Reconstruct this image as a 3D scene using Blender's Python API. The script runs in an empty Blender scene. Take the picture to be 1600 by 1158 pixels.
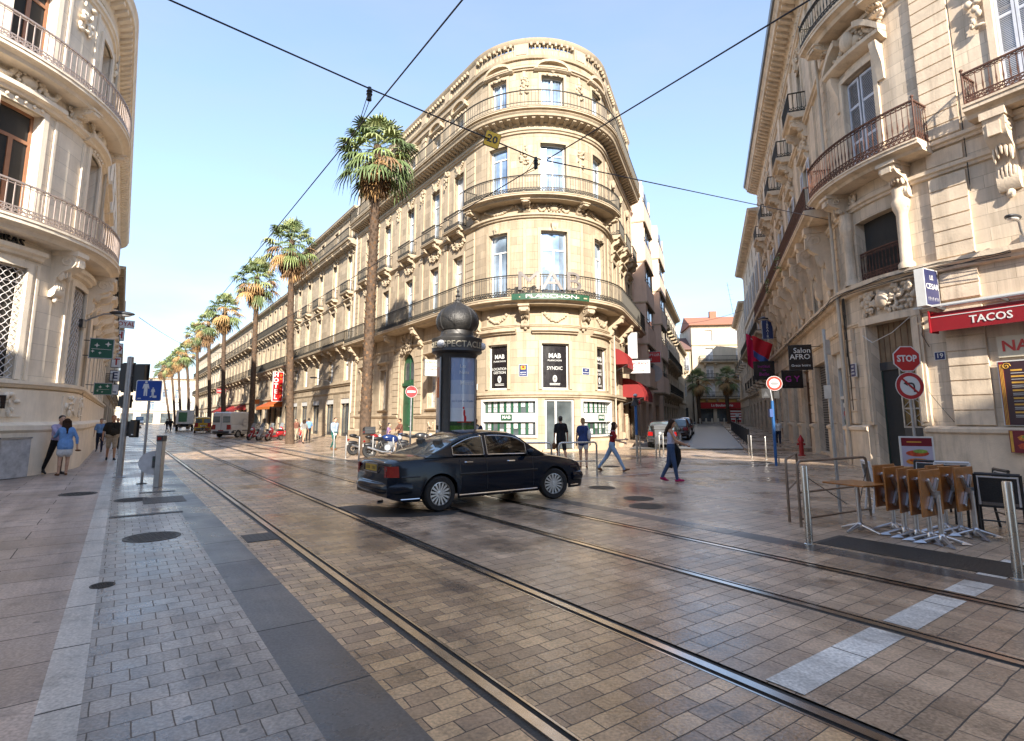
import bpy, bmesh, math, random
from mathutils import Vector, Matrix
rnd = random.Random(11)
scene = bpy.context.scene
COL = scene.collection
rad = math.radians
# ------------------------------------------------------------------ camera, world, sun, exposure
CAMH = 1.7
PITCH = math.atan(120 / 850)
cam_d = bpy.data.cameras.new('camera'); cam = bpy.data.objects.new('camera', cam_d); COL.objects.link(cam)
cam.location = (0, 0, CAMH); cam.rotation_euler = (math.pi / 2 + PITCH, 0, 0)
cam_d.sensor_width = 36; cam_d.lens = 36 * 850 / 1600; cam_d.shift_y = -45 / 1600
cam_d.clip_start = 0.05; cam_d.clip_end = 4000
scene.camera = cam
SUN_AZ = (0.17, -0.985); SUN_EL = 27.0          # horizontal direction towards the sun, elevation in degrees
world = bpy.data.worlds.new('World'); scene.world = world; world.use_nodes = True
wn = world.node_tree; wn.nodes.clear()
w_out = wn.nodes.new('ShaderNodeOutputWorld'); w_bg = wn.nodes.new('ShaderNodeBackground'); w_sky = wn.nodes.new('ShaderNodeTexSky')
w_sky.sky_type = 'NISHITA'; w_sky.sun_disc = False
w_sky.sun_elevation = rad(SUN_EL); w_sky.sun_rotation = math.atan2(SUN_AZ[0], SUN_AZ[1])
w_sky.air_density = 1.0; w_sky.dust_density = 0.35; w_sky.ozone_density = 2.6
# thin high cloud: a veil over the physical sky, thicker towards the horizon
w_tc = wn.nodes.new('ShaderNodeTexCoord'); w_map = wn.nodes.new('ShaderNodeMapping'); w_map.inputs['Scale'].default_value = (1.6, 1.6, 6.0)
w_noi = wn.nodes.new('ShaderNodeTexNoise'); w_noi.inputs['Scale'].default_value = 2.2; w_noi.inputs['Detail'].default_value = 7; w_noi.inputs['Roughness'].default_value = 0.55
w_ramp = wn.nodes.new('ShaderNodeValToRGB'); w_ramp.color_ramp.elements[0].position = 0.36; w_ramp.color_ramp.elements[1].position = 0.74; w_ramp.color_ramp.elements[0].color = (.62, .62, .62, 1)
w_sep = wn.nodes.new('ShaderNodeSeparateXYZ')
w_mr = wn.nodes.new('ShaderNodeMapRange'); w_mr.inputs['From Min'].default_value = 0.02; w_mr.inputs['From Max'].default_value = 0.42; w_mr.inputs['To Min'].default_value = 0.95; w_mr.inputs['To Max'].default_value = 0.5
w_mul = wn.nodes.new('ShaderNodeMath'); w_mul.operation = 'MULTIPLY'
w_mix = wn.nodes.new('ShaderNodeMix'); w_mix.data_type = 'RGBA'; w_mix.inputs[7].default_value = (1.62, 1.84, 2.22, 1)
for a, b in ((w_tc.outputs['Generated'], w_map.inputs['Vector']), (w_map.outputs[0], w_noi.inputs['Vector']), (w_noi.outputs['Fac'], w_ramp.inputs[0]),
    (w_tc.outputs['Generated'], w_sep.inputs[0]), (w_sep.outputs['Z'], w_mr.inputs['Value']), (w_ramp.outputs[0], w_mul.inputs[0]), (w_mr.outputs[0], w_mul.inputs[1]),
    (w_mul.outputs[0], w_mix.inputs[0]), (w_sky.outputs[0], w_mix.inputs[6]), (w_mix.outputs[2], w_bg.inputs['Color']), (w_bg.outputs[0], w_out.inputs[0])):
 wn.links.new(a, b)
w_bg.inputs['Strength'].default_value = 0.145
sun_d = bpy.data.lights.new('sun', 'SUN'); sun = bpy.data.objects.new('sun', sun_d); COL.objects.link(sun)
sun_d.energy = 4.2; sun_d.angle = rad(0.53); sun_d.color = (1.0, 0.92, 0.80)
sd = Vector((SUN_AZ[0] * math.cos(rad(SUN_EL)), SUN_AZ[1] * math.cos(rad(SUN_EL)), math.sin(rad(SUN_EL))))
sun.rotation_euler = sd.to_track_quat('Z', 'Y').to_euler(); sun.location = sd * 80
vs = scene.view_settings; vs.view_transform = 'Standard'; vs.look = 'None'; vs.gamma = 1; vs.use_curve_mapping = False; vs.exposure = 1.55
scene.display_settings.display_device = 'sRGB'
scene.cycles.use_denoising = True
scene.cycles.max_bounces = 8; scene.cycles.diffuse_bounces = 4; scene.cycles.glossy_bounces = 4; scene.cycles.transmission_bounces = 4
scene.cycles.sample_clamp_indirect = 6; scene.cycles.caustics_reflective = False; scene.cycles.caustics_refractive = False
# ------------------------------------------------------------------ photograph pixel -> place on the ground (used for measured positions)
def ray(px, py):
 u = (px - 800) / 850; v = -(py - 534) / 850
 return Vector((u, math.cos(PITCH) - v * math.sin(PITCH), math.sin(PITCH) + v * math.cos(PITCH)))
def ground(px, py, z=0.0):
 r = ray(px, py); t = (z - CAMH) / r.z
 return Vector((r.x * t, r.y * t, z))
def depth(px, py, y):
 r = ray(px, py); t = y / r.y
 return Vector((r.x * t, y, CAMH + r.z * t))
D = Vector((-0.58, 0.815, 0)); N = Vector((0.815, 0.58, 0))          # along the tram street (away), across it (to the right)
def st(q, t, z=0.0):
 """street coordinates: q metres across, t metres along"""
 return N * q + D * t + Vector((0, 0, z))
# ------------------------------------------------------------------ materials
MATS = {}
def nt(m): return m.node_tree
def mat(name, color, rough=0.6, metal=0.0, var=0.12, vscale=3.0, bump=0.0, bscale=40.0, spec=0.5, coat=0.0, stain=0.0, dirt=0.0, emit=0.0):
 """Principled with noise-driven colour variation, optional bump and vertical stains."""
 if name in MATS: return MATS[name]
 m = bpy.data.materials.new(name); m.use_nodes = True; t = m.node_tree; p = t.nodes['Principled BSDF']
 p.inputs['Roughness'].default_value = rough; p.inputs['Metallic'].default_value = metal
 p.inputs['Specular IOR Level'].default_value = spec; p.inputs['Coat Weight'].default_value = coat; p.inputs['Coat Roughness'].default_value = 0.03
 c = (*color, 1)
 tc = t.nodes.new('ShaderNodeTexCoord')
 src = tc.outputs['Object']
 if var > 0:
  n = t.nodes.new('ShaderNodeTexNoise'); n.inputs['Scale'].default_value = vscale; n.inputs['Detail'].default_value = 6; n.inputs['Roughness'].default_value = 0.62
  t.links.new(src, n.inputs['Vector'])
  r = t.nodes.new('ShaderNodeMapRange'); r.inputs['From Min'].default_value = 0.3; r.inputs['From Max'].default_value = 0.7
  r.inputs['To Min'].default_value = 1 - var; r.inputs['To Max'].default_value = 1 + var
  t.links.new(n.outputs['Fac'], r.inputs['Value'])
  mx = t.nodes.new('ShaderNodeVectorMath'); mx.operation = 'SCALE'; mx.inputs[0].default_value = color
  t.links.new(r.outputs[0], mx.inputs['Scale']); out = mx.outputs[0]
  if stain > 0:
   mp = t.nodes.new('ShaderNodeMapping'); mp.inputs['Scale'].default_value = (1.3, 1.3, 0.14)
   n2 = t.nodes.new('ShaderNodeTexNoise'); n2.inputs['Scale'].default_value = 2.0; n2.inputs['Detail'].default_value = 8; n2.inputs['Roughness'].default_value = 0.7
   t.links.new(src, mp.inputs[0]); t.links.new(mp.outputs[0], n2.inputs['Vector'])
   r2 = t.nodes.new('ShaderNodeMapRange'); r2.inputs['From Min'].default_value = 0.5; r2.inputs['From Max'].default_value = 0.78; r2.inputs['To Max'].default_value = stain
   t.links.new(n2.outputs['Fac'], r2.inputs['Value'])
   mm = t.nodes.new('ShaderNodeMix'); mm.data_type = 'RGBA'; mm.inputs[7].default_value = (0.16, 0.12, 0.085, 1)
   t.links.new(r2.outputs[0], mm.inputs[0]); t.links.new(out, mm.inputs[6]); out = mm.outputs[2]
  t.links.new(out, p.inputs['Base Color'])
  rr = t.nodes.new('ShaderNodeMapRange'); rr.inputs['To Min'].default_value = max(0.02, rough - 0.12 * min(1, rough * 3)); rr.inputs['To Max'].default_value = min(1, rough + 0.12 * min(1, rough * 3))
  t.links.new(n.outputs['Fac'], rr.inputs['Value']); t.links.new(rr.outputs[0], p.inputs['Roughness'])
 else:
  p.inputs['Base Color'].default_value = c
 if bump > 0:
  nb = t.nodes.new('ShaderNodeTexNoise'); nb.inputs['Scale'].default_value = bscale; nb.inputs['Detail'].default_value = 5
  t.links.new(src, nb.inputs['Vector'])
  b = t.nodes.new('ShaderNodeBump'); b.inputs['Strength'].default_value = bump; b.inputs['Distance'].default_value = 0.02
  t.links.new(nb.outputs['Fac'], b.inputs['Height']); t.links.new(b.outputs[0], p.inputs['Normal'])
 if emit > 0:
  p.inputs['Emission Color'].default_value = c; p.inputs['Emission Strength'].default_value = emit
 MATS[name] = m
 return m
def stone_mat(name, color, bw=0.95, bh=0.42, joint=0.55, var=0.14, stain=0.35, rough=0.85):
 """ashlar: blocks in facade coordinates (UV in metres), each block its own tone, recessed joints, weather streaks"""
 if name in MATS: return MATS[name]
 m = bpy.data.materials.new(name); m.use_nodes = True; t = m.node_tree; p = t.nodes['Principled BSDF']
 p.inputs['Roughness'].default_value = rough; p.inputs['Specular IOR Level'].default_value = 0.3
 uv = t.nodes.new('ShaderNodeUVMap'); uv.uv_map = 'UVMap'; tc = t.nodes.new('ShaderNodeTexCoord')
 br = t.nodes.new('ShaderNodeTexBrick'); br.inputs['Scale'].default_value = 1; br.inputs['Brick Width'].default_value = bw; br.inputs['Row Height'].default_value = bh
 br.inputs['Mortar Size'].default_value = 0.007; br.inputs['Mortar Smooth'].default_value = 0.3
 br.inputs['Color1'].default_value = tuple(x * (1 - var * 1.5) for x in color) + (1,); br.inputs['Color2'].default_value = tuple(min(1, x * (1 + var)) for x in color) + (1,)
 br.inputs['Mortar'].default_value = tuple(x * joint for x in color) + (1,)
 t.links.new(uv.outputs[0], br.inputs['Vector'])
 n = t.nodes.new('ShaderNodeTexNoise'); n.inputs['Scale'].default_value = 0.9; n.inputs['Detail'].default_value = 8; n.inputs['Roughness'].default_value = 0.65
 t.links.new(tc.outputs['Object'], n.inputs['Vector'])
 r = t.nodes.new('ShaderNodeMapRange'); r.inputs['From Min'].default_value = 0.3; r.inputs['From Max'].default_value = 0.7; r.inputs['To Min'].default_value = 0.86; r.inputs['To Max'].default_value = 1.12
 t.links.new(n.outputs['Fac'], r.inputs['Value'])
 mx = t.nodes.new('ShaderNodeVectorMath'); mx.operation = 'SCALE'; t.links.new(br.outputs['Color'], mx.inputs[0]); t.links.new(r.outputs[0], mx.inputs['Scale'])
 mp = t.nodes.new('ShaderNodeMapping'); mp.inputs['Scale'].default_value = (2.0, 2.0, 0.12)
 n2 = t.nodes.new('ShaderNodeTexNoise'); n2.inputs['Scale'].default_value = 1.6; n2.inputs['Detail'].default_value = 9; n2.inputs['Roughness'].default_value = 0.72
 t.links.new(tc.outputs['Object'], mp.inputs[0]); t.links.new(mp.outputs[0], n2.inputs['Vector'])
 r2 = t.nodes.new('ShaderNodeMapRange'); r2.inputs['From Min'].default_value = 0.45; r2.inputs['From Max'].default_value = 0.78; r2.inputs['To Max'].default_value = stain * 1.25
 t.links.new(n2.outputs['Fac'], r2.inputs['Value'])
 mm = t.nodes.new('ShaderNodeMix'); mm.data_type = 'RGBA'; mm.inputs[7].default_value = (0.20, 0.145, 0.09, 1)
 t.links.new(r2.outputs[0], mm.inputs[0]); t.links.new(mx.outputs[0], mm.inputs[6]); t.links.new(mm.outputs[2], p.inputs['Base Color'])
 n3 = t.nodes.new('ShaderNodeTexNoise'); n3.inputs['Scale'].default_value = 30; n3.inputs['Detail'].default_value = 4; t.links.new(tc.outputs['Object'], n3.inputs['Vector'])
 ad = t.nodes.new('ShaderNodeMath'); ad.operation = 'MULTIPLY_ADD'; ad.inputs[1].default_value = -1.0
 sc = t.nodes.new('ShaderNodeMath'); sc.operation = 'MULTIPLY'; sc.inputs[1].default_value = 0.25
 t.links.new(n3.outputs['Fac'], sc.inputs[0]); t.links.new(br.outputs['Fac'], ad.inputs[0]); t.links.new(sc.outputs[0], ad.inputs[2])
 b = t.nodes.new('ShaderNodeBump'); b.inputs['Strength'].default_value = 0.55; b.inputs['Distance'].default_value = 0.03
 t.links.new(ad.outputs[0], b.inputs['Height']); t.links.new(b.outputs[0], p.inputs['Normal'])
 MATS[name] = m
 return m
def paver_mat(name, c1, c2, bw, bh, rough=0.3, mortar=(0.03, 0.027, 0.024), big=0.25, msize=0.012, bump=0.35, warm=None):
 """worn polished stone setts: UV in metres, per-stone tone, dark joints, stains, wandering gloss"""
 if name in MATS: return MATS[name]
 m = bpy.data.materials.new(name); m.use_nodes = True; t = m.node_tree; p = t.nodes['Principled BSDF']
 p.inputs['Specular IOR Level'].default_value = 0.4
 uv = t.nodes.new('ShaderNodeUVMap'); uv.uv_map = 'UVMap'; tc = t.nodes.new('ShaderNodeTexCoord')
 nw = t.nodes.new('ShaderNodeTexNoise'); nw.inputs['Scale'].default_value = 2.5; nw.inputs['Detail'].default_value = 2; t.links.new(uv.outputs[0], nw.inputs['Vector'])
 wsc = t.nodes.new('ShaderNodeVectorMath'); wsc.operation = 'MULTIPLY_ADD'; wsc.inputs[1].default_value = (0.03, 0.03, 0); t.links.new(nw.outputs['Color'], wsc.inputs[0]); t.links.new(uv.outputs[0], wsc.inputs[2])
 br = t.nodes.new('ShaderNodeTexBrick'); br.inputs['Scale'].default_value = 1; br.inputs['Brick Width'].default_value = bw; br.inputs['Row Height'].default_value = bh
 br.inputs['Mortar Size'].default_value = msize; br.inputs['Mortar Smooth'].default_value = 0.2
 br.inputs['Color1'].default_value = (*c1, 1); br.inputs['Color2'].default_value = (*c2, 1); br.inputs['Mortar'].default_value = (*mortar, 1); br.offset = 0.5
 t.links.new(wsc.outputs[0], br.inputs['Vector'])
 # speckle and blotches
 n = t.nodes.new('ShaderNodeTexNoise'); n.inputs['Scale'].default_value = 0.55; n.inputs['Detail'].default_value = 7; n.inputs['Roughness'].default_value = 0.6
 t.links.new(tc.outputs['Object'], n.inputs['Vector'])
 r = t.nodes.new('ShaderNodeMapRange'); r.inputs['From Min'].default_value = 0.3; r.inputs['From Max'].default_value = 0.7; r.inputs['To Min'].default_value = 1 - big; r.inputs['To Max'].default_value = 1 + big
 t.links.new(n.outputs['Fac'], r.inputs['Value'])
 n2 = t.nodes.new('ShaderNodeTexNoise'); n2.inputs['Scale'].default_value = 45; n2.inputs['Detail'].default_value = 4; t.links.new(tc.outputs['Object'], n2.inputs['Vector'])
 r3 = t.nodes.new('ShaderNodeMapRange'); r3.inputs['From Min'].default_value = 0.32; r3.inputs['From Max'].default_value = 0.68; r3.inputs['To Min'].default_value = 0.72; r3.inputs['To Max'].default_value = 1.22
 t.links.new(n2.outputs['Fac'], r3.inputs['Value'])
 mu = t.nodes.new('ShaderNodeMath'); mu.operation = 'MULTIPLY'; t.links.new(r.outputs[0], mu.inputs[0]); t.links.new(r3.outputs[0], mu.inputs[1])
 mx = t.nodes.new('ShaderNodeVectorMath'); mx.operation = 'SCALE'; t.links.new(br.outputs['Color'], mx.inputs[0]); t.links.new(mu.outputs[0], mx.inputs['Scale'])
 last = mx.outputs[0]
 mpw = t.nodes.new('ShaderNodeMapping'); mpw.inputs['Scale'].default_value = (2.6, .16, 1); nww = t.nodes.new('ShaderNodeTexNoise'); nww.inputs['Scale'].default_value = 1.0; nww.inputs['Detail'].default_value = 6; nww.inputs['Roughness'].default_value = .6
 t.links.new(uv.outputs[0], mpw.inputs[0]); t.links.new(mpw.outputs[0], nww.inputs['Vector']); rw = t.nodes.new('ShaderNodeMapRange'); rw.inputs['From Min'].default_value = .34; rw.inputs['From Max'].default_value = .66; rw.inputs['To Min'].default_value = .70; rw.inputs['To Max'].default_value = 1.22; t.links.new(nww.outputs['Fac'], rw.inputs['Value'])
 mxw = t.nodes.new('ShaderNodeVectorMath'); mxw.operation = 'SCALE'; t.links.new(last, mxw.inputs[0]); t.links.new(rw.outputs[0], mxw.inputs['Scale']); last = mxw.outputs[0]
 # dark oil and gum patches
 n4 = t.nodes.new('ShaderNodeTexNoise'); n4.inputs['Scale'].default_value = 2.1; n4.inputs['Detail'].default_value = 9; n4.inputs['Roughness'].default_value = 0.75; t.links.new(tc.outputs['Object'], n4.inputs['Vector'])
 r4 = t.nodes.new('ShaderNodeMapRange'); r4.inputs['From Min'].default_value = 0.52; r4.inputs['From Max'].default_value = 0.72; r4.inputs['To Max'].default_value = 0.72; t.links.new(n4.outputs['Fac'], r4.inputs['Value'])
 mm = t.nodes.new('ShaderNodeMix'); mm.data_type = 'RGBA'; mm.inputs[7].default_value = (0.055, 0.048, 0.042, 1); t.links.new(r4.outputs[0], mm.inputs[0]); t.links.new(last, mm.inputs[6]); last = mm.outputs[2]
 # trodden gum: small dark spots, scattered
 vo = t.nodes.new('ShaderNodeTexVoronoi'); vo.inputs['Scale'].default_value = 2.3; t.links.new(tc.outputs['Object'], vo.inputs['Vector']); sp_ = t.nodes.new('ShaderNodeSeparateColor'); t.links.new(vo.outputs['Color'], sp_.inputs[0])
 lt = t.nodes.new('ShaderNodeMath'); lt.operation = 'MULTIPLY'; lt.inputs[1].default_value = .085; t.links.new(sp_.outputs[0], lt.inputs[0]); cm = t.nodes.new('ShaderNodeMath'); cm.operation = 'LESS_THAN'; t.links.new(vo.outputs['Distance'], cm.inputs[0]); t.links.new(lt.outputs[0], cm.inputs[1])
 cs = t.nodes.new('ShaderNodeMath'); cs.operation = 'MULTIPLY'; cs.inputs[1].default_value = .6; t.links.new(cm.outputs[0], cs.inputs[0]); mg = t.nodes.new('ShaderNodeMix'); mg.data_type = 'RGBA'; mg.inputs[7].default_value = (.05, .045, .04, 1); t.links.new(cs.outputs[0], mg.inputs[0]); t.links.new(last, mg.inputs[6]); last = mg.outputs[2]
 t.links.new(last, p.inputs['Base Color'])
 # gloss: polished stone, rougher joints, wandering wear
 rg = t.nodes.new('ShaderNodeMapRange'); rg.inputs['From Min'].default_value = 0.35; rg.inputs['From Max'].default_value = 0.65; rg.inputs['To Min'].default_value = rough - 0.13; rg.inputs['To Max'].default_value = rough + 0.20
 t.links.new(n.outputs['Fac'], rg.inputs['Value'])
 ra = t.nodes.new('ShaderNodeMath'); ra.operation = 'MULTIPLY_ADD'; ra.inputs[1].default_value = 0.45; t.links.new(br.outputs['Fac'], ra.inputs[0]); t.links.new(rg.outputs[0], ra.inputs[2])
 t.links.new(ra.outputs[0], p.inputs['Roughness'])
 # bump: joints sunk, each stone slightly uneven
 h = t.nodes.new('ShaderNodeMath'); h.operation = 'MULTIPLY_ADD'; h.inputs[1].default_value = -1.0
 hs = t.nodes.new('ShaderNodeMath'); hs.operation = 'MULTIPLY'; hs.inputs[1].default_value = 0.22; t.links.new(n2.outputs['Fac'], hs.inputs[0])
 nl = t.nodes.new('ShaderNodeTexNoise'); nl.inputs['Scale'].default_value = 3.0; nl.inputs['Detail'].default_value = 3; t.links.new(tc.outputs['Object'], nl.inputs['Vector'])
 hl = t.nodes.new('ShaderNodeMath'); hl.operation = 'MULTIPLY_ADD'; hl.inputs[1].default_value = 0.9; t.links.new(nl.outputs['Fac'], hl.inputs[0]); t.links.new(hs.outputs[0], hl.inputs[2])
 t.links.new(br.outputs['Fac'], h.inputs[0]); t.links.new(hl.outputs[0], h.inputs[2])
 b = t.nodes.new('ShaderNodeBump'); b.inputs['Strength'].default_value = bump; b.inputs['Distance'].default_value = 0.02; t.links.new(h.outputs[0], b.inputs['Height']); t.links.new(b.outputs[0], p.inputs['Normal'])
 MATS[name] = m
 return m
def glass_mat(name, tint, metal=0.55, rough=0.04):
 """window glass over a dim room: strong reflections of sky and street, slightly wavy"""
 if name in MATS: return MATS[name]
 m = bpy.data.materials.new(name); m.use_nodes = True; t = m.node_tree; p = t.nodes['Principled BSDF']
 p.inputs['Metallic'].default_value = metal; p.inputs['Roughness'].default_value = rough; p.inputs['Specular IOR Level'].default_value = 0.9
 tc = t.nodes.new('ShaderNodeTexCoord'); n = t.nodes.new('ShaderNodeTexNoise'); n.inputs['Scale'].default_value = 0.7; n.inputs['Detail'].default_value = 3
 t.links.new(tc.outputs['Object'], n.inputs['Vector'])
 r = t.nodes.new('ShaderNodeMapRange'); r.inputs['From Min'].default_value = 0.35; r.inputs['From Max'].default_value = 0.65; r.inputs['To Min'].default_value = 0.5; r.inputs['To Max'].default_value = 1.25
 t.links.new(n.outputs['Fac'], r.inputs['Value'])
 mx = t.nodes.new('ShaderNodeVectorMath'); mx.operation = 'SCALE'; mx.inputs[0].default_value = tint; t.links.new(r.outputs[0], mx.inputs['Scale']); t.links.new(mx.outputs[0], p.inputs['Base Color'])
 n2 = t.nodes.new('ShaderNodeTexNoise'); n2.inputs['Scale'].default_value = 1.6; t.links.new(tc.outputs['Object'], n2.inputs['Vector'])
 b = t.nodes.new('ShaderNodeBump'); b.inputs['Strength'].default_value = 0.06; b.inputs['Distance'].default_value = 0.1; t.links.new(n2.outputs['Fac'], b.inputs['Height']); t.links.new(b.outputs[0], p.inputs['Normal'])
 MATS[name] = m
 return m
# ------------------------------------------------------------------ mesh builder
class MB:
 def __init__(s, M=None):
  s.v = []; s.f = []; s.m = []; s.uv = []; s.mats = []; s.M = M; s.cuts = []
 def cut(s):
  if not s.cuts or s.cuts[-1] != (len(s.v), len(s.f)): s.cuts.append((len(s.v), len(s.f)))
 def mi(s, m):
  if m not in s.mats: s.mats.append(m)
  return s.mats.index(m)
 def add(s, vs_, fs_, m, uv=None):
  o = len(s.v); k = s.mi(m)
  if s.M is not None: vs_ = [s.M @ Vector(v) for v in vs_]
  s.v.extend([tuple(v) for v in vs_])
  s.uv.extend(uv if uv else [(v[0], v[1]) for v in vs_])
  for f in fs_:
   s.f.append([o + i for i in f]); s.m.append(k)
 def box(s, c, d, m, rz=0.0, R=None):
  x, y, z = d[0] / 2, d[1] / 2, d[2] / 2
  P = [Vector((i * x, j * y, k * z)) for k in (-1, 1) for j in (-1, 1) for i in (-1, 1)]
  T = R if R is not None else Matrix.Rotation(rz, 3, 'Z')
  c = Vector(c)
  s.add([T @ p + c for p in P], [(0, 2, 3, 1), (4, 5, 7, 6), (0, 1, 5, 4), (2, 6, 7, 3), (0, 4, 6, 2), (1, 3, 7, 5)], m)
 def bar(s, a, b, w, h, m):
  """square bar from a to b"""
  a = Vector(a); b = Vector(b); t = b - a; L = t.length
  if L < 1e-6: return
  q = t.to_track_quat('X', 'Z').to_matrix()
  s.box((a + b) / 2, (L, w, h), m, R=q)
 def tube(s, pts, r, m, seg=8, cap=True):
  """tube along points; r a number or a list"""
  pts = [Vector(p) for p in pts]; n = len(pts)
  rs = r if isinstance(r, (list, tuple)) else [r] * n
  vs_ = []; up = Vector((0, 0, 1)); prev = None
  for i, p in enumerate(pts):
   t = (pts[min(i + 1, n - 1)] - pts[max(i - 1, 0)]).normalized()
   if prev is None:
    a = t.orthogonal().normalized() if abs(t.z) > 0.95 else t.cross(up).normalized()
   else:
    a = prev - t * prev.dot(t)
    a = a.normalized() if a.length > 1e-6 else t.orthogonal().normalized()
   prev = a; b = t.cross(a)
   for k in range(seg):
    g = 2 * math.pi * k / seg
    vs_.append(p + (a * math.cos(g) + b * math.sin(g)) * rs[i])
  fs_ = [(i * seg + k, i * seg + (k + 1) % seg, (i + 1) * seg + (k + 1) % seg, (i + 1) * seg + k) for i in range(n - 1) for k in range(seg)]
  if cap: fs_ += [tuple(range(seg))[::-1], tuple((n - 1) * seg + k for k in range(seg))]
  s.add(vs_, fs_, m)
 def lathe(s, c, prof, m, seg=24, axis='Z', a0=0, a1=2 * math.pi):
  """prof list of (r,z)"""
  c = Vector(c); vs_ = []; full = abs(a1 - a0 - 2 * math.pi) < 1e-6; ns = seg if full else seg + 1
  for (r, z) in prof:
   for k in range(ns):
    g = a0 + (a1 - a0) * k / seg
    p = Vector((r * math.cos(g), r * math.sin(g), z))
    if axis == 'Y': p = Vector((p.x, p.z, p.y))
    if axis == 'X': p = Vector((p.z, p.x, p.y))
    vs_.append(c + p)
  fs_ = []
  for i in range(len(prof) - 1):
   for k in range(seg):
    k2 = (k + 1) % ns
    fs_.append((i * ns + k, i * ns + k2, (i + 1) * ns + k2, (i + 1) * ns + k))
  s.add(vs_, fs_, m)
 def ell(s, c, r, m, seg=10, rings=6, R=None):
  c = Vector(c); r = Vector(r) if not isinstance(r, (int, float)) else Vector((r, r, r)); vs_ = []
  for i in range(rings + 1):
   th = math.pi * i / rings
   for k in range(seg):
    g = 2 * math.pi * k / seg
    p = Vector((r.x * math.sin(th) * math.cos(g), r.y * math.sin(th) * math.sin(g), r.z * math.cos(th)))
    if R is not None: p = R @ p
    vs_.append(c + p)
  fs_ = [(i * seg + k, (i + 1) * seg + k, (i + 1) * seg + (k + 1) % seg, i * seg + (k + 1) % seg) for i in range(rings) for k in range(seg)]
  s.add(vs_, fs_, m)
 def prism(s, poly, fn0, fn1, m):
  """polygon of 2D points mapped by fn0 / fn1 (two ends)"""
  n = len(poly); vs_ = [fn0(*p) for p in poly] + [fn1(*p) for p in poly]
  fs_ = [tuple(range(n))[::-1], tuple(range(n, 2 * n))] + [(i, (i + 1) % n, n + (i + 1) % n, n + i) for i in range(n)]
  s.add(vs_, fs_, m)
 def plate(s, poly, o, right, up, th, m):
  """flat shape of outline poly (x,y) in the plane right/up at o, thickness th towards the back"""
  o = Vector(o); right = Vector(right).normalized(); up = Vector(up).normalized(); nn = right.cross(up)
  s.prism(poly, lambda x, y: o + right * x + up * y - nn * th, lambda x, y: o + right * x + up * y, m)
 def quad(s, a, b, c, d, m, uv=None):
  s.add([a, b, c, d], [(0, 1, 2, 3)], m, uv)
 def text(s, txt, size, o, right, up, m, depth=0.01, align='CENTER', bold=0.0, fn=None, sx=1.0):
  vs_, fs_ = text_mesh(txt, align, bold)
  o = Vector(o) if o is not None else None
  if fn is None:
   right = Vector(right).normalized(); up = Vector(up).normalized(); nn = right.cross(up)
   fn = lambda x, y, z: o + right * x + up * y + nn * z
  s.add([fn(v[0] * size * sx, v[1] * size, v[2] * depth) for v in vs_], fs_, m)
 def build(s, name, parent=None, org=None, smooth=0, bevel=0.0, rotz=None):
  if s.cuts:                             # each marked piece becomes an object of its own
   s.cut(); a = (0, 0); first = None; cuts, s.cuts = s.cuts, []
   for c in cuts:
    q = MB(); q.mats = list(s.mats); q.v = s.v[a[0]:c[0]]; q.uv = s.uv[a[0]:c[0]]; q.f = [[i - a[0] for i in f] for f in s.f[a[1]:c[1]]]; q.m = s.m[a[1]:c[1]]; a = c
    used = sorted(set(q.m)); q.mats = [q.mats[k] for k in used]; q.m = [used.index(k) for k in q.m]
    if q.f:
     o = q.build(name, parent, org, smooth, bevel); first = first or o
   return first
  me = bpy.data.meshes.new(name)
  o_ = Vector(org) if org is not None else Vector((0, 0, 0))
  me.from_pydata([(x - o_.x, y - o_.y, z - o_.z) for x, y, z in s.v], [], s.f)
  for m in s.mats: me.materials.append(m)
  me.polygons.foreach_set('material_index', s.m)
  ul = me.uv_layers.new(name='UVMap')
  li = [0] * len(me.loops); me.loops.foreach_get('vertex_index', li)
  fl = [c for i in li for c in s.uv[i]]
  ul.data.foreach_set('uv', fl)
  me.update(); me.validate()
  if smooth:
   me.shade_smooth(); me.set_sharp_from_angle(angle=rad(smooth))
  ob = bpy.data.objects.new(name, me); COL.objects.link(ob)
  if parent is not None: ob.parent = parent
  elif org is not None: ob.location = o_
  if bevel > 0:
   b = ob.modifiers.new('bevel', 'BEVEL'); b.width = bevel; b.segments = 2; b.limit_method = 'ANGLE'; b.angle_limit = rad(50)
  return ob
TXT = {}
def text_mesh(txt, align='CENTER', bold=0.0):
 k = (txt, align, bold)
 if k in TXT: return TXT[k]
 cu = bpy.data.curves.new('lettering', 'FONT'); cu.body = txt; cu.align_x = align; cu.align_y = 'CENTER'; cu.size = 1.0; cu.extrude = 0.5; cu.offset = bold; cu.resolution_u = 2
 ob = bpy.data.objects.new('lettering', cu); COL.objects.link(ob)
 dg = bpy.context.evaluated_depsgraph_get(); dg.update()
 me = bpy.data.meshes.new_from_object(ob.evaluated_get(dg))
 r = ([(v.co.x, v.co.y, v.co.z + 0.5) for v in me.vertices], [tuple(p.vertices) for p in me.polygons])
 bpy.data.objects.remove(ob); bpy.data.curves.remove(cu); bpy.data.meshes.remove(me)
 TXT[k] = r
 return r
def empty(name, loc=(0, 0, 0), rz=0.0):
 o = bpy.data.objects.new(name, None); COL.objects.link(o); o.location = loc; o.rotation_euler = (0, 0, rz); o.empty_display_size = 0.3
 return o
def tag(o, label, cat, group=None):
 o['label'] = label; o['category'] = cat
 if group: o['group'] = group
 return o
def struct(o):
 o['kind'] = 'structure'; return o
def copy_tree(o, parent=None):
 c = o.copy(); COL.objects.link(c)
 if parent is not None: c.parent = parent
 for ch in list(o.children): copy_tree(ch, c)
 return c
def rect(w, h): return [(-w / 2, -h / 2), (w / 2, -h / 2), (w / 2, h / 2), (-w / 2, h / 2)]
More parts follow.
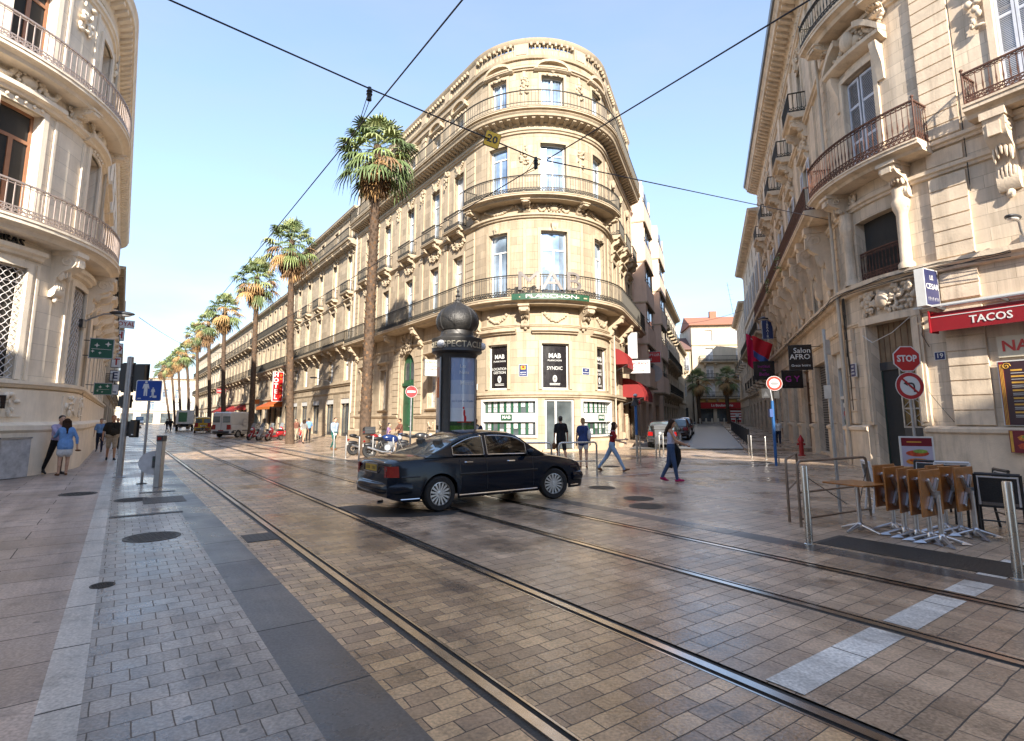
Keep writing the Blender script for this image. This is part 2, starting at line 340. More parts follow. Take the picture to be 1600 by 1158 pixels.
def circ(r, n=32): return [(r * math.cos(2 * math.pi * k / n), r * math.sin(2 * math.pi * k / n)) for k in range(n)]
def rrect(w, h, r, n=4):
 P = []
 for cx, cy, a in ((w / 2 - r, h / 2 - r, 0), (-w / 2 + r, h / 2 - r, 90), (-w / 2 + r, -h / 2 + r, 180), (w / 2 - r, -h / 2 + r, 270)):
  for k in range(n + 1): P.append((cx + r * math.cos(rad(a + 90 * k / n)), cy + r * math.sin(rad(a + 90 * k / n))))
 return P
# palette
def clear_glass(name, tint=(.45, .5, .5)):
 m = bpy.data.materials.new(name); m.use_nodes = True; t = m.node_tree; t.nodes.clear(); o = t.nodes.new('ShaderNodeOutputMaterial'); mx = t.nodes.new('ShaderNodeMixShader'); tr = t.nodes.new('ShaderNodeBsdfTransparent'); gl = t.nodes.new('ShaderNodeBsdfGlossy'); fr = t.nodes.new('ShaderNodeFresnel')
 tr.inputs[0].default_value = (*tint, 1); gl.inputs['Roughness'].default_value = .02; fr.inputs[0].default_value = 1.75
 for a, b in ((fr.outputs[0], mx.inputs[0]), (tr.outputs[0], mx.inputs[1]), (gl.outputs[0], mx.inputs[2]), (mx.outputs[0], o.inputs[0])): t.links.new(a, b)
 return m
M_STEEL = mat('brushed_steel', (0.55, 0.54, 0.52), 0.28, 1.0, 0.03, 6)
M_GALV = mat('galvanised_steel', (0.38, 0.39, 0.41), 0.42, 0.9, 0.15, 8)
M_DGREY = mat('dark_grey_paint', (0.045, 0.047, 0.052), 0.45, 0.0, 0.15, 6)
M_BLACK = mat('black_paint', (0.015, 0.015, 0.017), 0.4, 0.0, 0.15, 6)
M_RUBBER = mat('tyre_rubber', (0.02, 0.02, 0.021), 0.8, 0.0, 0.2, 12, bump=0.2)
M_WHITE = mat('white_paint', (0.624, 0.616, 0.592), 0.45, 0.0, 0.06, 5)
M_RED = mat('red_paint', (0.319, 0.0116, 0.0145), 0.4, 0.0, 0.1, 5)
M_IRON = mat('wrought_iron', (0.035, 0.03, 0.022), 0.6, 0.3, 0.35, 9)
M_RUSTIRON = mat('rusty_iron', (0.10, 0.045, 0.03), 0.75, 0.2, 0.5, 9)
M_WINFRAME = mat('window_white', (0.74, 0.73, 0.70), 0.5, 0.0, 0.06, 4)
M_GLASS = glass_mat('window_glass', (0.42, 0.55, 0.72))
M_GLASSD = glass_mat('shop_glass', (0.16, 0.19, 0.20), 0.4)
M_CURTAIN = glass_mat('curtained_glass', (0.62, 0.64, 0.66), 0.25, 0.12)
M_CHROME = mat('chrome', (0.75, 0.75, 0.76), 0.12, 1.0, 0.03, 10)
# ================================================================== THE GROUND
def street_slope(y):                       # the side street climbs gently away from the crossing
 return max(0.0, (y - 27.0) * 0.0145)
def strip(name, q0, q1, t0, t1, z, m, n=1, curve=None):
 """band of the tram street between q0 and q1; UV = (q, t) in metres"""
 mb = MB(); vs_ = []; uv = []
 for i in range(n + 1):
  t = t0 + (t1 - t0) * i / n
  dq = curve(t) if curve else 0
  for q in (q0, q1):
   p = st(q + dq, t, z); vs_.append(p); uv.append((q, t))
 mb.add(vs_, [(2 * i, 2 * i + 1, 2 * i + 3, 2 * i + 2) for i in range(n)], m, uv)
 return struct(mb.build(name))
M_EARTH = mat('asphalt_far', (0.10, 0.095, 0.09), 0.8, 0, 0.2, 0.5)
M_SLAB = paver_mat('pavement_slabs', (0.34, 0.26, 0.215), (0.45, 0.35, 0.29), 1.9, 0.66, 0.42, (0.09, 0.075, 0.065), 0.3, 0.007, 0.22)
M_KERB = paver_mat('pale_kerb', (0.46, 0.42, 0.375), (0.54, 0.49, 0.44), 5.0, 1.1, 0.38, (0.06, 0.055, 0.05), 0.15, 0.01, 0.2)
M_LANE = paver_mat('grey_lane_setts', (0.25, 0.208, 0.175), (0.36, 0.305, 0.26), 0.20, 0.20, 0.29, (0.13, 0.11, 0.095), 0.36, 0.0045, 0.34)
M_BAND = paver_mat('dark_band_stone', (0.10, 0.092, 0.09), (0.125, 0.115, 0.11), 5.0, 1.25, 0.30, (0.03, 0.03, 0.03), 0.2, 0.008, 0.2)
M_TRAM = paver_mat('tram_bed_setts', (0.30, 0.20, 0.13), (0.62, 0.41, 0.23), 0.26, 0.14, 0.25, (0.10, 0.075, 0.055), 0.36, 0.0045, 0.42)
M_TRAM2 = paver_mat('grey_track_setts', (0.34, 0.245, 0.175), (0.54, 0.39, 0.27), 0.34, 0.18, 0.24, (0.10, 0.08, 0.065), 0.34, 0.005, 0.38)
M_PLAZA = paver_mat('plaza_setts', (0.35, 0.26, 0.19), (0.48, 0.355, 0.25), 0.42, 0.22, 0.25, (0.10, 0.08, 0.065), 0.34, 0.005, 0.34)
M_ASPH = mat('side_street_asphalt', (0.17, 0.165, 0.16), 0.42, 0, 0.2, 1.2, bump=0.25, bscale=60)
mbg = MB(); mbg.quad((-500, -400, -0.03), (500, -400, -0.03), (500, 900, -0.03), (-500, 900, -0.03), M_EARTH)
struct(mbg.build('ground'))
strip('pavement', -30, -0.27, -40, 260, 0, M_SLAB)
strip('kerb', -0.27, -0.055, -40, 260, 0, M_KERB)
strip('road', -0.055, 1.03, -40, 260, 0, M_LANE)
strip('road', 1.03, 1.50, -40, 260, 0, M_BAND)
RAILQ = (2.05, 3.46, 5.28, 6.72)
edges = [1.50] + [x for q in RAILQ for x in (q - 0.10, q + 0.10)] + [7.45]
for i in range(0, len(edges), 2): strip('road', edges[i], edges[i + 1], -40, 260, 0, M_TRAM if edges[i] < 3.4 else M_TRAM2)
strip('road', 7.45, 7.82, -40, 260, 0, M_BAND)
strip('pavement', 7.82, 70, -40, 260, 0, M_PLAZA)
# asphalt lips beside the rails, and the grooved rails themselves
M_LIP = mat('rail_asphalt', (0.035, 0.033, 0.032), 0.6, 0, 0.25, 4, bump=0.3, bscale=50)
M_RAIL = mat('worn_rail_steel', (0.46, 0.43, 0.41), 0.2, 1.0, 0.2, 5)
M_GROOVE = mat('rail_groove', (0.012, 0.011, 0.011), 0.8, 0, 0.2, 5)
for i, q in enumerate(RAILQ):
 strip('road', q - 0.10, q + 0.10, -40, 260, -0.012, M_LIP)
 mb = MB(); side = 1 if i % 2 == 0 else -1
 def railbox(qa, qb, z0, z1, m):
  a = [st(qa, -40, z0), st(qb, -40, z0), st(qb, -40, z1), st(qa, -40, z1)]; b = [st(qa, 260, z0), st(qb, 260, z0), st(qb, 260, z1), st(qa, 260, z1)]
  mb.add(a + b, [(0, 1, 2, 3), (7, 6, 5, 4), (0, 4, 5, 1), (1, 5, 6, 2), (2, 6, 7, 3), (3, 7, 4, 0)], m)
 railbox(q - 0.036, q + 0.036, -0.03, 0.003, M_RAIL)
 g0, g1 = sorted((q + side * 0.036, q + side * 0.078)); railbox(g0, g1, -0.03, -0.009, M_GROOVE)
 e0, e1 = sorted((q + side * 0.078, q + side * 0.096)); railbox(e0, e1, -0.03, 0.001, M_RAIL)
 o = mb.build('tram_rail', org=st(q, 10))
 tag(o, ['grooved steel tram rail nearest the dark stone band beside the pale kerb', 'grooved steel tram rail running under the dark sedan tail, second from the stone band',
   'grooved steel tram rail third from the stone band, passing under the sedan doors', 'grooved steel tram rail nearest the steel bollards and folded tables'][i], 'tram rail', 'tram rails in the street')
# white stop line of stone across the right track
# exact place from the photograph: the line runs square to the rails
_a = ground(1205, 1064); _b = ground(1600, 885)
T0 = (_a.dot(D) / D.length_squared + _b.dot(D) / D.length_squared) / 2
def stopline2():
 mb = MB()
 for (q0, q1) in ((3.58, 5.16), (5.40, 6.60), (6.84, 7.45), (7.82, 8.9)):
  a, b = T0 - 0.125, T0 + 0.125
  P = [st(q0, a, 0.004), st(q1, a, 0.004), st(q1, b, 0.004), st(q0, b, 0.004)]
  mb.add(P, [(0, 1, 2, 3)], paver_mat('white_line_stone', (.60, .58, .55), (.68, .66, .62), .9, 1.1, .4, (.1, .09, .08), .3, .008, .2), [(p.dot(N), p.dot(D)) for p in P])
 return struct(mb.build('road_marking'))
stopline2()
# thin pale line across the mouth of the side street
mbx = MB(); A = ground(905, 748, 0.004); B = ground(1235, 722, 0.004)
wv = (B - A).cross(Vector((0, 0, 1))).normalized() * 0.08
mbx.add([A - wv, B - wv, B + wv, A + wv], [(0, 1, 2, 3)], M_KERB, [(0, 0), (8, 0), (8, .2), (0, .2)]); struct(mbx.build('road_marking'))
# side street: climbing asphalt lane and its raised pavements
def ramp(name, edge0, edge1, y0, y1, dz, m, n=12, skirt=False):
 mb = MB(); vs_ = []; uv = []
 for i in range(n + 1):
  y = y0 + (y1 - y0) * i / n
  for e in (edge0, edge1):
   x = e(y); vs_.append((x, y, street_slope(y) + dz)); uv.append((x, y))
 fs_ = [(2 * i, 2 * i + 1, 2 * i + 3, 2 * i + 2) for i in range(n)]
 if skirt:
  k = len(vs_)
  for i in range(n + 1):
   for j in (0, 1):
    x, y, z = vs_[2 * i + j]; vs_.append((x, y, z - 0.2)); uv.append((x, y))
  fs_.append((0, 1, k + 1, k))
  for i in range(n):
   for j in (0, 1):
    fs_.append((2 * i + j, 2 * i + 2 + j, k + 2 * i + 2 + j, k + 2 * i + j))
 mb.add(vs_, fs_, m, uv); return struct(mb.build(name))
XL = lambda y: 5.75 + 0.385 * (y - 31.8); XR = lambda y: 12.95 + 0.358 * (y - 20.9)
LL_ = lambda y: XL(y) + 1.5 + 0.6 * min(1, max(0, (y - 30) / 6)) * 0; LR_ = lambda y: XR(y) - 3.6
ramp('road', lambda y: XL(y) + 1.2, LR_, 30.5, 100, 0.006, M_ASPH)
ramp('pavement', lambda y: XL(y) - 1.0, lambda y: XL(y) + 1.2, 34, 100, 0.09, M_PLAZA, skirt=True)
ramp('pavement', LR_, lambda y: XR(y) + 1.0, 29.0, 100, 0.11, M_PLAZA, skirt=True)
# manhole covers, gratings and the sedan's painted contact shade
M_CAST = mat('cast_iron_cover', (0.06, 0.055, 0.052), 0.5, 0.5, 0.3, 18, bump=0.6, bscale=70)
M_PATCH = mat('car_shade_tone', (0.042, 0.04, 0.039), 0.55, 0, 0.25, 6, bump=0.3, bscale=60)
def cover(px, py, r, label, square=False, sz=None, ang=None):
 p = ground(px, py); mb = MB()
 if sz:
  R = Matrix.Rotation(math.atan2(N.y, N.x) if ang is None else ang, 3, 'Z')
  mb.box(p + Vector((0, 0, -0.004)), (sz[0], sz[1], 0.02), M_CAST, R=R)
  n = int(sz[0] / 0.06)
  for k in range(n):
   x = (k + 0.5) / n - 0.5
   mb.box(p + R @ Vector((x * sz[0], 0, 0.006)), (0.028, sz[1] * 0.94, 0.006), M_CAST, R=R)
  o = mb.build('drain_grate', org=p); cat = 'grate'
 else:
  mb.lathe(p, [(0.001, 0.004), (r * 0.92, 0.004), (r * 0.92, 0.008), (r, 0.008), (r, -0.02)], M_CAST, 32)
  for k in range(-5, 6):
   for j in range(-5, 6):
    if (k * k + j * j) < 27: mb.box(p + Vector((k * r * 0.155, j * r * 0.155, 0.006)), (r * 0.09, r * 0.09, 0.005), M_CAST, rz=(k + j) % 2 * 0.785)
  o = mb.build('manhole_cover', org=p); cat = 'manhole cover'
 tag(o, label, cat, 'iron covers in the paving')
cover(238, 839, 0.36, 'round dark manhole cover in the grey setts below the crossing drain strip')
cover(207, 781, 0.33, 'round manhole cover in the setts beside the tree-less square hatch')
cover(122, 772, 0.36, 'round manhole cover in the big pavement slabs near the kissing couple')
cover(160, 915, 0.11, 'tiny round cap set into the pale kerb')
cover(940, 762, 0.33, 'round manhole cover just ahead of the sedan bumper')
cover(998, 779, 0.32, 'round manhole cover between the sedan and the woman in pink shoes, farther one')
cover(1010, 791, 0.34, 'round manhole cover between the sedan and the woman in pink shoes, nearer one')
cover(955, 729, 0.3, 'round manhole cover under the striding woman in red')
cover(1190, 722, 0.4, 'round manhole cover before the blue post of the side street')
cover(256, 781, 0, 'square dark steel hatch in the setts near the grey bollard', sz=(0.75, 1.0))
cover(230, 804, 0, 'long narrow drain grating across the grey setts', sz=(1.1, 0.16))
cover(246, 769, 0, 'short drain grating at the foot of the grey bollard', sz=(0.7, 0.14))
cover(214, 723, 0, 'small grating in the setts behind the signal pole', sz=(0.45, 0.3))
cover(1430, 866, 0, 'long brown grating in the terrace paving below the folded tables', sz=(0.8, 2.15))
cover(405, 840, 0, 'dark square cover between the stone band and the first rail', sz=(0.40, 0.55))
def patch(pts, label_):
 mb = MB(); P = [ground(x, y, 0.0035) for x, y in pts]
 mb.add(P, [tuple(range(len(P)))], M_PATCH, [(p.x, p.y) for p in P]); struct(mb.build('painted_car_shade'))
patch([(528, 792), (560, 789), (640, 795), (720, 798), (706, 804), (640, 808), (575, 808), (548, 800)], '')  # contact shade at the sedan's tail, put into the paving as a dark sheet
# ================================================================== FACADE TOOLKIT: s along the wall, d out from it, z up
class Fac:
 def __init__(s, segs):
  s.segs = []; L = 0
  for g in segs:
   l = (Vector(g[2]) - Vector(g[1])).length if g[0] == 'L' else abs(rad(g[4] - g[3])) * g[2]
   s.segs.append((L, l, g)); L += l
  s.L = L
 def P(s, t, d=0.0, z=0.0):
  for i, (L0, l, g) in enumerate(s.segs):
   if t <= L0 + l or i == len(s.segs) - 1:
    u = t - L0
    if g[0] == 'L':
     a, b = Vector(g[1]), Vector(g[2]); tt = (b - a) / l
     return Vector((a.x + tt.x * u + tt.y * d, a.y + tt.y * u - tt.x * d, z))
    c, R_, a0, a1 = g[1:]; a = rad(a0) + math.copysign(u / R_, a1 - a0)
    return Vector((c[0] + (R_ + d) * math.cos(a), c[1] + (R_ + d) * math.sin(a), z))
 def frame(s, t):
  o = s.P(t); n = (s.P(t, 1) - o).normalized(); r = n.cross(Vector((0, 0, 1))) * -1
  return o, r, n                        # origin, direction of growing s (to the right seen from outside: -n x z), outward
 def arc(s, t):
  for (L0, l, g) in s.segs:
   if L0 <= t <= L0 + l: return g[0] == 'A'
  return False
 def br(s, s0, s1, step=0.42):
  B = {s0, s1}
  for (L0, l, g) in s.segs:
   for e in (L0, L0 + l):
    if s0 < e < s1: B.add(e)
  B = sorted(B); out = [B[0]]
  for a, b in zip(B, B[1:]):
   n = max(1, math.ceil((b - a) / step)) if s.arc((a + b) / 2) else 1
   out += [a + (b - a) * k / n for k in range(1, n + 1)]
  return out
def fprof(mb, F, s0, s1, prof, m, caps=True):
 ss = F.br(s0, s1); n = len(prof); vs_ = []; uv = []
 for s in ss:
  acc = 0
  for i, (d, z) in enumerate(prof):
   vs_.append(F.P(s, d, z)); uv.append((s, z + d))
 fs_ = [(i * n + k, (i + 1) * n + k, (i + 1) * n + (k + 1) % n, i * n + (k + 1) % n) for i in range(len(ss) - 1) for k in range(n)]
 if caps: fs_ += [tuple(range(n)), tuple((len(ss) - 1) * n + k for k in range(n))[::-1]]
 mb.add(vs_, fs_, m, uv)
def fbox(mb, F, s0, s1, d0, d1, z0, z1, m): fprof(mb, F, s0, s1, [(d0, z0), (d1, z0), (d1, z1), (d0, z1)], m)
def fpoly(mb, F, poly, d0, d1, m): mb.prism(poly, lambda s, z: F.P(s, d0, z), lambda s, z: F.P(s, d1, z), m)
def fell(mb, F, s, d, z, rs, rd, rz, m, seg=7, rings=4):
 o, r, n = F.frame(s); R = Matrix((r, n, Vector((0, 0, 1)))).transposed()
 mb.ell(F.P(s, d, z), (rs, rd, rz), m, seg, rings, R)
def wall(mb, F, s0, s1, z0, z1, ops, m, dep=0.3, d=0.0, rev=None):
 """wall face with openings (sa,sb,za,zb[,'arch']), reveals of depth dep"""
 rev = rev or m
 S = set(F.br(s0, s1)); Z = {z0, z1}
 for o in ops:
  S |= {o[0], o[1]}; Z |= {o[2], o[3]}
  if F.arc((o[0] + o[1]) / 2): S |= set(F.br(o[0], o[1]))
 S = sorted(x for x in S if s0 - 1e-6 <= x <= s1 + 1e-6); Z = sorted(z for z in Z if z0 - 1e-6 <= z <= z1 + 1e-6)
 S = [S[0]] + [b for a, b in zip(S, S[1:]) if b - a > 1e-5]
 vs_ = []; uv = []; fs_ = []; idx = {}
 def vid(i, j):
  if (i, j) not in idx:
   idx[(i, j)] = len(vs_); vs_.append(F.P(S[i], d, Z[j])); uv.append((S[i], Z[j]))
  return idx[(i, j)]
 for i in range(len(S) - 1):
  sm = (S[i] + S[i + 1]) / 2
  for j in range(len(Z) - 1):
   zm = (Z[j] + Z[j + 1]) / 2
   if any(o[0] < sm < o[1] and o[2] < zm < o[3] for o in ops): continue
   fs_.append((vid(i, j), vid(i + 1, j), vid(i + 1, j + 1), vid(i, j + 1)))
 mb.add(vs_, fs_, m, uv)
 for o in ops:
  sa, sb, za, zb = o[:4]; arch = len(o) > 4
  ztop = zb
  def rq(a, b):
   mb.add([F.P(a[0], d, a[1]), F.P(b[0], d, b[1]), F.P(b[0], d - dep, b[1]), F.P(a[0], d - dep, a[1])], [(0, 1, 2, 3)], rev, [(a[0], a[1]), (b[0], b[1]), (b[0] + dep, b[1] + dep), (a[0] + dep, a[1] + dep)])
  if arch:
   w = (sb - sa) / 2; rise = min(w, (zb - za) * 0.4); zs = zb - rise; n = 10; sc = (sa + sb) / 2
   pts = [(sc - w * math.cos(math.pi * k / n), zs + rise * math.sin(math.pi * k / n)) for k in range(n + 1)]
   for a, b in zip(pts, pts[1:]):
    mb.add([F.P(a[0], d, a[1]), F.P(b[0], d, b[1]), F.P(b[0], d, zb), F.P(a[0], d, zb)], [(0, 1, 2, 3)], m, [(a[0], a[1]), (b[0], b[1]), (b[0], zb), (a[0], zb)])
    rq(a, b)
   ztop = zs
  else:
   ss = F.br(sa, sb)
   for a, b in zip(ss, ss[1:]): rq((a, zb), (b, zb))
  ss = F.br(sa, sb)
  if za > z0 + 0.02:
   for a, b in zip(ss, ss[1:]): rq((b, za), (a, za))
  rq((sa, za), (sa, ztop)); rq((sb, ztop), (sb, za))
def window(F, sc, w, z0, z1, par, org, dep=0.3, d=0.0, frame=None, glass=None, trans=0.73, mull=1, surr=None, stone=None, name='window', lite=False, shut=None, fw=0.06, bars=0, open_leaf=False):
 """a window of its own: frame with mullion and transom, pane, stone surround, shutters"""
 frame = frame or M_WINFRAME; glass = glass or M_GLASS
 a, b = sc - w / 2, sc + w / 2; di = d - dep
 mb = MB(); dd = di + 0.07
 fbox(mb, F, a, a + fw, di, dd, z0, z1, frame); fbox(mb, F, b - fw, b, di, dd, z0, z1, frame)
 fbox(mb, F, a + fw, b - fw, di, dd, z1 - fw, z1, frame); fbox(mb, F, a + fw, b - fw, di, dd, z0, z0 + fw * 1.3, frame)
 zt = z0 + (z1 - z0) * trans if trans else z1 - fw
 if trans: fbox(mb, F, a + fw, b - fw, di, dd - 0.005, zt - fw * .6, zt + fw * .6, frame)
 for k in range(mull):
  x = a + w * (k + 1) / (mull + 1); fbox(mb, F, x - fw * .75, x + fw * .75, di, dd - 0.01, z0 + fw, zt - fw * .6, frame)
 for k in range(bars):
  z = z0 + (zt - z0) * (k + 1) / (bars + 1); fbox(mb, F, a + fw, b - fw, di, dd - 0.03, z - 0.018, z + 0.018, frame)
 if lite:
  fbox(mb, F, a + fw * .5, b - fw * .5, di - 0.02, di + 0.015, z0, z1, glass)
  o = mb.build(name, par, org)
 else:
  o = mb.build(name, par, org)
  g = MB(); fbox(g, F, a + fw * .5, b - fw * .5, di - 0.02, di + 0.015, z0, z1, glass)
  if open_leaf:
   pass
  g.build('pane', o, org)
 if surr and stone:
  q = MB(); t = 0.17; pr = d + 0.07
  zt2 = z1 + t
  fbox(q, F, a - t, a, d - 0.05, pr, z0, zt2, stone); fbox(q, F, b, b + t, d - 0.05, pr, z0, zt2, stone); fbox(q, F, a, b, d - 0.05, pr - 0.004, z1, zt2, stone)
  if 'sill' in surr: fprof(q, F, a - t - .08, b + t + .08, [(d, z0 - .16), (d + .10, z0 - .14), (d + .17, z0 - .06), (d + .17, z0), (d, z0)], stone)
  if 'key' in surr:
   fpoly(q, F, [(sc - .13, z1 - .04), (sc + .13, z1 - .04), (sc + .2, z1 + .42), (sc - .2, z1 + .42)], d, d + .2, stone)
   fell(q, F, sc, d + .2, z1 + .2, .09, .06, .14, stone)
  if 'hood' in surr:
   zz = z1 + t + .22
   fprof(q, F, a - t - .22, b + t + .22, [(d, zz), (d + .12, zz), (d + .15, zz + .08), (d + .30, zz + .14), (d + .30, zz + .22), (d, zz + .26)], stone)
   for x in (a - t - .02, b + t + .02): fprof(q, F, x - .09, x + .09, [(d, zz - .5), (d + .06, zz - .48), (d + .1, zz - .3), (d + .2, zz - .12), (d + .24, zz), (d, zz)], stone)
  if 'ped' in surr:
   zz = z1 + t + .16; hw = w / 2 + t + .2; rise = .62
   n = 9; arcp = [(sc + hw * math.cos(math.pi * k / n), zz + rise * math.sin(math.pi * k / n) ** .8) for k in range(n + 1)]
   ring = arcp + [(sc + (p[0] - sc) * .84, zz + (p[1] - zz) * .74) for p in arcp[::-1]]
   for k in range(n):
    fpoly(q, F, [arcp[k], arcp[k + 1], ring[2 * n - k], ring[2 * n + 1 - k]], d, d + .26, stone)
   fpoly(q, F, [(p[0], p[1]) for p in arcp], d - .02, d + .08, stone)
   fprof(q, F, sc - hw - .05, sc + hw + .05, [(d, zz - .1), (d + .12, zz - .1), (d + .24, zz - .02), (d + .24, zz + .03), (d, zz + .03)], stone)
   for k in range(6): fell(q, F, sc + (k - 2.5) * w * .16, d + .1, zz - .3 + .05 * math.sin(k * 2.1), .07, .05, .08, stone)
  q.build('surround', o, org)
 if shut:
  for sgn, x0, x1 in shut['leaves']:
   sh = MB(); zz0, zz1 = shut.get('z', (z0, z1)); m = shut['mat']; ds = shut.get('d', d - .06)
   fbox(sh, F, x0, x0 + .07, ds, ds + .045, zz0, zz1, m); fbox(sh, F, x1 - .07, x1, ds, ds + .045, zz0, zz1, m)
   for zz in (zz0, zz0 + (zz1 - zz0) * .36, zz0 + (zz1 - zz0) * .72, zz1 - .09): fbox(sh, F, x0 + .07, x1 - .07, ds, ds + .04, zz, zz + .09, m)
   n = int((zz1 - zz0) / .055)
   for k in range(n):
    z = zz0 + .06 + k * .055
    mb2 = sh; fprof(mb2, F, x0 + .07, x1 - .07, [(ds + .005, z), (ds + .035, z - .03), (ds + .04, z - .022), (ds + .01, z + .008)], m, caps=False)
   sh.build('shutter', o, org)
 return o
def corbel(F, s, w, p, zb, zt, par, org, m, rich=True):
 h = zt - zb; mb = MB()
 prof = [(0, zb), (p * .14, zb), (p * .26, zb + .06 * h), (p * .30, zb + .16 * h), (p * .22, zb + .28 * h), (p * .26, zb + .42 * h), (p * .48, zb + .55 * h), (p * .82, zb + .63 * h), (p * .97, zb + .74 * h), (p * .93, zb + .86 * h), (p, zb + .9 * h), (p, zt), (0, zt)]
 fprof(mb, F, s - w / 2, s + w / 2, prof, m)
 if rich:
  fbox(mb, F, s - w / 2 - .04, s + w / 2 + .04, 0, p + .03, zt - .1 * h, zt - .002, m)
  for sg in (-1, 1):
   o, r, n = F.frame(s); c = F.P(s + sg * w / 2, p * .62, zb + .78 * h); rr = min(.15 * h, .3 * p)
   pts = [c + n * rr * (1 - k / 14) * math.cos(k * .8) + Vector((0, 0, 1)) * rr * (1 - k / 14) * math.sin(k * .8) for k in range(13)]
   mb.tube(pts, .025 + .01 * w, m, 5)
  for j in (-2, -1, 0, 1, 2): fell(mb, F, s + j * w * .19, p * (.5 - .05 * abs(j)), zb + (.56 - .045 * abs(j)) * h, w * .10, p * .14, h * .12, m, 6, 4); fell(mb, F, s + j * w * .17, p * (.27 - .02 * abs(j)), zb + (.26 - .03 * abs(j)) * h, w * .09, p * .09, h * .11, m, 6, 4)
  fbox(mb, F, s - w * .3, s + w * .3, p * .8, p * 1.0, zb + .67 * h, zb + .84 * h, m); fell(mb, F, s, p * .12, zb - .04 * h, w * .22, p * .1, h * .07, m, 6, 4)
 return mb.build('corbel', par, org, smooth=45)
def carve(mb, F, s0, s1, z0, z1, d, m, kind='garland', seed=0):
 """carved relief: cartouche, garland, foliage"""
 R_ = random.Random(seed); w = s1 - s0; h = z1 - z0; sc = (s0 + s1) / 2; mb.cut()
 if kind in ('cartouche', 'garland'):
  if kind == 'cartouche':
   fell(mb, F, sc, d + .02, (z0 + z1) / 2, w * .13, .14, h * .38, m, 10, 6)
   n = 12
   for k in range(n):
    a = 2 * math.pi * k / n; fell(mb, F, sc + w * .17 * math.cos(a), d + .05, (z0 + z1) / 2 + h * .43 * math.sin(a), .05 + .03 * h, .06, .05 + .03 * h, m, 6, 4)
  for sg in (-1, 1):
   n = max(6, int(w * 5))
   for k in range(n):
    t = k / (n - 1); x = sc + sg * w * (.2 + .28 * t) if kind == 'cartouche' else sc + sg * w * .46 * t
    z = z1 - h * (.2 + .55 * (1 - (2 * t - 1) ** 2 if kind == 'cartouche' else 1 - t * t)) + R_.uniform(-.04, .04) * h
    r = .05 + .075 * h * R_.uniform(.6, 1.1); fell(mb, F, x, d + .03, z, r, r * .9, r, m, 6, 4)
   pts = []
   for k in range(12):
    a = k * .7; rr = .12 * h * (1 - k / 14); pts.append(F.P(sc + sg * (w * .44) + rr * math.cos(a), d + .05, z1 - h * .25 + rr * math.sin(a)))
   mb.tube(pts, .02 + .02 * h, m, 5)
 else:
  n = int(w * h * (26 if kind == 'leaf' else 60)) + 8
  for k in range(n):
   x = R_.uniform(s0, s1); z = R_.uniform(z0, z1); r = R_.uniform(.035, .085) * (.7 + .5 * h)
   a = R_.uniform(0, 3.14)
   fell(mb, F, x, d + R_.uniform(0, .06), z, r * (.6 + abs(math.cos(a))), r * .8, r * (.6 + abs(math.sin(a))), m, 6, 4)
def railing(F, s0, s1, d, z0, z1, par, org, m, spacing=0.14, rich=1, ends=True, dw=0.0, name='railing'):
 """wrought iron balustrade: rails, bars, a lattice of scrolls at the foot"""
 mb = MB(); h = z1 - z0
 fbox(mb, F, s0, s1, d - .03, d + .03, z1 - .05, z1, m); fbox(mb, F, s0, s1, d - .018, d + .018, z0 + .04, z0 + .075, m)
 zb = z0 + h * .26
 fbox(mb, F, s0, s1, d - .014, d + .014, zb - .018, zb + .018, m)
 if rich: fbox(mb, F, s0, s1, d - .012, d + .012, z0 + h * .14, z0 + h * .17, m); fbox(mb, F, s0, s1, d - .012, d + .012, z1 - h * .12, z1 - h * .10, m)
 n = max(2, int((s1 - s0) / spacing))
 def bars(fn, n, ang=None):
  for k in range(n + 1):
   p = fn(k / n)
   if rich >= 2:
    mb.tube([p + Vector((0, 0, z0 + .05)), p + Vector((0, 0, z0 + h * .3)), p + Vector((0, 0, z0 + h * .45)), p + Vector((0, 0, z0 + h * .6)), p + Vector((0, 0, z1 - .03))], [.011, .013, .026, .013, .011], m, 5, cap=False)
   else:
    mb.bar(p + Vector((0, 0, z0 + .05)), p + Vector((0, 0, z1 - .03)), .026, .026, m)
   if k < n and rich >= 1:
    p2 = fn((k + 1) / n)
    mb.bar(p + Vector((0, 0, z0 + .07)), p2 + Vector((0, 0, zb)), .02, .022, m); mb.bar(p2 + Vector((0, 0, z0 + .07)), p + Vector((0, 0, zb)), .02, .022, m)
    if rich >= 2:
     c = (p + p2) / 2 + Vector((0, 0, z1 - .12)); t = (p2 - p).normalized(); r = (p2 - p).length * .42
     mb.tube([c + t * r * math.cos(a * .785) + Vector((0, 0, r * .7 * math.sin(a * .785))) for a in range(9)], .010, m, 4, cap=False)
 bars(lambda t: F.P(s0 + (s1 - s0) * t, d, 0), n)
 if ends:
  for s in (s0, s1):
   a, b = F.P(s, d, 0), F.P(s, dw, 0); k = max(1, int((a - b).length / spacing))
   for zz, w_ in ((z1 - .025, .05), (z0 + .06, .03)): mb.bar(a + Vector((0, 0, zz)), b + Vector((0, 0, zz)), w_, .05, m)
   bars(lambda t, a=a, b=b: a.lerp(b, t), k)
   if rich >= 2: mb.tube([a + Vector((0, 0, z0)), a + Vector((0, 0, z1 + .06))], .03, m, 6); mb.ell(a + Vector((0, 0, z1 + .1)), .05, m, 8, 6)
 return mb.build(name, par, org)
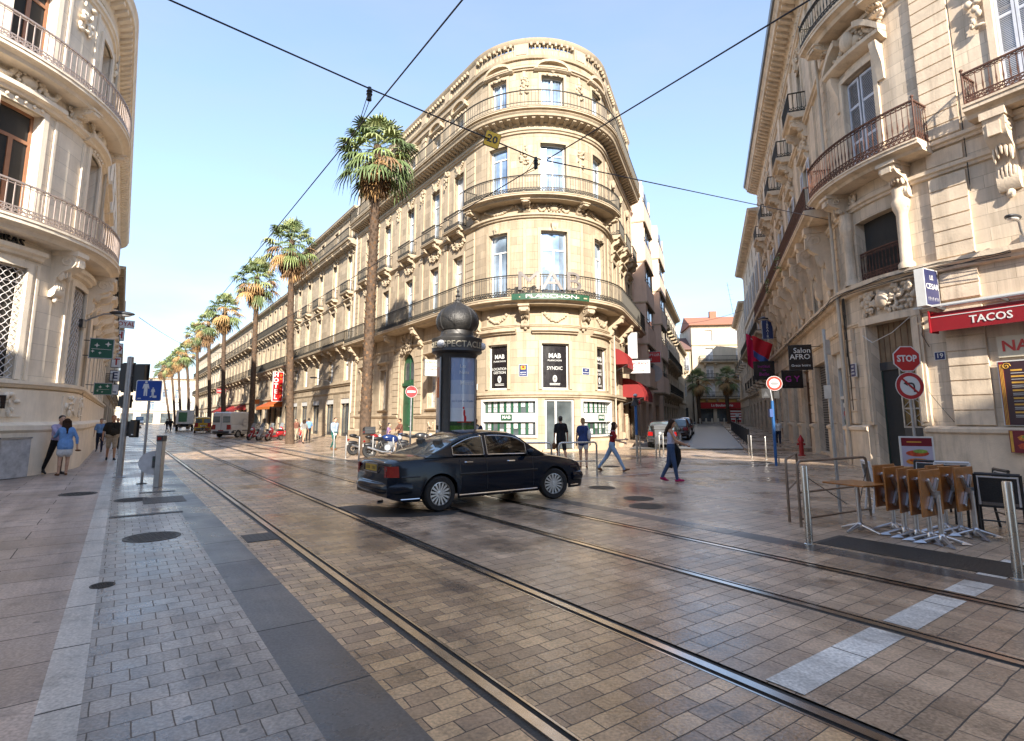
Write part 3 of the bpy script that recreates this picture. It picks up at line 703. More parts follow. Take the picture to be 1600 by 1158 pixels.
def balcony(F, s0, s1, zb, zt, proj, par, org, m, iron, rail_h=1.0, spacing=0.14, rich=1, corbels=(), cw=.35, cz=None, crich=True, ends=True, name='balcony'):
 mb = MB(); p = proj; h = zt - zb
 fprof(mb, F, s0, s1, [(0, zb), (p * .72, zb), (p * .78, zb + h * .3), (p * .9, zb + h * .45), (p, zb + h * .5), (p, zb + h * .8), (p + .03, zb + h * .82), (p + .03, zt), (0, zt)], m)
 o = mb.build(name, par, org)
 railing(F, s0 + .05, s1 - .05, p - .06, zt, zt + rail_h, o, org, iron, spacing, rich, ends)
 for s in corbels: corbel(F, s, cw, p * .86, cz if cz else zb - .9, zb, o, org, m, crich)
 return o
def cornice(mb, F, s0, s1, z, h, p, m, mod=0.45, mw=0.16):
 fprof(mb, F, s0, s1, [(0, z), (.06, z), (.10, z + h * .2), (.2 * p, z + h * .3), (.2 * p, z + h * .42), (.82 * p, z + h * .62), (.86 * p, z + h * .64), (.9 * p, z + h * .82), (p, z + h * .96), (p, z + h), (0, z + h)], m)
 if mod:
  n = max(1, int((s1 - s0) / mod))
  for k in range(n):
   s = s0 + (s1 - s0) * (k + .5) / n
   fprof(mb, F, s - mw / 2, s + mw / 2, [(0, z + h * .22), (.3 * p, z + h * .26), (.74 * p, z + h * .48), (.76 * p, z + h * .615), (0, z + h * .43)], m)
def band(mb, F, s0, s1, z, h, p, m): fprof(mb, F, s0, s1, [(0, z), (p * .5, z + h * .1), (p * .6, z + h * .4), (p, z + h * .55), (p, z + h), (0, z + h * 1.08)], m)
def rust(mb, F, s0, s1, z0, z1, m, pr=.06, hh=.42, gap=.03):
 """rusticated strip: separate blocks with sunk joints"""
 n = max(1, round((z1 - z0) / hh))
 for k in range(n):
  a = z0 + (z1 - z0) * k / n; b = z0 + (z1 - z0) * (k + 1) / n
  fprof(mb, F, s0, s1, [(0, a), (pr - .035, a), (pr - .035, a + gap * .5), (pr, a + gap * .7), (pr, b - gap * .7), (pr - .035, b - gap * .5), (pr - .035, b), (0, b)], m)
def shell(F, s0, s1, z1, dep, par, org, m, roofm, backpts=None, z0=0.0):
 """party walls, back wall and flat roof of a building, so that it is a solid"""
 mb = MB(); ss = F.br(s0, s1)
 front = [F.P(s, -.32, 0) for s in ss]
 back = backpts if backpts else [F.P(s1, -dep, 0), F.P(s0, -dep, 0)]
 P = [front[-1]] + [Vector(b) for b in back] + [front[0]]
 for a, b in zip(P, P[1:]):
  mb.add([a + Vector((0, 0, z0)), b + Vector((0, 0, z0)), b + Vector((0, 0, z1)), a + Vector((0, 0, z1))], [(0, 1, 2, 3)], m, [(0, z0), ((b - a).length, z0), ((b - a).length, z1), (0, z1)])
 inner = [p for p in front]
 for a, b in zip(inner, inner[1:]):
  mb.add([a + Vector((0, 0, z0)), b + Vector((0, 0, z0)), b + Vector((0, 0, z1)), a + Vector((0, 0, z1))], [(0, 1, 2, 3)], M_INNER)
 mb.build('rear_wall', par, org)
 r = MB(); poly = [F.P(s, 0.0, z1) for s in ss] + [Vector((b.x, b.y, z1)) for b in map(Vector, back)]
 r.add(poly, [tuple(range(len(poly)))], roofm); r.build('roof', par, org)
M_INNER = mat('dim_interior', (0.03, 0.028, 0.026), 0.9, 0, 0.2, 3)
M_ROOF = mat('clay_roof', (0.30, 0.13, 0.08), 0.85, 0, 0.3, 8, bump=0.4, bscale=20)
M_ZINC = mat('zinc_roof', (0.22, 0.23, 0.24), 0.5, 0.3, 0.15, 3)
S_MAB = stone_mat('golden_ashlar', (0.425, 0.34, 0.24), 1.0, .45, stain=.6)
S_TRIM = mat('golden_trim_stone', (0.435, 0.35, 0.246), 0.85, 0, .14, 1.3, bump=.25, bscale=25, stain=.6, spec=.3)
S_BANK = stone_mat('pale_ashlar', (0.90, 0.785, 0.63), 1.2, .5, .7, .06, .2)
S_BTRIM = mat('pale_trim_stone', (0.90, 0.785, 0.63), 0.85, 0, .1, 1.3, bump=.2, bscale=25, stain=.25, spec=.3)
S_RB = stone_mat('weathered_ashlar', (0.67, 0.55, 0.42), .9, .40, .6, .10, .5)
S_RTRIM = mat('weathered_trim_stone', (0.66, 0.535, 0.40), 0.85, 0, .2, 1.1, bump=.35, bscale=22, stain=.6, spec=.3)
S_PINK = mat('pink_render', (0.66, 0.51, 0.41), 0.85, 0, .1, .8, bump=.15, bscale=40, stain=.25, spec=.3)
S_CREAM = mat('cream_render', (0.50, 0.42, 0.31), 0.85, 0, .1, .8, bump=.15, bscale=40, stain=.3, spec=.3)
S_GREYR = mat('grey_render', (0.52, 0.45, 0.36), 0.85, 0, .15, .8, bump=.2, bscale=30, stain=.5, spec=.3)
# ================================================================== BUILDINGS
def ftext(mb, F, txt, size, s, d, z, m, depth=.012, bold=0.0, align='CENTER', sx=1.0):
 mb.text(txt, size, None, None, None, m, depth, align, bold, fn=lambda x, y, zz: F.P(s + x, d + zz, z + y), sx=sx)
C0 = (1.53, 33.4); R0 = 4.45
AL = math.degrees(math.atan2(-.58, -.815)); dr = (.359, .933); AR = math.degrees(math.atan2(-.359, .933))
TL = (C0[0] + R0 * math.cos(rad(AL)), C0[1] + R0 * math.sin(rad(AL))); TR = (C0[0] + R0 * math.cos(rad(AR)), C0[1] + R0 * math.sin(rad(AR)))
ROW = Fac([('L', (TL[0] - .58 * 150, TL[1] + .815 * 150), TL), ('A', C0, R0, AL, AR), ('L', TR, (TR[0] + dr[0] * 90, TR[1] + dr[1] * 90))])
M_VINYL = mat('black_vinyl', (0.012, 0.010, 0.012), 0.25, 0, .1, 5)
M_LETTER = mat('white_lettering', (0.64, 0.632, 0.608), 0.5, 0, 0, 5)
M_GREEN = mat('dark_green_paint', (0.015, 0.07, 0.035), 0.4, 0, .15, 5)
M_DOORG = mat('green_door_paint', (0.02, 0.085, 0.04), 0.45, 0, .2, 4)
M_PAPER = mat('paper_sheet', (0.576, 0.568, 0.544), 0.6, 0, .12, 9)
M_BROWNW = mat('brown_wood', (0.16, 0.085, 0.045), 0.55, 0, .25, 5)
# ---------------------------------------------------------------- the rounded corner building in the centre
def corner_building():
 F = ROW; s0, s1 = 129.75, 169.4; A, B = 150.05, 159.64
 org = F.P(155.1); b = empty('corner_building', org)
 tag(b, 'rounded cream stone corner building with three iron balconies between the two streets', 'building')
 arcw = [(151.85, 1.25), (155.1, 1.5), (158.45, 1.25)]
 left = [132.6, 136.7, 140.95, 144.85, 148.0]; right = [162.2, 165.0, 167.8]
 ops = []; W = []
 for c, w in arcw:
  ops += [(c - w / 2, c + w / 2, 3.25, 5.70), (c - w / 2, c + w / 2, 8.15, 12.0), (c - w / 2, c + w / 2, 13.95, 17.15), (c - w * .44, c + w * .44, 18.95, 21.3)]
 for c in left:
  if c == 140.95: ops.append((139.85, 142.05, .12, 6.25, 'arch'))
  else: ops.append((c - .58, c + .58, 2.35, 5.35))
  ops += [(c - .6, c + .6, 8.15, 11.55), (c - .6, c + .6, 13.25, 16.9), (c - .52, c + .52, 18.95, 20.9)]
 for c in right: ops += [(c - .6, c + .6, 3.2, 5.6), (c - .6, c + .6, 8.15, 11.6), (c - .6, c + .6, 13.3, 16.8), (c - .5, c + .5, 18.95, 20.9)]
 shops = [(150.75, 154.1, .72, 2.72), (156.55, 159.75, .72, 2.72)]
 ops += shops + [(154.5, 156.15, .12, 2.72)] + [(161.2, 163.4, .1, 2.9), (164.2, 166.0, .1, 2.9), (166.6, 168.6, .1, 2.9)]
 mb = MB(); wall(mb, F, s0, s1, 0, 23.0, ops, S_MAB); mb.build('wall', b, org)
 shell(F, s0, s1, 22.6, 12, b, org, S_GREYR, M_ZINC, backpts=[F.P(s1, -8), F.P(s0 + 6, -12), F.P(s0, -12)])
 # mouldings and courses
 mb = MB()
 for (a, e) in ((s0, 150.4), (160.0, 161.0), (163.6, 164.0), (168.8, s1)): fprof(mb, F, a, e, [(0, 0), (.22, 0), (.22, .7), (.14, .8), (0, .84)], S_TRIM); mb.cut()
 fprof(mb, F, 150.2, 154.4, [(0, 0), (.18, 0), (.18, .5), (.1, .6), (0, .62)], S_TRIM); mb.cut(); fprof(mb, F, 156.25, 160.0, [(0, 0), (.18, 0), (.18, .5), (.1, .6), (0, .62)], S_TRIM)
 mb.build('plinth', b, org)
 mb = MB(); band(mb, F, 150.2, s1, 2.80, .28, .2, S_TRIM); band(mb, F, s0, 139.5, 1.72, .22, .12, S_TRIM); band(mb, F, 142.4, 150.0, 1.72, .22, .12, S_TRIM)
 band(mb, F, s0, s1, 12.72, .26, .22, S_TRIM); band(mb, F, s0, s1, 17.75, .3, .18, S_TRIM); band(mb, F, s0, s1, 6.62, .16, .1, S_TRIM)
 for c, w in arcw: band(mb, F, c - w / 2 - .5, c + w / 2 + .5, 6.22, .26, .3, S_TRIM)
 band(mb, F, s0, s1, 21.62, .22, .2, S_TRIM)
 mb.build('string_course', b, org)
 # rusticated pilasters
 mb = MB()
 for a, e, z0, z1 in [(149.0, 149.9, 2.0, 7.6), (149.0, 149.9, 8.1, 12.6), (149.0, 149.9, 13.1, 17.6), (160.0, 160.8, 3.1, 7.6), (160.0, 160.8, 8.1, 12.6), (160.0, 160.8, 13.1, 17.6),
       (s0 + .05, s0 + .85, .9, 7.6), (s0 + .05, s0 + .85, 8.1, 12.6), (s0 + .05, s0 + .85, 13.1, 17.6), (138.6, 139.6, 2.0, 6.3), (142.3, 143.3, 2.0, 6.3), (s1 - .8, s1 - .05, 3.1, 17.6)]:
  rust(mb, F, a, e, z0, z1, S_TRIM, .09, .44); mb.cut()
 for x in (153.45, 156.8):
  for z0, z1 in ((8.2, 12.6), (13.1, 17.6), (19.0, 21.6)): fbox(mb, F, x - .09, x + .09, 0, .05, z0, z1, S_TRIM); mb.cut()
 for x in (146.4, 142.9, 138.8, 134.6):
  for z0, z1 in ((8.1, 12.7), (13.1, 17.7), (18.95, 21.6)): fbox(mb, F, x - .22, x + .22, 0, .08, z0, z1, S_TRIM); fbox(mb, F, x - .3, x + .3, 0, .12, z1 - .35, z1 - .1, S_TRIM); mb.cut()
 mb.build('pilaster', b, org)
 # carved relief
 mb = MB()
 for c, w in arcw:
  carve(mb, F, c - 1.0, c + 1.0, 13.0, 13.6, .02, S_TRIM, 'cartouche' if c == 155.1 else 'garland', int(c)); mb.cut(); fbox(mb, F, c - .75, c + .75, 0, .05, 6.68, 7.5, S_TRIM); carve(mb, F, c - .62, c + .62, 6.75, 7.42, .06, S_TRIM, 'garland', int(c * 3)); mb.cut()
  fell(mb, F, c, .1, 20.9 + .75, .2, .08, .2, S_TRIM); mb.cut()
 for x in (153.45, 156.85):
  carve(mb, F, x - .22, x + .22, 15.9, 17.0, .04, S_TRIM, 'leaf', int(x)); carve(mb, F, x - .22, x + .22, 20.2, 21.2, .04, S_TRIM, 'leaf', int(x) + 5); carve(mb, F, x - .5, x + .5, 13.0, 13.6, .03, S_TRIM, 'garland', int(x) + 9)
 for c in left: carve(mb, F, c - .7, c + .7, 11.95, 12.6, .06, S_TRIM, 'cartouche', int(c)); carve(mb, F, c - .5, c + .5, 17.1, 17.65, .03, S_TRIM, 'garland', int(c))
 for x in (146.4, 142.9, 138.8, 134.6): carve(mb, F, x - .25, x + .25, 16.6, 17.6, .1, S_TRIM, 'leaf', int(x))
 carve(mb, F, 140.0, 141.9, 6.3, 7.55, .1, S_TRIM, 'leaf', 77)
 for c in (144.85, 136.7): fbox(mb, F, c - .5, c + .5, 0, .06, .95, 1.6, S_TRIM); carve(mb, F, c - .35, c + .35, 1.05, 1.5, .06, S_TRIM, 'garland', int(c) + 2); mb.cut(); fbox(mb, F, c - .62, c + .62, 0, .05, 5.9, 6.5, S_TRIM)
 mb.build('carving', b, org, smooth=60)
 # cornices: under the top balcony, and the attic balustrade
 mb = MB(); cornice(mb, F, s0, s1, 18.05, .62, .85, S_TRIM, .42, .17)
 n = int((s1 - s0) / .14)
 for k in range(n):
  s = s0 + (s1 - s0) * (k + .5) / n; fbox(mb, F, s - .04, s + .04, .05, .12, 17.95, 18.12, S_TRIM)
 mb.build('cornice', b, org)
 mb = MB(); fprof(mb, F, s0, s1, [(-.3, 22.35), (.12, 22.35), (.18, 22.5), (-.3, 22.5)], S_TRIM); fprof(mb, F, s0, s1, [(-.3, 23.3), (.1, 23.3), (.2, 23.42), (.24, 23.55), (-.3, 23.6)], S_TRIM)
 piers = [149.6, 153.3, 156.9, 160.4] + [146.4, 142.9, 138.8, 134.6, s0 + .4] + [163.6, 166.4, s1 - .4]
 for p in piers: fbox(mb, F, p - .42, p + .42, -.25, .1, 22.5, 23.3, S_TRIM); fbox(mb, F, p - .3, p + .3, .1, .13, 22.62, 23.18, S_TRIM)
 ps = sorted(piers)
 for a, e in zip(ps, ps[1:]):
  k = int((e - a - .9) / .24)
  for i in range(k):
   s = a + .45 + (e - a - .9) * (i + .5) / k; p = F.P(s, -.06, 0)
   mb.lathe(p, [(.05, 22.5), (.09, 22.62), (.095, 22.75), (.05, 22.98), (.045, 23.1), (.075, 23.22), (.075, 23.3)], S_TRIM, 7)
  m_ = int((e - a - .8) / .34)
  for i in range(m_):
   s = a + .42 + (e - a - .84) * (i + .5) / m_; fbox(mb, F, s - .06, s + .06, .05, .2, 23.12, 23.32, S_TRIM)
 mb.build('parapet', b, org, smooth=40)
 # windows
 for c, w in arcw:
  window(F, c, w, 8.15, 12.0, b, org, surr='key', stone=S_TRIM, glass=M_GLASS); window(F, c, w, 13.95, 17.15, b, org, surr='plain', stone=S_TRIM, glass=M_GLASS, trans=.8)
  window(F, c, w * .88, 18.95, 21.3, b, org, surr='ped', stone=S_TRIM, trans=0)
  o = window(F, c, w, 3.25, 5.70, b, org, surr='plain', stone=S_TRIM, glass=M_GLASSD, trans=0, mull=0, dep=.22)
  p = MB(); fbox(p, F, c - w / 2 + .06, c + w / 2 - .06, -.20, -.19, 3.33, 5.64, M_VINYL)
  ftext(p, F, 'MAB', .36 if c == 155.1 else .33, c, -.19, 5.05, M_LETTER, .008, .012); ftext(p, F, 'PLANCHON', .13, c, -.19, 4.80, M_LETTER, .008, sx=1.15)
  for k, t in enumerate({151.85: ['LOCATION', 'GESTION'], 155.1: ['SYNDIC'], 158.45: ['VENTE', 'ACHAT']}[c]): ftext(p, F, t, .2 if c != 155.1 else .26, c, -.19, 4.38 - .2 * k, M_LETTER, .008)
  p.lathe((0, 0, 0), [], M_LETTER) if False else None
  fpoly(p, F, [(c + .12 * math.cos(a * .349), 3.82 + .19 * math.sin(a * .349)) for a in range(18)], -.19, -.184, M_LETTER)
  fpoly(p, F, [(c + .06 * math.cos(a * .349), 3.82 + .12 * math.sin(a * .349)) for a in range(18)], -.184, -.18, M_VINYL); fbox(p, F, c - .012, c + .012, -.184, -.176, 3.66, 3.98, M_LETTER)
  for z in (3.55, 3.48): fbox(p, F, c - .3, c + .3, -.19, -.185, z, z + .025, M_LETTER)
  p.build('poster', o, org)
 for i, c in enumerate(left):
  g = M_CURTAIN if i in (0, 4) else M_GLASS
  if c != 140.95: window(F, c, 1.16, 2.35, 5.35, b, org, surr='sillhood', stone=S_TRIM, glass=M_CURTAIN, trans=0, bars=5, frame=S_GREYR)
  window(F, c, 1.2, 8.15, 11.55, b, org, surr='plain', stone=S_TRIM, glass=g); window(F, c, 1.2, 13.25, 16.9, b, org, surr='key', stone=S_TRIM, glass=g)
  window(F, c, 1.04, 18.95, 20.9, b, org, surr='ped', stone=S_TRIM, trans=0)
  balcony(F, c - 1.0, c + 1.0, 12.95, 13.2, .62, b, org, S_TRIM, M_IRON, .98, .13, 1, [c - .7, c + .7], .22, 12.3, False)
 for c in right:
  window(F, c, 1.2, 3.2, 5.6, b, org, glass=M_GLASSD); window(F, c, 1.2, 8.15, 11.6, b, org, surr='hood', stone=S_TRIM); window(F, c, 1.2, 13.3, 16.8, b, org, surr='key', stone=S_TRIM); window(F, c, 1.0, 18.95, 20.9, b, org, surr='ped', stone=S_TRIM, trans=0)
  balcony(F, c - 1.0, c + 1.0, 12.95, 13.2, .62, b, org, S_TRIM, M_IRON, .98, .16, 1, [c - .7, c + .7], .25, 12.2, False)
 # green arched door
 mb = MB(); fbox(mb, F, 139.85, 142.05, -.32, -.24, .12, 6.25, M_DOORG)
 for x0, x1 in ((139.95, 140.88), (141.02, 141.95)):
  for z0, z1 in ((.3, 1.1), (1.25, 2.6), (2.75, 3.85)): fbox(mb, F, x0 + .08, x1 - .08, -.24, -.215, z0, z1, M_DOORG); fbox(mb, F, x0 + .2, x1 - .2, -.215, -.20, z0 + .12, z1 - .12, M_DOORG)
 fbox(mb, F, 139.85, 142.05, -.24, -.12, 3.98, 4.2, M_DOORG); fbox(mb, F, 140.9, 141.0, -.24, -.19, .15, 6.2, M_DOORG)
 o = mb.build('door', b, org); mb = MB(); mb.ell(F.P(141.08, -.18, 1.15), .05, M_STEEL, 8, 6); mb.build('handle', o, org)
 mb = MB(); fbox(mb, F, 140.15, 140.85, -.23, -.225, 4.4, 5.6, M_GLASSD); fbox(mb, F, 141.05, 141.75, -.23, -.225, 4.4, 5.6, M_GLASSD); mb.build('fanlight', o, org)
 # balconies
 balcony(F, s0 + .1, s1 - .1, 7.72, 8.08, 1.0, b, org, S_TRIM, M_IRON, 1.2, .14, 1, [150.4, 153.5, 156.75, 160.0, 147.2, 143.2, 138.7, 134.6, 131.0, 163.6, 166.4], .42, 6.55)
 balcony(F, 150.0, 159.7, 13.58, 13.88, .95, b, org, S_TRIM, M_IRON, 1.0, .13, 1, [150.3, 153.6, 156.6, 159.4], .36, 12.98)
 balcony(F, s0 + .1, s1 - .1, 18.64, 18.92, .92, b, org, S_TRIM, M_IRON, .98, .17, 0, [], .3, 18)
 # shop front under the ledge
 for i, (a, e, z0, z1) in enumerate(shops):
  mb = MB(); m = M_WHITE
  fbox(mb, F, a, a + .1, -.2, .1, z0, z1, m); fbox(mb, F, e - .1, e, -.2, .1, z0, z1, m); fbox(mb, F, a + .1, e - .1, -.2, .1, z1 - .1, z1, m); fbox(mb, F, a + .1, e - .1, -.2, .1, z0, z0 + .1, m); fbox(mb, F, a + .1, e - .1, -.2, .06, 1.52, 1.98, m)
  fbox(mb, F, (a + e) / 2 - .32, (a + e) / 2 + .32, .06, .07, 1.58, 1.92, M_GREEN); ftext(mb, F, 'MAB', .24, (a + e) / 2, .07, 1.76, M_LETTER, .006, .012)
  o = mb.build('shop_window', b, org)
  g = MB(); fbox(g, F, a + .1, e - .1, -.2, -.12, z0 + .1, 1.52, M_GLASSD); fbox(g, F, a + .1, e - .1, -.2, -.12, 1.98, z1 - .1, M_GLASSD); g.build('pane', o, org)
  q = MB(); R_ = random.Random(i)
  for z in (1.98 + .02, .85):
   for k in range(int((e - a) / .42)):
    x = a + .2 + k * .42; q.cut()
    fbox(q, F, x, x + .13, -.12, -.117, z, z + .62, M_GREEN)
    for zz in (z + .04, z + .33):
     if R_.random() < .85: fbox(q, F, x + .15, x + .37, -.12, -.112, zz, zz + .25, M_PAPER); fbox(q, F, x + .18, x + .34, -.112, -.110, zz + .1, zz + .22, mat('photo_print', (.25, .3, .33), .5, 0, .5, 14))
  q.build('listing_card', o, org)
 mb = MB(); a, e = 154.5, 156.15
 fbox(mb, F, a, a + .09, -.3, -.1, .12, 2.72, M_WHITE); fbox(mb, F, e - .09, e, -.3, -.1, .12, 2.72, M_WHITE); fbox(mb, F, a + .09, e - .09, -.3, -.1, 2.62, 2.72, M_WHITE); fbox(mb, F, a + .55, a + .66, -.28, -.12, .12, 2.62, M_WHITE); fbox(mb, F, a + .09, e - .09, -.26, -.2, .14, 2.62, M_GLASSD)
 fbox(mb, F, a + .8, a + .83, -.2, -.12, .9, 1.5, M_STEEL)
 o = mb.build('door', b, org)
 mb = MB(); fbox(mb, F, a - .15, e + .15, -.3, .45, .004, .12, S_TRIM); mb.build('step', b, org)
 for (a, e) in ((161.2, 163.4), (164.2, 166.0), (166.6, 168.6)):
  mb = MB(); fbox(mb, F, a, e, -.3, -.26, .1, 2.9, M_GLASSD); fbox(mb, F, a, a + .08, -.26, -.18, .1, 2.9, M_BROWNW); fbox(mb, F, e - .08, e, -.26, -.18, .1, 2.9, M_BROWNW); fbox(mb, F, a, e, -.26, -.17, 2.3, 2.42, M_BROWNW); mb.build('shop_window', b, org)
 mb = MB(); mb.tube([F.P(160.9, .12, .1), F.P(160.9, .12, 7.5)], .05, S_GREYR, 7); mb.cut(); mb.tube([F.P(129.9, .14, 2.2), F.P(129.9, .14, 22.3)], .055, S_GREYR, 7); mb.build('drainpipe', b, org)
corner_building()
# letters on the first balcony and small wall plates
def wall_sign(name, F, s, z, w, h, d, fg, bg, lines, label, cat='sign', th=.03, border=None, group=None, curved=True):
 org = F.P(s, d, z); mb = MB()
 fbox(mb, F, s - w / 2, s + w / 2, d - .02 if d > .02 else 0, d + th, z - h / 2, z + h / 2, bg)
 if border:
  fbox(mb, F, s - w / 2 - .02, s + w / 2 + .02, 0 if d <= .02 else d - .03, d + th - .006, z - h / 2 - .02, z + h / 2 + .02, border)
 for (t, size, dx, dz, m) in lines: ftext(mb, F, t, size, s + dx, d + th, z + dz, m or fg, .008, .01)
 o = mb.build(name, org=org); tag(o, label, cat, group); return o
M_BLUEP = mat('enamel_blue', (0.015, 0.03, 0.12), .35, 0, .08, 5)
M_YEL = mat('yellow_paint', (0.6, 0.384, 0.032), .4, 0, .06, 5)
def balcony_letters():
 F = ROW; c = 154.75; d = .98; org = F.P(c, d, 8.3); mb = MB(); gm = mat('grey_metal_letters', (0.17, 0.15, 0.14), .5, .2, .15, 5)
 for ch, dx in (('M', -.98), ('A', .02), ('B', .98)): ftext(mb, F, ch, 1.45, c + dx, d + .02, 8.86, gm, .06, .0)
 fbox(mb, F, c - 1.75, c + 1.75, d + .0, d + .05, 7.9, 8.22, M_GREEN)
 ftext(mb, F, 'PLANCHON', .27, c, d + .05, 8.06, M_LETTER, .01, 0, sx=1.55)
 tag(mb.build('balcony_sign', org=org), 'large grey MAB letters over green PLANCHON strip on the lowest curved balcony', 'sign')
balcony_letters()
wall_sign('wall_plaque', ROW, 153.35, 4.25, .42, .62, .0, M_LETTER, M_BLUEP, [('agence', .11, 0, -.1, None), ('locative', .10, 0, -.22, None)], 'blue plaque with a yellow square beside the black window lettered LOCATION GESTION', 'plaque', border=M_LETTER)
_p = MB(); fbox(_p, ROW, 153.22, 153.48, .03, .036, 4.3, 4.5, M_YEL); fbox(_p, ROW, 153.3, 153.42, .036, .04, 4.36, 4.48, M_RED); _o = _p.build('emblem', bpy.data.objects['wall_plaque'], ROW.P(153.35, 0, 4.25))
wall_sign('street_name_plate', ROW, 156.95, 4.25, .46, .34, .0, M_LETTER, M_BLUEP, [('RUE', .1, 0, .07, None), ('RONDELET', .085, 0, -.07, None)], 'small blue street name plate beside the black window lettered SYNDIC', 'sign', border=M_LETTER)
wall_sign('street_name_plate', ROW, 150.2, 3.45, .36, .3, .1, M_LETTER, M_BLUEP, [('RUE DE', .08, 0, .06, None), ('MAGUELONE', .06, 0, -.06, None)], 'small blue street name plate beside the advertising column', 'sign', border=M_LETTER)
# ---------------------------------------------------------------- generic terrace building along the tram street
def terrace(name, F, s0, s1, label, stone, trim, roof_z, floors, bays, gf, plinth=True, rail=True, lite=False, corn=None, depth_=12, roofm=None, group=None, pipe=True, z0=0.0, group_l=None):
 org = F.P((s0 + s1) / 2, 0, z0); b = empty(name, org); tag(b, label, 'building', group)
 ops = []
 for f in floors:
  for c in bays: ops.append((c - f['w'] / 2, c + f['w'] / 2, f['z0'], f['z1']) + (('arch',) if f.get('arch') else ()))
 for g in gf: ops.append((g[0], g[1], z0 + .15, g[2]))
 mb = MB(); wall(mb, F, s0, s1, z0, roof_z, ops, stone); mb.build('wall', b, org)
 shell(F, s0, s1, roof_z - .05, depth_, b, org, S_GREYR, roofm or M_ROOF, z0=z0)
 R_ = random.Random(int(s0 * 7))
 for f in floors:
  for i, c in enumerate(bays):
   gl = R_.choice([M_GLASS, M_CURTAIN, M_CURTAIN]) if not lite else R_.choice([M_GLASS, M_CURTAIN])
   sh = None
   if f.get('shut'):
    w = f['w']; sh = {'leaves': [(-1, c - w / 2 - w * .48, c - w / 2 - .02), (1, c + w / 2 + .02, c + w / 2 + w * .48)], 'mat': f['shut'], 'd': .06}
   window(F, c, f['w'], f['z0'], f['z1'], b, org, glass=f.get('glass', gl), surr=f.get('surr'), stone=trim, lite=lite, shut=sh, trans=f.get('trans', .75))
  if f.get('balc') == 'each':
   for c in bays: balcony(F, c - f['w'] / 2 - .45, c + f['w'] / 2 + .45, f['z0'] - .3, f['z0'] - .05, .6, b, org, trim, f.get('iron', M_IRON), .95, .16 if not lite else .3, 0 if lite else 1, [c - .55, c + .55] if not lite else [], .2, f['z0'] - .85, False)
  if f.get('balc') == 'long':
   balcony(F, f.get('bs0', s0 + .3), f.get('bs1', s1 - .3), f['z0'] - .34, f['z0'] - .05, .85, b, org, trim, f.get('iron', M_IRON), 1.0, .17 if not lite else .35, 0 if lite else 1, [c + k for c in bays for k in (-.9, .9)] if not lite else [c for c in bays], .3, f['z0'] - 1.15, not lite)
 mb = MB()
 for z, h, p in (corn or []):
  if h > .35: cornice(mb, F, s0, s1, z, h, p, trim, .5 if not lite else 0.8)
  else: band(mb, F, s0, s1, z, h, p, trim)
 mb.build('cornice', b, org)
 for g in gf:
  mb = MB(); a, e, zt = g[:3]; kind = g[3] if len(g) > 3 else 'glass'; z = z0 + .15
  fr = M_DGREY if kind != 'wood' else M_BROWNW
  fbox(mb, F, a, e, -.3, -.25, z, zt, M_GLASSD if kind != 'shutter' else M_GALV)
  for x in ([a, e - .07] + ([a + (e - a) / 2 - .03] if e - a > 1.4 else [])): fbox(mb, F, x, x + .07, -.25, -.19, z, zt, fr)
  fbox(mb, F, a + .07, e - .07, -.25, -.20, zt - .75, zt - .67, fr); fbox(mb, F, a + .07, e - .07, -.25, -.20, z, z + .3, fr)
  mb.build('shop_window', b, org)
 if pipe:
  mb = MB(); mb.tube([F.P(s1 - .12, .1, z0 + .1), F.P(s1 - .12, .1, roof_z - .6)], .05, S_GREYR, 6); mb.build('drainpipe', b, org)
 return b, org
# second building on the tram street
BB = [110.4, 114.5, 118.9, 123.5, 127.9]
b2, o2 = terrace('terrace_building', ROW, 108.4, 129.7, 'cream terrace building adjoining the rounded corner building, five window bays over wide shop openings', S_MAB, S_TRIM, 20.9,
  [dict(z0=5.1, z1=7.15, w=1.25, arch=False), dict(z0=8.4, z1=11.9, w=1.25, balc='long', surr='hood', bs0=108.6, bs1=129.4), dict(z0=13.15, z1=16.6, w=1.2, balc='each', surr='key'), dict(z0=17.9, z1=20.0, w=1.1, balc='long', surr='plain')],
  BB, [(c - 1.15, c + 1.15, 3.5) for c in BB], corn=[(4.62, .34, .22), (16.95, .6, .75), (20.35, .55, .5), (12.3, .25, .15), (3.95, .2, .1)])
mb = MB()
for c in BB: fbox(mb, ROW, c - 1.15, c + 1.15, -.2, -.05, 3.05, 3.5, M_WHITE); mb.cut()
mb.build('fascia', b2, o2)
bays3 = [85.6 + 3.0 * k for k in range(8)]
terrace('terrace_building', ROW, 84.0, 108.3, 'lower cream terrace building behind the red hotel sign and second palm', S_MAB, S_TRIM, 17.3,
  [dict(z0=4.6, z1=6.9, w=1.1, arch=True), dict(z0=8.15, z1=11.4, w=1.15, balc='long', surr='plain'), dict(z0=13.0, z1=16.3, w=1.1, balc='long', surr='plain')],
  bays3, [(c - 1.0, c + 1.0, 3.1) for c in bays3], corn=[(4.0, .3, .2), (12.0, .25, .15), (16.6, .6, .6), (7.2, .25, .15)])
bays4 = [50.2 + 3.3 * k for k in range(10)]
terrace('terrace_building', ROW, 48.5, 83.9, 'long cream terrace building with shallow dark balconies behind the white van', S_MAB, S_TRIM, 17.0,
  [dict(z0=4.6, z1=7.0, w=1.2), dict(z0=8.1, z1=11.3, w=1.2, balc='long'), dict(z0=12.8, z1=15.8, w=1.15, balc='long')],
  bays4, [(c - 1.1, c + 1.1, 3.2) for c in bays4], corn=[(3.9, .3, .2), (16.3, .6, .6), (7.2, .2, .15)], lite=True)
bays5 = [6 + 3.6 * k for k in range(12)]
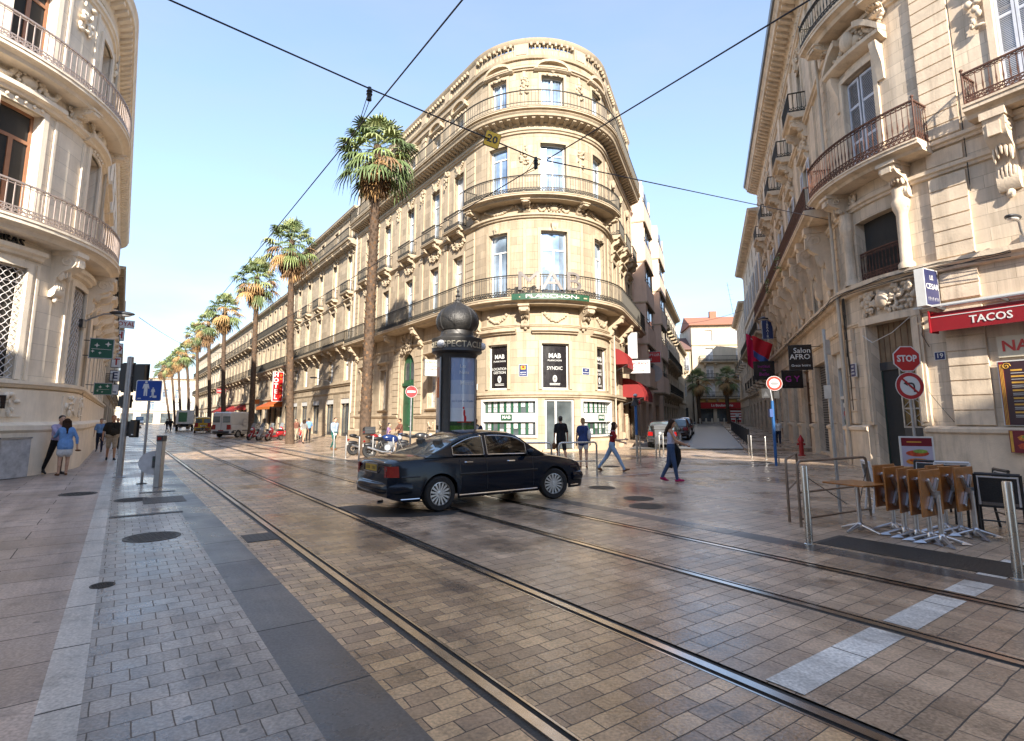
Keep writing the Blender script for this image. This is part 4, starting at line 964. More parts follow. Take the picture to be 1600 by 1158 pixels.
terrace('terrace_building', ROW, 3, 48.3, 'farthest cream terrace building of the palm side, beyond the yellow van', S_CREAM, S_TRIM, 17.6,
  [dict(z0=4.6, z1=7.0, w=1.3), dict(z0=8.1, z1=11.3, w=1.3, balc='long'), dict(z0=12.8, z1=15.8, w=1.25, balc='long')],
  bays5, [(c - 1.2, c + 1.2, 3.2) for c in bays5], corn=[(3.9, .3, .2), (16.9, .6, .6)], lite=True)
# building closing the far end of the tram street
FE = Fac([('L', (-128, 176), (-98, 192))])
terrace('end_building', FE, 0, 34, 'pale building with dark mansard closing the far end of the tram street', S_GREYR, S_TRIM, 15,
  [dict(z0=4.6, z1=7.2, w=1.6), dict(z0=8.4, z1=11.4, w=1.6), dict(z0=12.2, z1=14.2, w=1.4)], [3 + 3.6 * k for k in range(9)], [(2 + 5.5 * k, 5.4 + 5.5 * k, 3.4) for k in range(6)], corn=[(4, .3, .2), (14.5, .6, .6)], lite=True, roofm=M_ZINC)
# ---------------------------------------------------------------- right hand street, left row beyond the corner
def bay_building():
 F = ROW; s0, s1 = 169.5, 190.5; org = F.P(180); b = empty('bay_window_building', org); tag(b, 'pink rendered building with stepped projecting bays beyond the corner building', 'building')
 ops = [(170.3, 172.3, .1, 3.0), (173.5, 175.6, .1, 3.0), (177.5, 180.0, .1, 3.0), (183, 186, .1, 3)]
 mb = MB(); wall(mb, F, s0, s1, 0, 21.2, ops, S_PINK); mb.build('wall', b, org); shell(F, s0, s1, 21.0, 9, b, org, S_PINK, M_ROOF)
 for a, e in ((170.6, 175.6), (181.5, 187.0)):
  mb = MB()
  for z in (4.2, 7.5, 10.8, 14.1, 17.4):
   fprof(mb, F, a, e, [(0, z), (1.0, z), (1.0, z + 1.5), (0, z + 1.5)], S_PINK)
   fbox(mb, F, a + .02, a + .25, .0, .9, z + 1.5, z + 3.3, S_PINK); fbox(mb, F, e - .25, e - .02, 0, .9, z + 1.5, z + 3.3, S_PINK); fbox(mb, F, a + .9, a + 1.1, .5, .88, z + 1.5, z + 3.3, S_PINK)
   fbox(mb, F, a - .05, e + .05, 0, 1.06, z - .12, z, S_TRIM)
  o = mb.build('bay', b, org)
  for z in (4.2, 7.5, 10.8, 14.1, 17.4):
   g = MB(); fbox(g, F, a + .25, e - .25, .1, .82, z + 1.5, z + 3.16, M_GLASSD); fbox(g, F, (a + e) / 2 - .05, (a + e) / 2 + .05, .1, .86, z + 1.5, z + 3.16, M_BLACK); fbox(g, F, a + .2, e - .2, .9, .94, z + 1.95, z + 2.0, M_BLACK); fbox(g, F, a + .2, e - .2, .9, .94, z + 1.72, z + 1.75, M_BLACK); g.build('window', o, org)
 for c in (178.5, 189):
  for z in (5.2, 8.5, 11.8, 15.1, 18.2):
   mb = MB(); fbox(mb, F, c - .6, c + .6, .005, .04, z, z + 1.8, M_GLASSD); fbox(mb, F, c - .66, c + .66, .0, .03, z - .06, z + 1.86, M_WHITE); mb.build('window', b, org)
 for a, e, zt, _ in ops:
  mb = MB(); fbox(mb, F, a, e, -.3, -.25, .1, zt, M_GLASSD); fbox(mb, F, a, a + .1, -.25, -.15, .1, zt, M_DGREY); fbox(mb, F, e - .1, e, -.25, -.15, .1, zt, M_DGREY); mb.build('shop_window', b, org)
bay_building()
bb6 = [192.4 + 3.1 * k for k in range(7)]
terrace('terrace_building', ROW, 190.7, 213.0, 'brown shaded terrace with dark iron balconies between the pink building and the sunlit terrace', S_GREYR, S_TRIM, 16.4,
  [dict(z0=4.6, z1=7.0, w=1.1, balc='long'), dict(z0=8.4, z1=11.2, w=1.1, balc='long'), dict(z0=12.6, z1=15.2, w=1.1, balc='each')], bb6, [(c - 1.1, c + 1.1, 3.1) for c in bb6], corn=[(3.8, .3, .2), (15.8, .6, .8)], lite=True)
bb7 = [214.6 + 3.0 * k for k in range(6)]
terrace('terrace_building', ROW, 213.1, 232, 'sunlit pale terrace beside the palm at the far end of the side street', S_CREAM, S_TRIM, 13.2,
  [dict(z0=4.8, z1=7.4, w=1.1), dict(z0=8.6, z1=11.6, w=1.1)], bb7, [(c - 1.1, c + 1.1, 3.4) for c in bb7], corn=[(4, .3, .2), (12.6, .6, .6)], lite=True)
# buildings closing the side street
E1 = Fac([('L', (32.3, 97), (47, 95))]); zb = 1.0
e1, oe1 = terrace('end_building', E1, 0, 14.8, 'cream five storey building with red roof closing the side street', S_CREAM, S_TRIM, 18.6,
  [dict(z0=5.4, z1=7.9, w=1.5, balc='long', bs0=.3, bs1=10), dict(z0=8.7, z1=11.0, w=1.3, balc='each'), dict(z0=11.8, z1=14.2, w=1.3, balc='long', bs0=1.2, bs1=11), dict(z0=15.4, z1=17.4, w=1.2, shut=None)],
  [3.0, 8.2, 12.6], [(1.0, 3.2, 3.4), (3.8, 5.6, 3.4), (6.4, 8.4, 3.4), (9, 12, 3.4)], corn=[(17.9, .6, .5), (8.3, .2, .15), (14.6, .2, .15)], z0=zb, pipe=True)
mb = MB(); fprof(mb, E1, -.4, 15, [(.7, 18.45), (-4.5, 20.6), (-9, 18.45), (-9, 18.35), (.7, 18.3)], M_ROOF); mb.build('tiled_roof', e1, oe1)
mb = MB()
for s, h in ((4.2, 1.6), (9.0, 2.0)): fbox(mb, E1, s, s + 1.2, -4.6, -3.6, 19.6, 20.6 + h * .6, M_ROOF); mb.cut()
mb.build('chimney', e1, oe1)
mb = MB(); p = E1.P(8.6, -4, 20.5); mb.tube([p, p + Vector((-.9, 0, 6.5))], .035, M_DGREY, 5)
for k in range(6): mb.bar(p + Vector((-.9 * k / 6 - .5, 0, 1.5 + k * .9)), p + Vector((-.9 * k / 6 + .5, 0, 1.5 + k * .9)), .02, .02, M_DGREY)
mb.build('aerial', e1, oe1)
mb = MB(); fbox(mb, E1, .6, 12.6, .05, .35, 4.55, 5.15, mat('ochre_fascia', (.55, .36, .10), .6)); fbox(mb, E1, .6, 12.4, .06, .5, 3.45, 4.5, M_RED); ftext(mb, E1, 'La Boulangerie', .62, 4.6, .5, 3.98, M_LETTER, .02, .015)
fbox(mb, E1, 9.2, 9.9, .5, .52, 3.6, 4.35, M_LETTER); fbox(mb, E1, 5.7, 8.9, .02, .1, 1.05, 3.4, M_RED)
for k in range(4): fbox(mb, E1, 6.0, 8.6, .1, .12, 1.5 + k * .45, 1.72 + k * .45, M_LETTER)
mb.build('shopfront', e1, oe1)
E2 = Fac([('L', (26, 98.2), (32.2, 97.2))])
e2, oe2 = terrace('end_building', E2, 0, 6.2, 'narrow lower house with brown tiled roof adjoining the red roofed building', S_CREAM, S_TRIM, 14.2,
  [dict(z0=5.6, z1=8.0, w=1.3), dict(z0=10.2, z1=12.6, w=1.3, balc='each', shut=mat('blue_grey_shutter', (.35, .38, .45), .6))], [1.6, 4.6], [(.6, 2.4, 3.6), (3.4, 5.4, 3.6)], corn=[(13.6, .5, .4)], z0=zb)
mb = MB(); fprof(mb, E2, -.3, 6.3, [(.6, 14.1), (-5, 16.8), (-10, 14.1), (-10, 14.0), (.6, 13.95)], mat('brown_tiles', (.16, .09, .075), .85, 0, .3, 8, bump=.5, bscale=14)); mb.build('tiled_roof', e2, oe2)
# ---------------------------------------------------------------- the bank with the rounded corner on the left
CB = (-20.78, 16.4); RB_ = 6.0; ABN = math.degrees(math.atan2(.58, .815)); TB = (CB[0] + RB_ * .815, CB[1] + RB_ * .58)
BNK = Fac([('L', (CB[0] + RB_ * math.cos(rad(-60)) - 12, CB[1] + RB_ * math.sin(rad(-60)) - 7), (CB[0] + RB_ * math.cos(rad(-60)), CB[1] + RB_ * math.sin(rad(-60)))), ('A', CB, RB_, -60, ABN), ('L', TB, (TB[0] - .58 * 160, TB[1] + .815 * 160))])
BO = BNK.segs[1][0]                       # s of the start of the arc
def bank():
 F = BNK; s0, s1 = 0.0, BO + 44; org = F.P(BO + 5); b = empty('bank_building', org)
 tag(b, 'sunlit pale stone bank with rounded corner, grilled windows and two iron balconies', 'building')
 bays = [BO + 1.55, BO + 5.25, BO + 8.85]; tram = [BO + 13.2 + 3.9 * k for k in range(8)]
 w = 1.45; ops = []
 for c in bays + tram:
  ops += [(c - w / 2, c + w / 2, 2.86, 6.22), (c - w / 2 + .1, c + w / 2 - .1, 7.5, 11.1), (c - w / 2 + .1, c + w / 2 - .1, 12.5, 15.6)]
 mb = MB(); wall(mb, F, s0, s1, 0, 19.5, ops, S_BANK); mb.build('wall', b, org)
 shell(F, s0, s1, 19.3, 14, b, org, S_GREYR, M_ZINC)
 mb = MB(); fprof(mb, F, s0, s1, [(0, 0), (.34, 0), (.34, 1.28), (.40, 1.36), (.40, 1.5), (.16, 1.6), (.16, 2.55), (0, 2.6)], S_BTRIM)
 for c in bays:
  fbox(mb, F, c - .95, c + .95, .16, .2, 1.75, 2.45, S_BTRIM)
 mb.build('plinth', b, org)
 mb = MB(); band(mb, F, s0, s1, 2.60, .22, .26, S_BTRIM); band(mb, F, s0, s1, 11.35, .2, .2, S_BTRIM)
 for c in bays + tram: band(mb, F, c - 1.15, c + 1.15, 6.52, .28, .26, S_BTRIM); band(mb, F, c - 1.15, c + 1.15, 11.3, .3, .32, S_BTRIM)
 mb.build('string_course', b, org)
 mb = MB(); cornice(mb, F, s0, s1, 16.7, .9, .72, S_BTRIM, .42, .2); band(mb, F, s0, s1, 16.2, .3, .15, S_BTRIM)
 n = int((s1 - s0) / .16)
 mb.build('cornice', b, org)
 mb = MB()
 for x in (BO + 3.2, BO + 7.05, BO + 10.9, BO - .7):
  for z0, z1 in ((2.85, 6.4), (7.5, 11.2), (12.5, 16.2)):
   fbox(mb, F, x - .75, x - .66, 0, .06, z0, z1, S_BTRIM); mb.cut(); fbox(mb, F, x + .66, x + .75, 0, .06, z0, z1, S_BTRIM); mb.cut()
  carve(mb, F, x - .3, x + .3, 14.9, 16.0, .05, S_BTRIM, 'leaf', int(x * 3)); carve(mb, F, x - .45, x + .45, 11.7, 12.05, .05, S_BTRIM, 'leaf', int(x * 5))
 mb.build('pilaster', b, org, smooth=60)
 mb = MB()
 for c in bays:
  carve(mb, F, c - 1.0, c + 1.0, 11.62, 12.1, .1, S_BTRIM, 'cartouche', int(c * 7)); carve(mb, F, c - .8, c - .3, 1.75, 2.4, .2, S_BTRIM, 'leaf', int(c)); carve(mb, F, c + .3, c + .8, 1.75, 2.4, .2, S_BTRIM, 'leaf', int(c) + 1)
  mb.cut(); fpoly(mb, F, [(c + .28 * math.cos(k * .314), 2.1 + .3 * math.sin(k * .314)) for k in range(20)], .2, .24, S_BTRIM)
  mb.cut()
  for k in range(5): mb.cut(); fell(mb, F, c - .5 + .25 * k, .1, 11.22, .06, .05, .06, S_BTRIM)
 mb.build('carving', b, org, smooth=60)
 wm = mat('brown_window_frame', (.30, .14, .075), .4, 0, .12, 5)
 for c in bays + tram:
  near = c in bays
  window(F, c, w - .2, 7.5, 11.1, b, org, frame=wm, trans=.74, surr='plain' if near else None, stone=S_BTRIM, fw=.09, dep=.35)
  window(F, c, w - .2, 12.5, 15.6, b, org, frame=wm, trans=.76, surr='plain' if near else None, stone=S_BTRIM, fw=.09, dep=.35)
  o = window(F, c, w, 2.86, 6.22, b, org, frame=wm, trans=0, mull=1, glass=glass_mat('brown_pane', (.30, .17, .09), .3, .08), dep=.4, surr='plain' if near else None, stone=S_BTRIM)
  if near:                           # white lozenge grille
   g = MB(); nx, nz = 6, 14; gm = mat('white_grille', (.72, .68, .66), .45, .2, .1, 5)
   def gp(u, v): return F.P(c - w / 2 + w * u, -.06, 2.9 + 3.28 * v)
   for i in range(nx):
    for j in range(nz):
     u0, u1 = i / nx, (i + 1) / nx; v0, v1 = j / nz, (j + 1) / nz; um = (u0 + u1) / 2; vm = (v0 + v1) / 2
     for P in ([gp(u0, vm), gp(um - .12 / nx, v1 - .2 / nz), gp(um, v1)], [gp(um, v1), gp(um + .12 / nx, v1 - .2 / nz), gp(u1, vm)], [gp(u0, vm), gp(um - .12 / nx, v0 + .2 / nz), gp(um, v0)], [gp(um, v0), gp(um + .12 / nx, v0 + .2 / nz), gp(u1, vm)]):
      g.tube(P, .011, gm, 4, cap=False)
   for z in (2.9, 5.75, 6.18): g.bar(F.P(c - w / 2, -.06, z), F.P(c + w / 2, -.06, z), .025, .025, gm)
   g.build('grille', o, org)
 iron = mat('pale_iron', (.40, .33, .30), .45, .3, .15, 6)
 balcony(F, BO - 3, BO + 10.7, 7.05, 7.42, .9, b, org, S_BTRIM, iron, 1.02, .17, 1, [BO + 3.2, BO + 7.05, BO + 10.3, BO - .7], .42, 5.55)
 balcony(F, BO - 3, BO + 10.7, 12.05, 12.4, .85, b, org, S_BTRIM, iron, .98, .17, 1, [BO + 3.2, BO + 7.05, BO + 10.3, BO - .7], .36, 11.5)
 for c in tram:
  balcony(F, c - 1.2, c + 1.2, 7.1, 7.4, .8, b, org, S_BTRIM, M_IRON, 1.0, .2, 0, [c - .8, c + .8], .3, 6.0, False)
 mb = MB(); mb.tube([F.P(BO + 10.95, .12, .1), F.P(BO + 10.95, .12, 16.6)], .06, S_GREYR, 7); mb.build('drainpipe', b, org)
 mb = MB(); ftext(mb, F, 'BNP PARIBAS', .36, BO + 4.72, .02, 6.93, M_BLACK, .05, .015); tag(mb.build('bank_lettering', org=F.P(BO + 4.7, 0, 6.9)), 'black letters BNP PARIBAS under the lower balcony of the pale bank', 'sign')
bank()
# the rest of the left row, in shade, towards the far end
for i, (a, e, rz, lb) in enumerate(((44.1, 70, 15.5, 'shaded terrace next after the bank along the tram street'), (70.1, 104, 17, 'shaded terrace two doors beyond the bank along the tram street'), (104.1, 150, 15, 'far bright terrace ending the row of the bank'))):
 cs = [BO + a + 2 + 3.6 * k for k in range(int((e - a - 2) / 3.6))]
 terrace('terrace_building', BNK, BO + a, BO + e, lb, S_CREAM, S_TRIM, rz, [dict(z0=4.8, z1=7.2, w=1.2, balc='each'), dict(z0=8.4, z1=11.2, w=1.2)], cs, [(c - 1.2, c + 1.2, 3.2) for c in cs], corn=[(4, .3, .2), (rz - .7, .6, .7)], lite=True)
# ---------------------------------------------------------------- right: the ornate rounded corner with the red awning
CR = (18.3, 19.0); RR = 5.7; A0 = math.degrees(math.atan2(.337, -.941)); A1 = math.degrees(math.atan2(-.48, -.877)) + 360
def crp(a): return (CR[0] + RR * math.cos(rad(a)), CR[1] + RR * math.sin(rad(a)))
T2_ = crp(A0); T1_ = crp(A1)
RBF = Fac([('L', (T2_[0] + .337 * 75, T2_[1] + .941 * 75), T2_), ('A', CR, RR, A0, A1), ('L', T1_, (T1_[0] + .48 * 25, T1_[1] - .877 * 25))])
def right_building():
 F = RBF; s0, s1 = 47.8, 100.0; org = F.P(77.8); b = empty('ornate_corner_building', org)
 tag(b, 'ornate weathered corner building with rusty balconies, street door and red awning', 'building')
 side = [50.6 + 4.9 * k for k in range(5)]             # 50.6 .. 70.2 along the side street
 dc, wc = 77.8, 77.5
 tac = [82.45, 86.6, 90.8, 95]
 ops = [(76.95, 78.7, .12, 4.95), (76.72, 78.6, 6.55, 8.75), (76.75, 78.25, 10.35, 14.3), (76.9, 78.1, 16.8, 19.3)]
 for c in side: ops += [(c - .65, c + .65, 6.5, 8.9), (c - .6, c + .6, 10.4, 14.0), (c - .55, c + .55, 16.6, 19.2)]
 for c in tac: ops += [(c - .75, c + .75, 10.95, 14.4), (c - .7, c + .7, 16.8, 19.3)] + ([(c - .8, c + .8, 6.6, 9.4)] if c > 84 else [])
 shops = [(48.6, 50.8, 4.2), (52.0, 54.6, 4.2), (56.0, 58.6, 4.2), (60.6, 62.9, 4.2), (64.4, 67.0, 4.3), (68.2, 71.4, 4.3), (72.4, 74.6, 4.4)]
 for a, e, zt in shops: ops.append((a, e, .12, zt))
 mb = MB(); wall(mb, F, s0, s1, 0, 22.6, ops, S_RB, dep=.35); mb.build('wall', b, org)
 shell(F, s0, s1, 22.4, 13, b, org, S_GREYR, M_ROOF, backpts=[F.P(s1, -16), F.P(s0, -13)])
 mb = MB()
 for a, e in ((75.4, 76.75), (78.9, s1), (74.65, 75.3), (71.5, 72.3), (67.1, 68.1), (63.0, 64.3), (58.7, 60.5), (54.7, 55.9), (50.9, 51.9)): fprof(mb, F, a, e, [(0, 0), (.2, 0), (.2, 1.24), (.26, 1.3), (.26, 1.4), (.1, 1.46), (0, 1.48)], S_RTRIM); mb.cut()
 mb.build('plinth', b, org)
 mb = MB(); band(mb, F, s0, s1, 6.15, .34, .28, S_RTRIM); band(mb, F, s0, s1, 9.2, .26, .16, S_RTRIM); band(mb, F, s0, s1, 5.0, .16, .1, S_RTRIM); band(mb, F, s0, s1, 15.75, .26, .2, S_RTRIM)
 band(mb, F, 79.6, s1, 10.05, .26, .2, S_RTRIM); mb.build('string_course', b, org)
 mb = MB()
 for a, e in ((79.66, 80.62), (74.6, 75.35), (83.95, 84.8)):
  for z0, z1 in ((1.5, 5.0), (5.25, 6.1), (6.55, 9.15), (9.5, 10.0), (10.4, 15.7), (16.1, 20.6)): rust(mb, F, a, e, z0, z1, S_RTRIM, .10, .415); mb.cut()
 for c0, c1 in zip([47.9] + [c + .95 for c in side], [c - .95 for c in side] + [74.3]):
  for z0, z1 in ((10.4, 15.6), (16.1, 20.5)): fbox(mb, F, (c0 + c1) / 2 - .35, (c0 + c1) / 2 + .35, 0, .1, z0, z1, S_RTRIM); mb.cut()
 for a, e in ((75.45, 76.0), (71.5, 72.3), (67.1, 68.1), (63.0, 64.3), (58.7, 60.5), (54.7, 55.9)): rust(mb, F, a, e, 1.5, 5.0, S_RTRIM, .12, .44); mb.cut()
 # fluted columns either side of the corner windows
 for x in (76.45, 78.82):
  p = F.P(x, .12, 0); mb.lathe(p, [(.24, 6.5), (.24, 6.65), (.17, 6.75), (.165, 8.3), (.2, 8.4), (.25, 8.55), (.27, 8.75), (.2, 8.9), (.24, 9.2)], S_RTRIM, 12)
  for k in range(10): fell(mb, F, x + .2 * math.cos(k * .63), .15 + .1 * math.sin(k * .63), 8.6, .07, .07, .12, S_RTRIM)
  mb.cut()
 # door case mouldings
 for x in (76.78, 78.88): fbox(mb, F, x - .16, x + .16, -.04, .1, 1.48, 5.0, S_RTRIM); fbox(mb, F, x - .08, x + .08, .1, .15, 1.6, 4.9, S_RTRIM); mb.cut()
 mb.cut(); fbox(mb, F, 76.6, 79.05, -.02, .13, 4.95, 5.2, S_RTRIM)
 mb.build('pilaster', b, org, smooth=40)
 mb = MB(); carve(mb, F, 76.75, 78.95, 5.28, 6.12, .06, S_RTRIM, 'foliage', 3); fell(mb, F, 77.85, .14, 5.7, .26, .14, .3, S_RTRIM, 12, 8)
 carve(mb, F, 76.4, 78.9, 15.1, 15.7, .1, S_RTRIM, 'cartouche', 5); carve(mb, F, 76.6, 77.0, 9.3, 9.9, .05, S_RTRIM, 'leaf', 6)
 for c in side: carve(mb, F, c - .7, c + .7, 14.6, 15.4, .1, S_RTRIM, 'cartouche', int(c)); carve(mb, F, c - .6, c + .6, 19.5, 20.3, .08, S_RTRIM, 'leaf', int(c) + 1)
 for c in tac: carve(mb, F, c - .9, c + .9, 14.7, 15.5, .08, S_RTRIM, 'cartouche', int(c)); carve(mb, F, c - 1.25, c - 1.0, 13.3, 14.4, .1, S_RTRIM, 'leaf', int(c) + 2)
 for k in range(60):
  x = s0 + (s1 - s0) * (k + .5) / 60; carve(mb, F, x - .25, x + .25, 20.75, 21.25, .06, S_RTRIM, 'leaf', k)
 mb.build('carving', b, org, smooth=60)
 mb = MB(); cornice(mb, F, s0, s1, 21.3, 1.0, 1.05, S_RTRIM, .5, .22); band(mb, F, s0, s1, 20.4, .3, .18, S_RTRIM); fprof(mb, F, s0, s1, [(.3, 22.3), (1.15, 22.32), (1.2, 22.5), (.3, 22.5)], M_ZINC); mb.build('cornice', b, org)
 # pediment over the big corner window
 mb = MB(); zz = 14.95; sc = wc; n = 10; hw = 1.35
 for sg in (-1, 1):
  pts = [(sc + sg * (hw - .9 * t), zz + .75 * math.sin(t * 1.4)) for t in [k / 8 for k in range(9)]]
  for a, e in zip(pts, pts[1:]): fpoly(mb, F, [a, e, (e[0], e[1] + .24), (a[0], a[1] + .24)] if sg > 0 else [e, a, (a[0], a[1] + .24), (e[0], e[1] + .24)], 0, .42, S_RTRIM)
 fprof(mb, F, sc - hw, sc + hw, [(0, 14.7), (.14, 14.7), (.4, 14.86), (.42, 14.98), (0, 15.0)], S_RTRIM); fell(mb, F, sc, .25, 15.5, .3, .2, .38, S_RTRIM, 12, 8)
 for x in (sc - 1.05, sc + 1.05): fprof(mb, F, x - .12, x + .12, [(0, 13.3), (.08, 13.32), (.12, 13.9), (.3, 14.4), (.34, 14.7), (0, 14.7)], S_RTRIM)
 mb.build('pediment', b, org, smooth=40)
 shm = mat('grey_blue_shutter', (.55, .57, .63), .55, 0, .1, 5)
 window(F, wc, 1.5, 10.35, 14.3, b, org, trans=.8, surr='plain', stone=S_RTRIM, dep=.4, shut={'leaves': [(-1, wc - .73, wc - .1), (1, wc - .02, wc + .73)], 'mat': shm, 'd': -.2, 'z': (10.4, 14.2)})
 window(F, 77.66, 1.88, 6.55, 8.75, b, org, trans=0, glass=M_CURTAIN, surr=None, stone=S_RTRIM, dep=.4, fw=.09); railing(F, 76.76, 78.56, -.08, 6.55, 7.6, b, org, M_RUSTIRON, .14, 2, False, name='window_guard')
 window(F, 77.5, 1.2, 16.8, 19.3, b, org, surr='plain', stone=S_RTRIM)
 for c in side:
  window(F, c, 1.3, 6.5, 8.9, b, org, surr='plain', stone=S_RTRIM); window(F, c, 1.2, 10.4, 14.0, b, org, surr='hood', stone=S_RTRIM, shut={'leaves': [(-1, c - .6 - .55, c - .62), (1, c + .62, c + 1.15)], 'mat': shm, 'd': .08}); window(F, c, 1.1, 16.6, 19.2, b, org, surr='key', stone=S_RTRIM)
  balcony(F, c - 1.15, c + 1.15, 16.1, 16.4, .8, b, org, S_RTRIM, M_IRON, 1.0, .15, 1, [c - .75, c + .75], .28, 15.2, True)
 for i, c in enumerate(tac):
  window(F, c, 1.5, 10.95, 14.4, b, org, trans=.8, surr='hood', stone=S_RTRIM, shut={'leaves': [(-1, c - .74, c - .3), (1, c - .28, c + .16)], 'mat': shm, 'd': -.16, 'z': (11.0, 14.3)} if i == 0 else None); window(F, c, 1.4, 16.8, 19.3, b, org, surr='key', stone=S_RTRIM)
  if i: window(F, c, 1.6, 6.6, 9.4, b, org, surr='plain', stone=S_RTRIM)
  balcony(F, c - 1.45, c + 1.45, 10.35, 10.75, .82, b, org, S_RTRIM, M_RUSTIRON, 1.0, .15, 2, [c - .85, c + .95], .5, 8.1, True)
 balcony(F, 75.25, 79.85, 9.98, 10.3, .95, b, org, S_RTRIM, M_RUSTIRON, 1.3, .14, 2, [76.3, 78.9], .45, 8.85, True)
 balcony(F, 75.6, 79.4, 16.2, 16.6, .95, b, org, S_RTRIM, M_IRON, 1.05, .15, 2, [76.3, 78.7], .45, 15.6, True)
 balcony(F, 48.6, 75.0, 9.75, 10.1, 1.05, b, org, S_RTRIM, M_RUSTIRON, 1.0, .15, 1, [73.6, 71.4, 68.9, 66.4, 63.9, 61.4, 58.9, 56.4, 53.9, 51.4], .42, 7.0, True)
 # street door
 mb = MB(); gd = mat('dark_green_door', (.018, .04, .032), .4, 0, .15, 4); fbox(mb, F, 76.95, 78.7, -.34, -.28, 3.35, 3.62, M_DGREY); fbox(mb, F, 76.95, 78.7, -.33, -.3, 3.62, 4.95, mat('old_boards', (.20, .14, .085), .8, 0, .35, 2, bump=.3, bscale=10))
 for k in range(7): fbox(mb, F, 77.0 + k * .25, 77.03 + k * .25, -.3, -.285, 3.65, 4.92, M_BROWNW)
 fbox(mb, F, 77.82, 78.7, -.32, -.28, .12, 1.4, M_DGREY); fbox(mb, F, 77.82, 78.7, -.31, -.3, 1.4, 3.35, mat('amber_glass', (.20, .13, .05), .15, .2, .4, 3))
 for x in (77.82, 78.24, 78.64): fbox(mb, F, x, x + .06, -.3, -.26, 1.4, 3.35, M_GALV)
 for z in (1.4, 2.0, 2.7, 3.3): fbox(mb, F, 77.82, 78.7, -.3, -.262, z, z + .05, M_GALV)
 for a, c2 in (((77.85, 1.42), (78.65, 2.0)), ((77.85, 2.0), (78.65, 1.42)), ((77.85, 2.05), (78.65, 2.7)), ((77.85, 2.7), (78.65, 2.05))): mb.bar(F.P(a[0], -.27, a[1]), F.P(c2[0], -.27, c2[1]), .02, .02, M_GALV)
 o = mb.build('door', b, org)
 mb = MB(); a = F.P(76.98, -.3, 0); c_ = F.P(77.1, -1.1, 0)
 mb.bar(a + Vector((0, 0, 1.72)), c_ + Vector((0, 0, 1.72)), .07, 3.2, gd)
 for z in (.7, 1.7, 2.7): mb.bar(a.lerp(c_, .15) + Vector((0, 0, z)), a.lerp(c_, .85) + Vector((0, 0, z)), .11, .7, gd)
 mb.build('open_leaf', o, org)
 mb = MB(); fbox(mb, F, 76.9, 78.75, -1.6, -1.5, .12, 5, M_INNER); fbox(mb, F, 76.8, 78.85, -.3, .3, .004, .11, S_RTRIM); mb.build('threshold', b, org)
 for i, (a, e, zt) in enumerate(shops):
  mb = MB(); fr = (M_BROWNW, M_DGREY, M_WHITE, M_BLACK)[i % 4]
  if i in (3, 5):
   fbox(mb, F, a, e, -.32, -.26, .12, zt, M_GALV);
   for k in range(int((zt - .2) / .12)): fbox(mb, F, a + .02, e - .02, -.26, -.24, .16 + k * .12, .22 + k * .12, M_DGREY)
  else:
   fbox(mb, F, a, e, -.34, -.28, .12, zt, M_GLASSD)
   for x in (a, e - .1, (a + e) / 2 - .05): fbox(mb, F, x, x + .1, -.28, -.18, .12, zt, fr)
   fbox(mb, F, a + .1, e - .1, -.28, -.19, 2.5, 2.62, fr); fbox(mb, F, a + .1, e - .1, -.28, -.16, zt - .6, zt, fr); fbox(mb, F, a + .1, e - .1, -.28, -.2, .12, .6, fr)
   if i == 6:
    for k in range(5): fbox(mb, F, a + .15, e - .15, -.27, -.25, .8 + k * .34, .98 + k * .34, (M_RED, M_LETTER, M_GREEN)[k % 3])
  mb.build('shop_window', b, org)
 mb = MB()
 for x, zt in ((75.28, 20), (75.42, 9.1)): mb.tube([F.P(x, .22, .2), F.P(x, .22, 3), F.P(x, .26, zt)], .055, S_GREYR, 7)
 mb.build('drainpipe', b, org, smooth=60)
 mb = MB(); wm = mat('black_cable', (.02, .02, .02), .6, 0, 0, 1)
 for k in range(4):
  R_ = random.Random(k); pts = []
  for i in range(26): s = 60 + i * .86; pts.append(F.P(s, .3 + .02 * k, 6.42 - .05 * k - .12 * abs(math.sin(i * .55 + k)) + R_.uniform(-.02, .02)))
  mb.tube(pts, .012, wm, 4)
 for k in range(5):
  R_ = random.Random(k + 9); pts = [F.P(75.55 + .05 * k + R_.uniform(-.05, .05), .14, 6.3 - i * .33) for i in range(6 + 2 * k)]; mb.tube(pts, .013, wm, 4)
 mb.tube([F.P(76.9, .2, 4.6), F.P(77.4, .25, 4.28), F.P(78.2, .25, 4.5), F.P(78.8, .16, 4.95)], .012, M_LETTER, 4)
 mb.tube([F.P(79.1, .1, 4.7), F.P(79.05, .14, 4.3), F.P(79.2, .1, 3.9)], .01, wm, 4); mb.tube([F.P(79.0, .08, 3.6), F.P(79.05, .08, 2.5), F.P(79.3, .08, 2.1), F.P(79.65, .12, 1.6)], .008, wm, 4)
 mb.tube([F.P(80.66, .1, 20), F.P(80.7, .1, 10), F.P(80.7, .1, 8.4)], .014, wm, 4); mb.build('cable', b, org)
right_building()
rb2c = [24.5 + 4.4 * k for k in range(6)]
b22, o22 = terrace('terrace_building', RBF, 22.6, 47.7, 'tall terrace with narrow orange lit shutters next after the ornate corner building', S_RB, S_RTRIM, 20.6,
  [dict(z0=5.2, z1=7.8, w=1.2, balc='each'), dict(z0=9.4, z1=12.6, w=1.2, balc='long', shut=mat('pale_blue_shutter', (.45, .45, .47), .6)), dict(z0=14.0, z1=16.8, w=1.1, shut=mat('pale_blue_shutter', (.45, .45, .47), .6)), dict(z0=17.6, z1=19.4, w=1.0)],
  rb2c, [(c - 1.0, c + 1.0, 3.4) for c in rb2c], corn=[(4.2, .3, .2), (19.9, .6, 1.0), (13.2, .2, .15)], lite=True)
rb3c = [2 + 3.9 * k for k in range(5)]
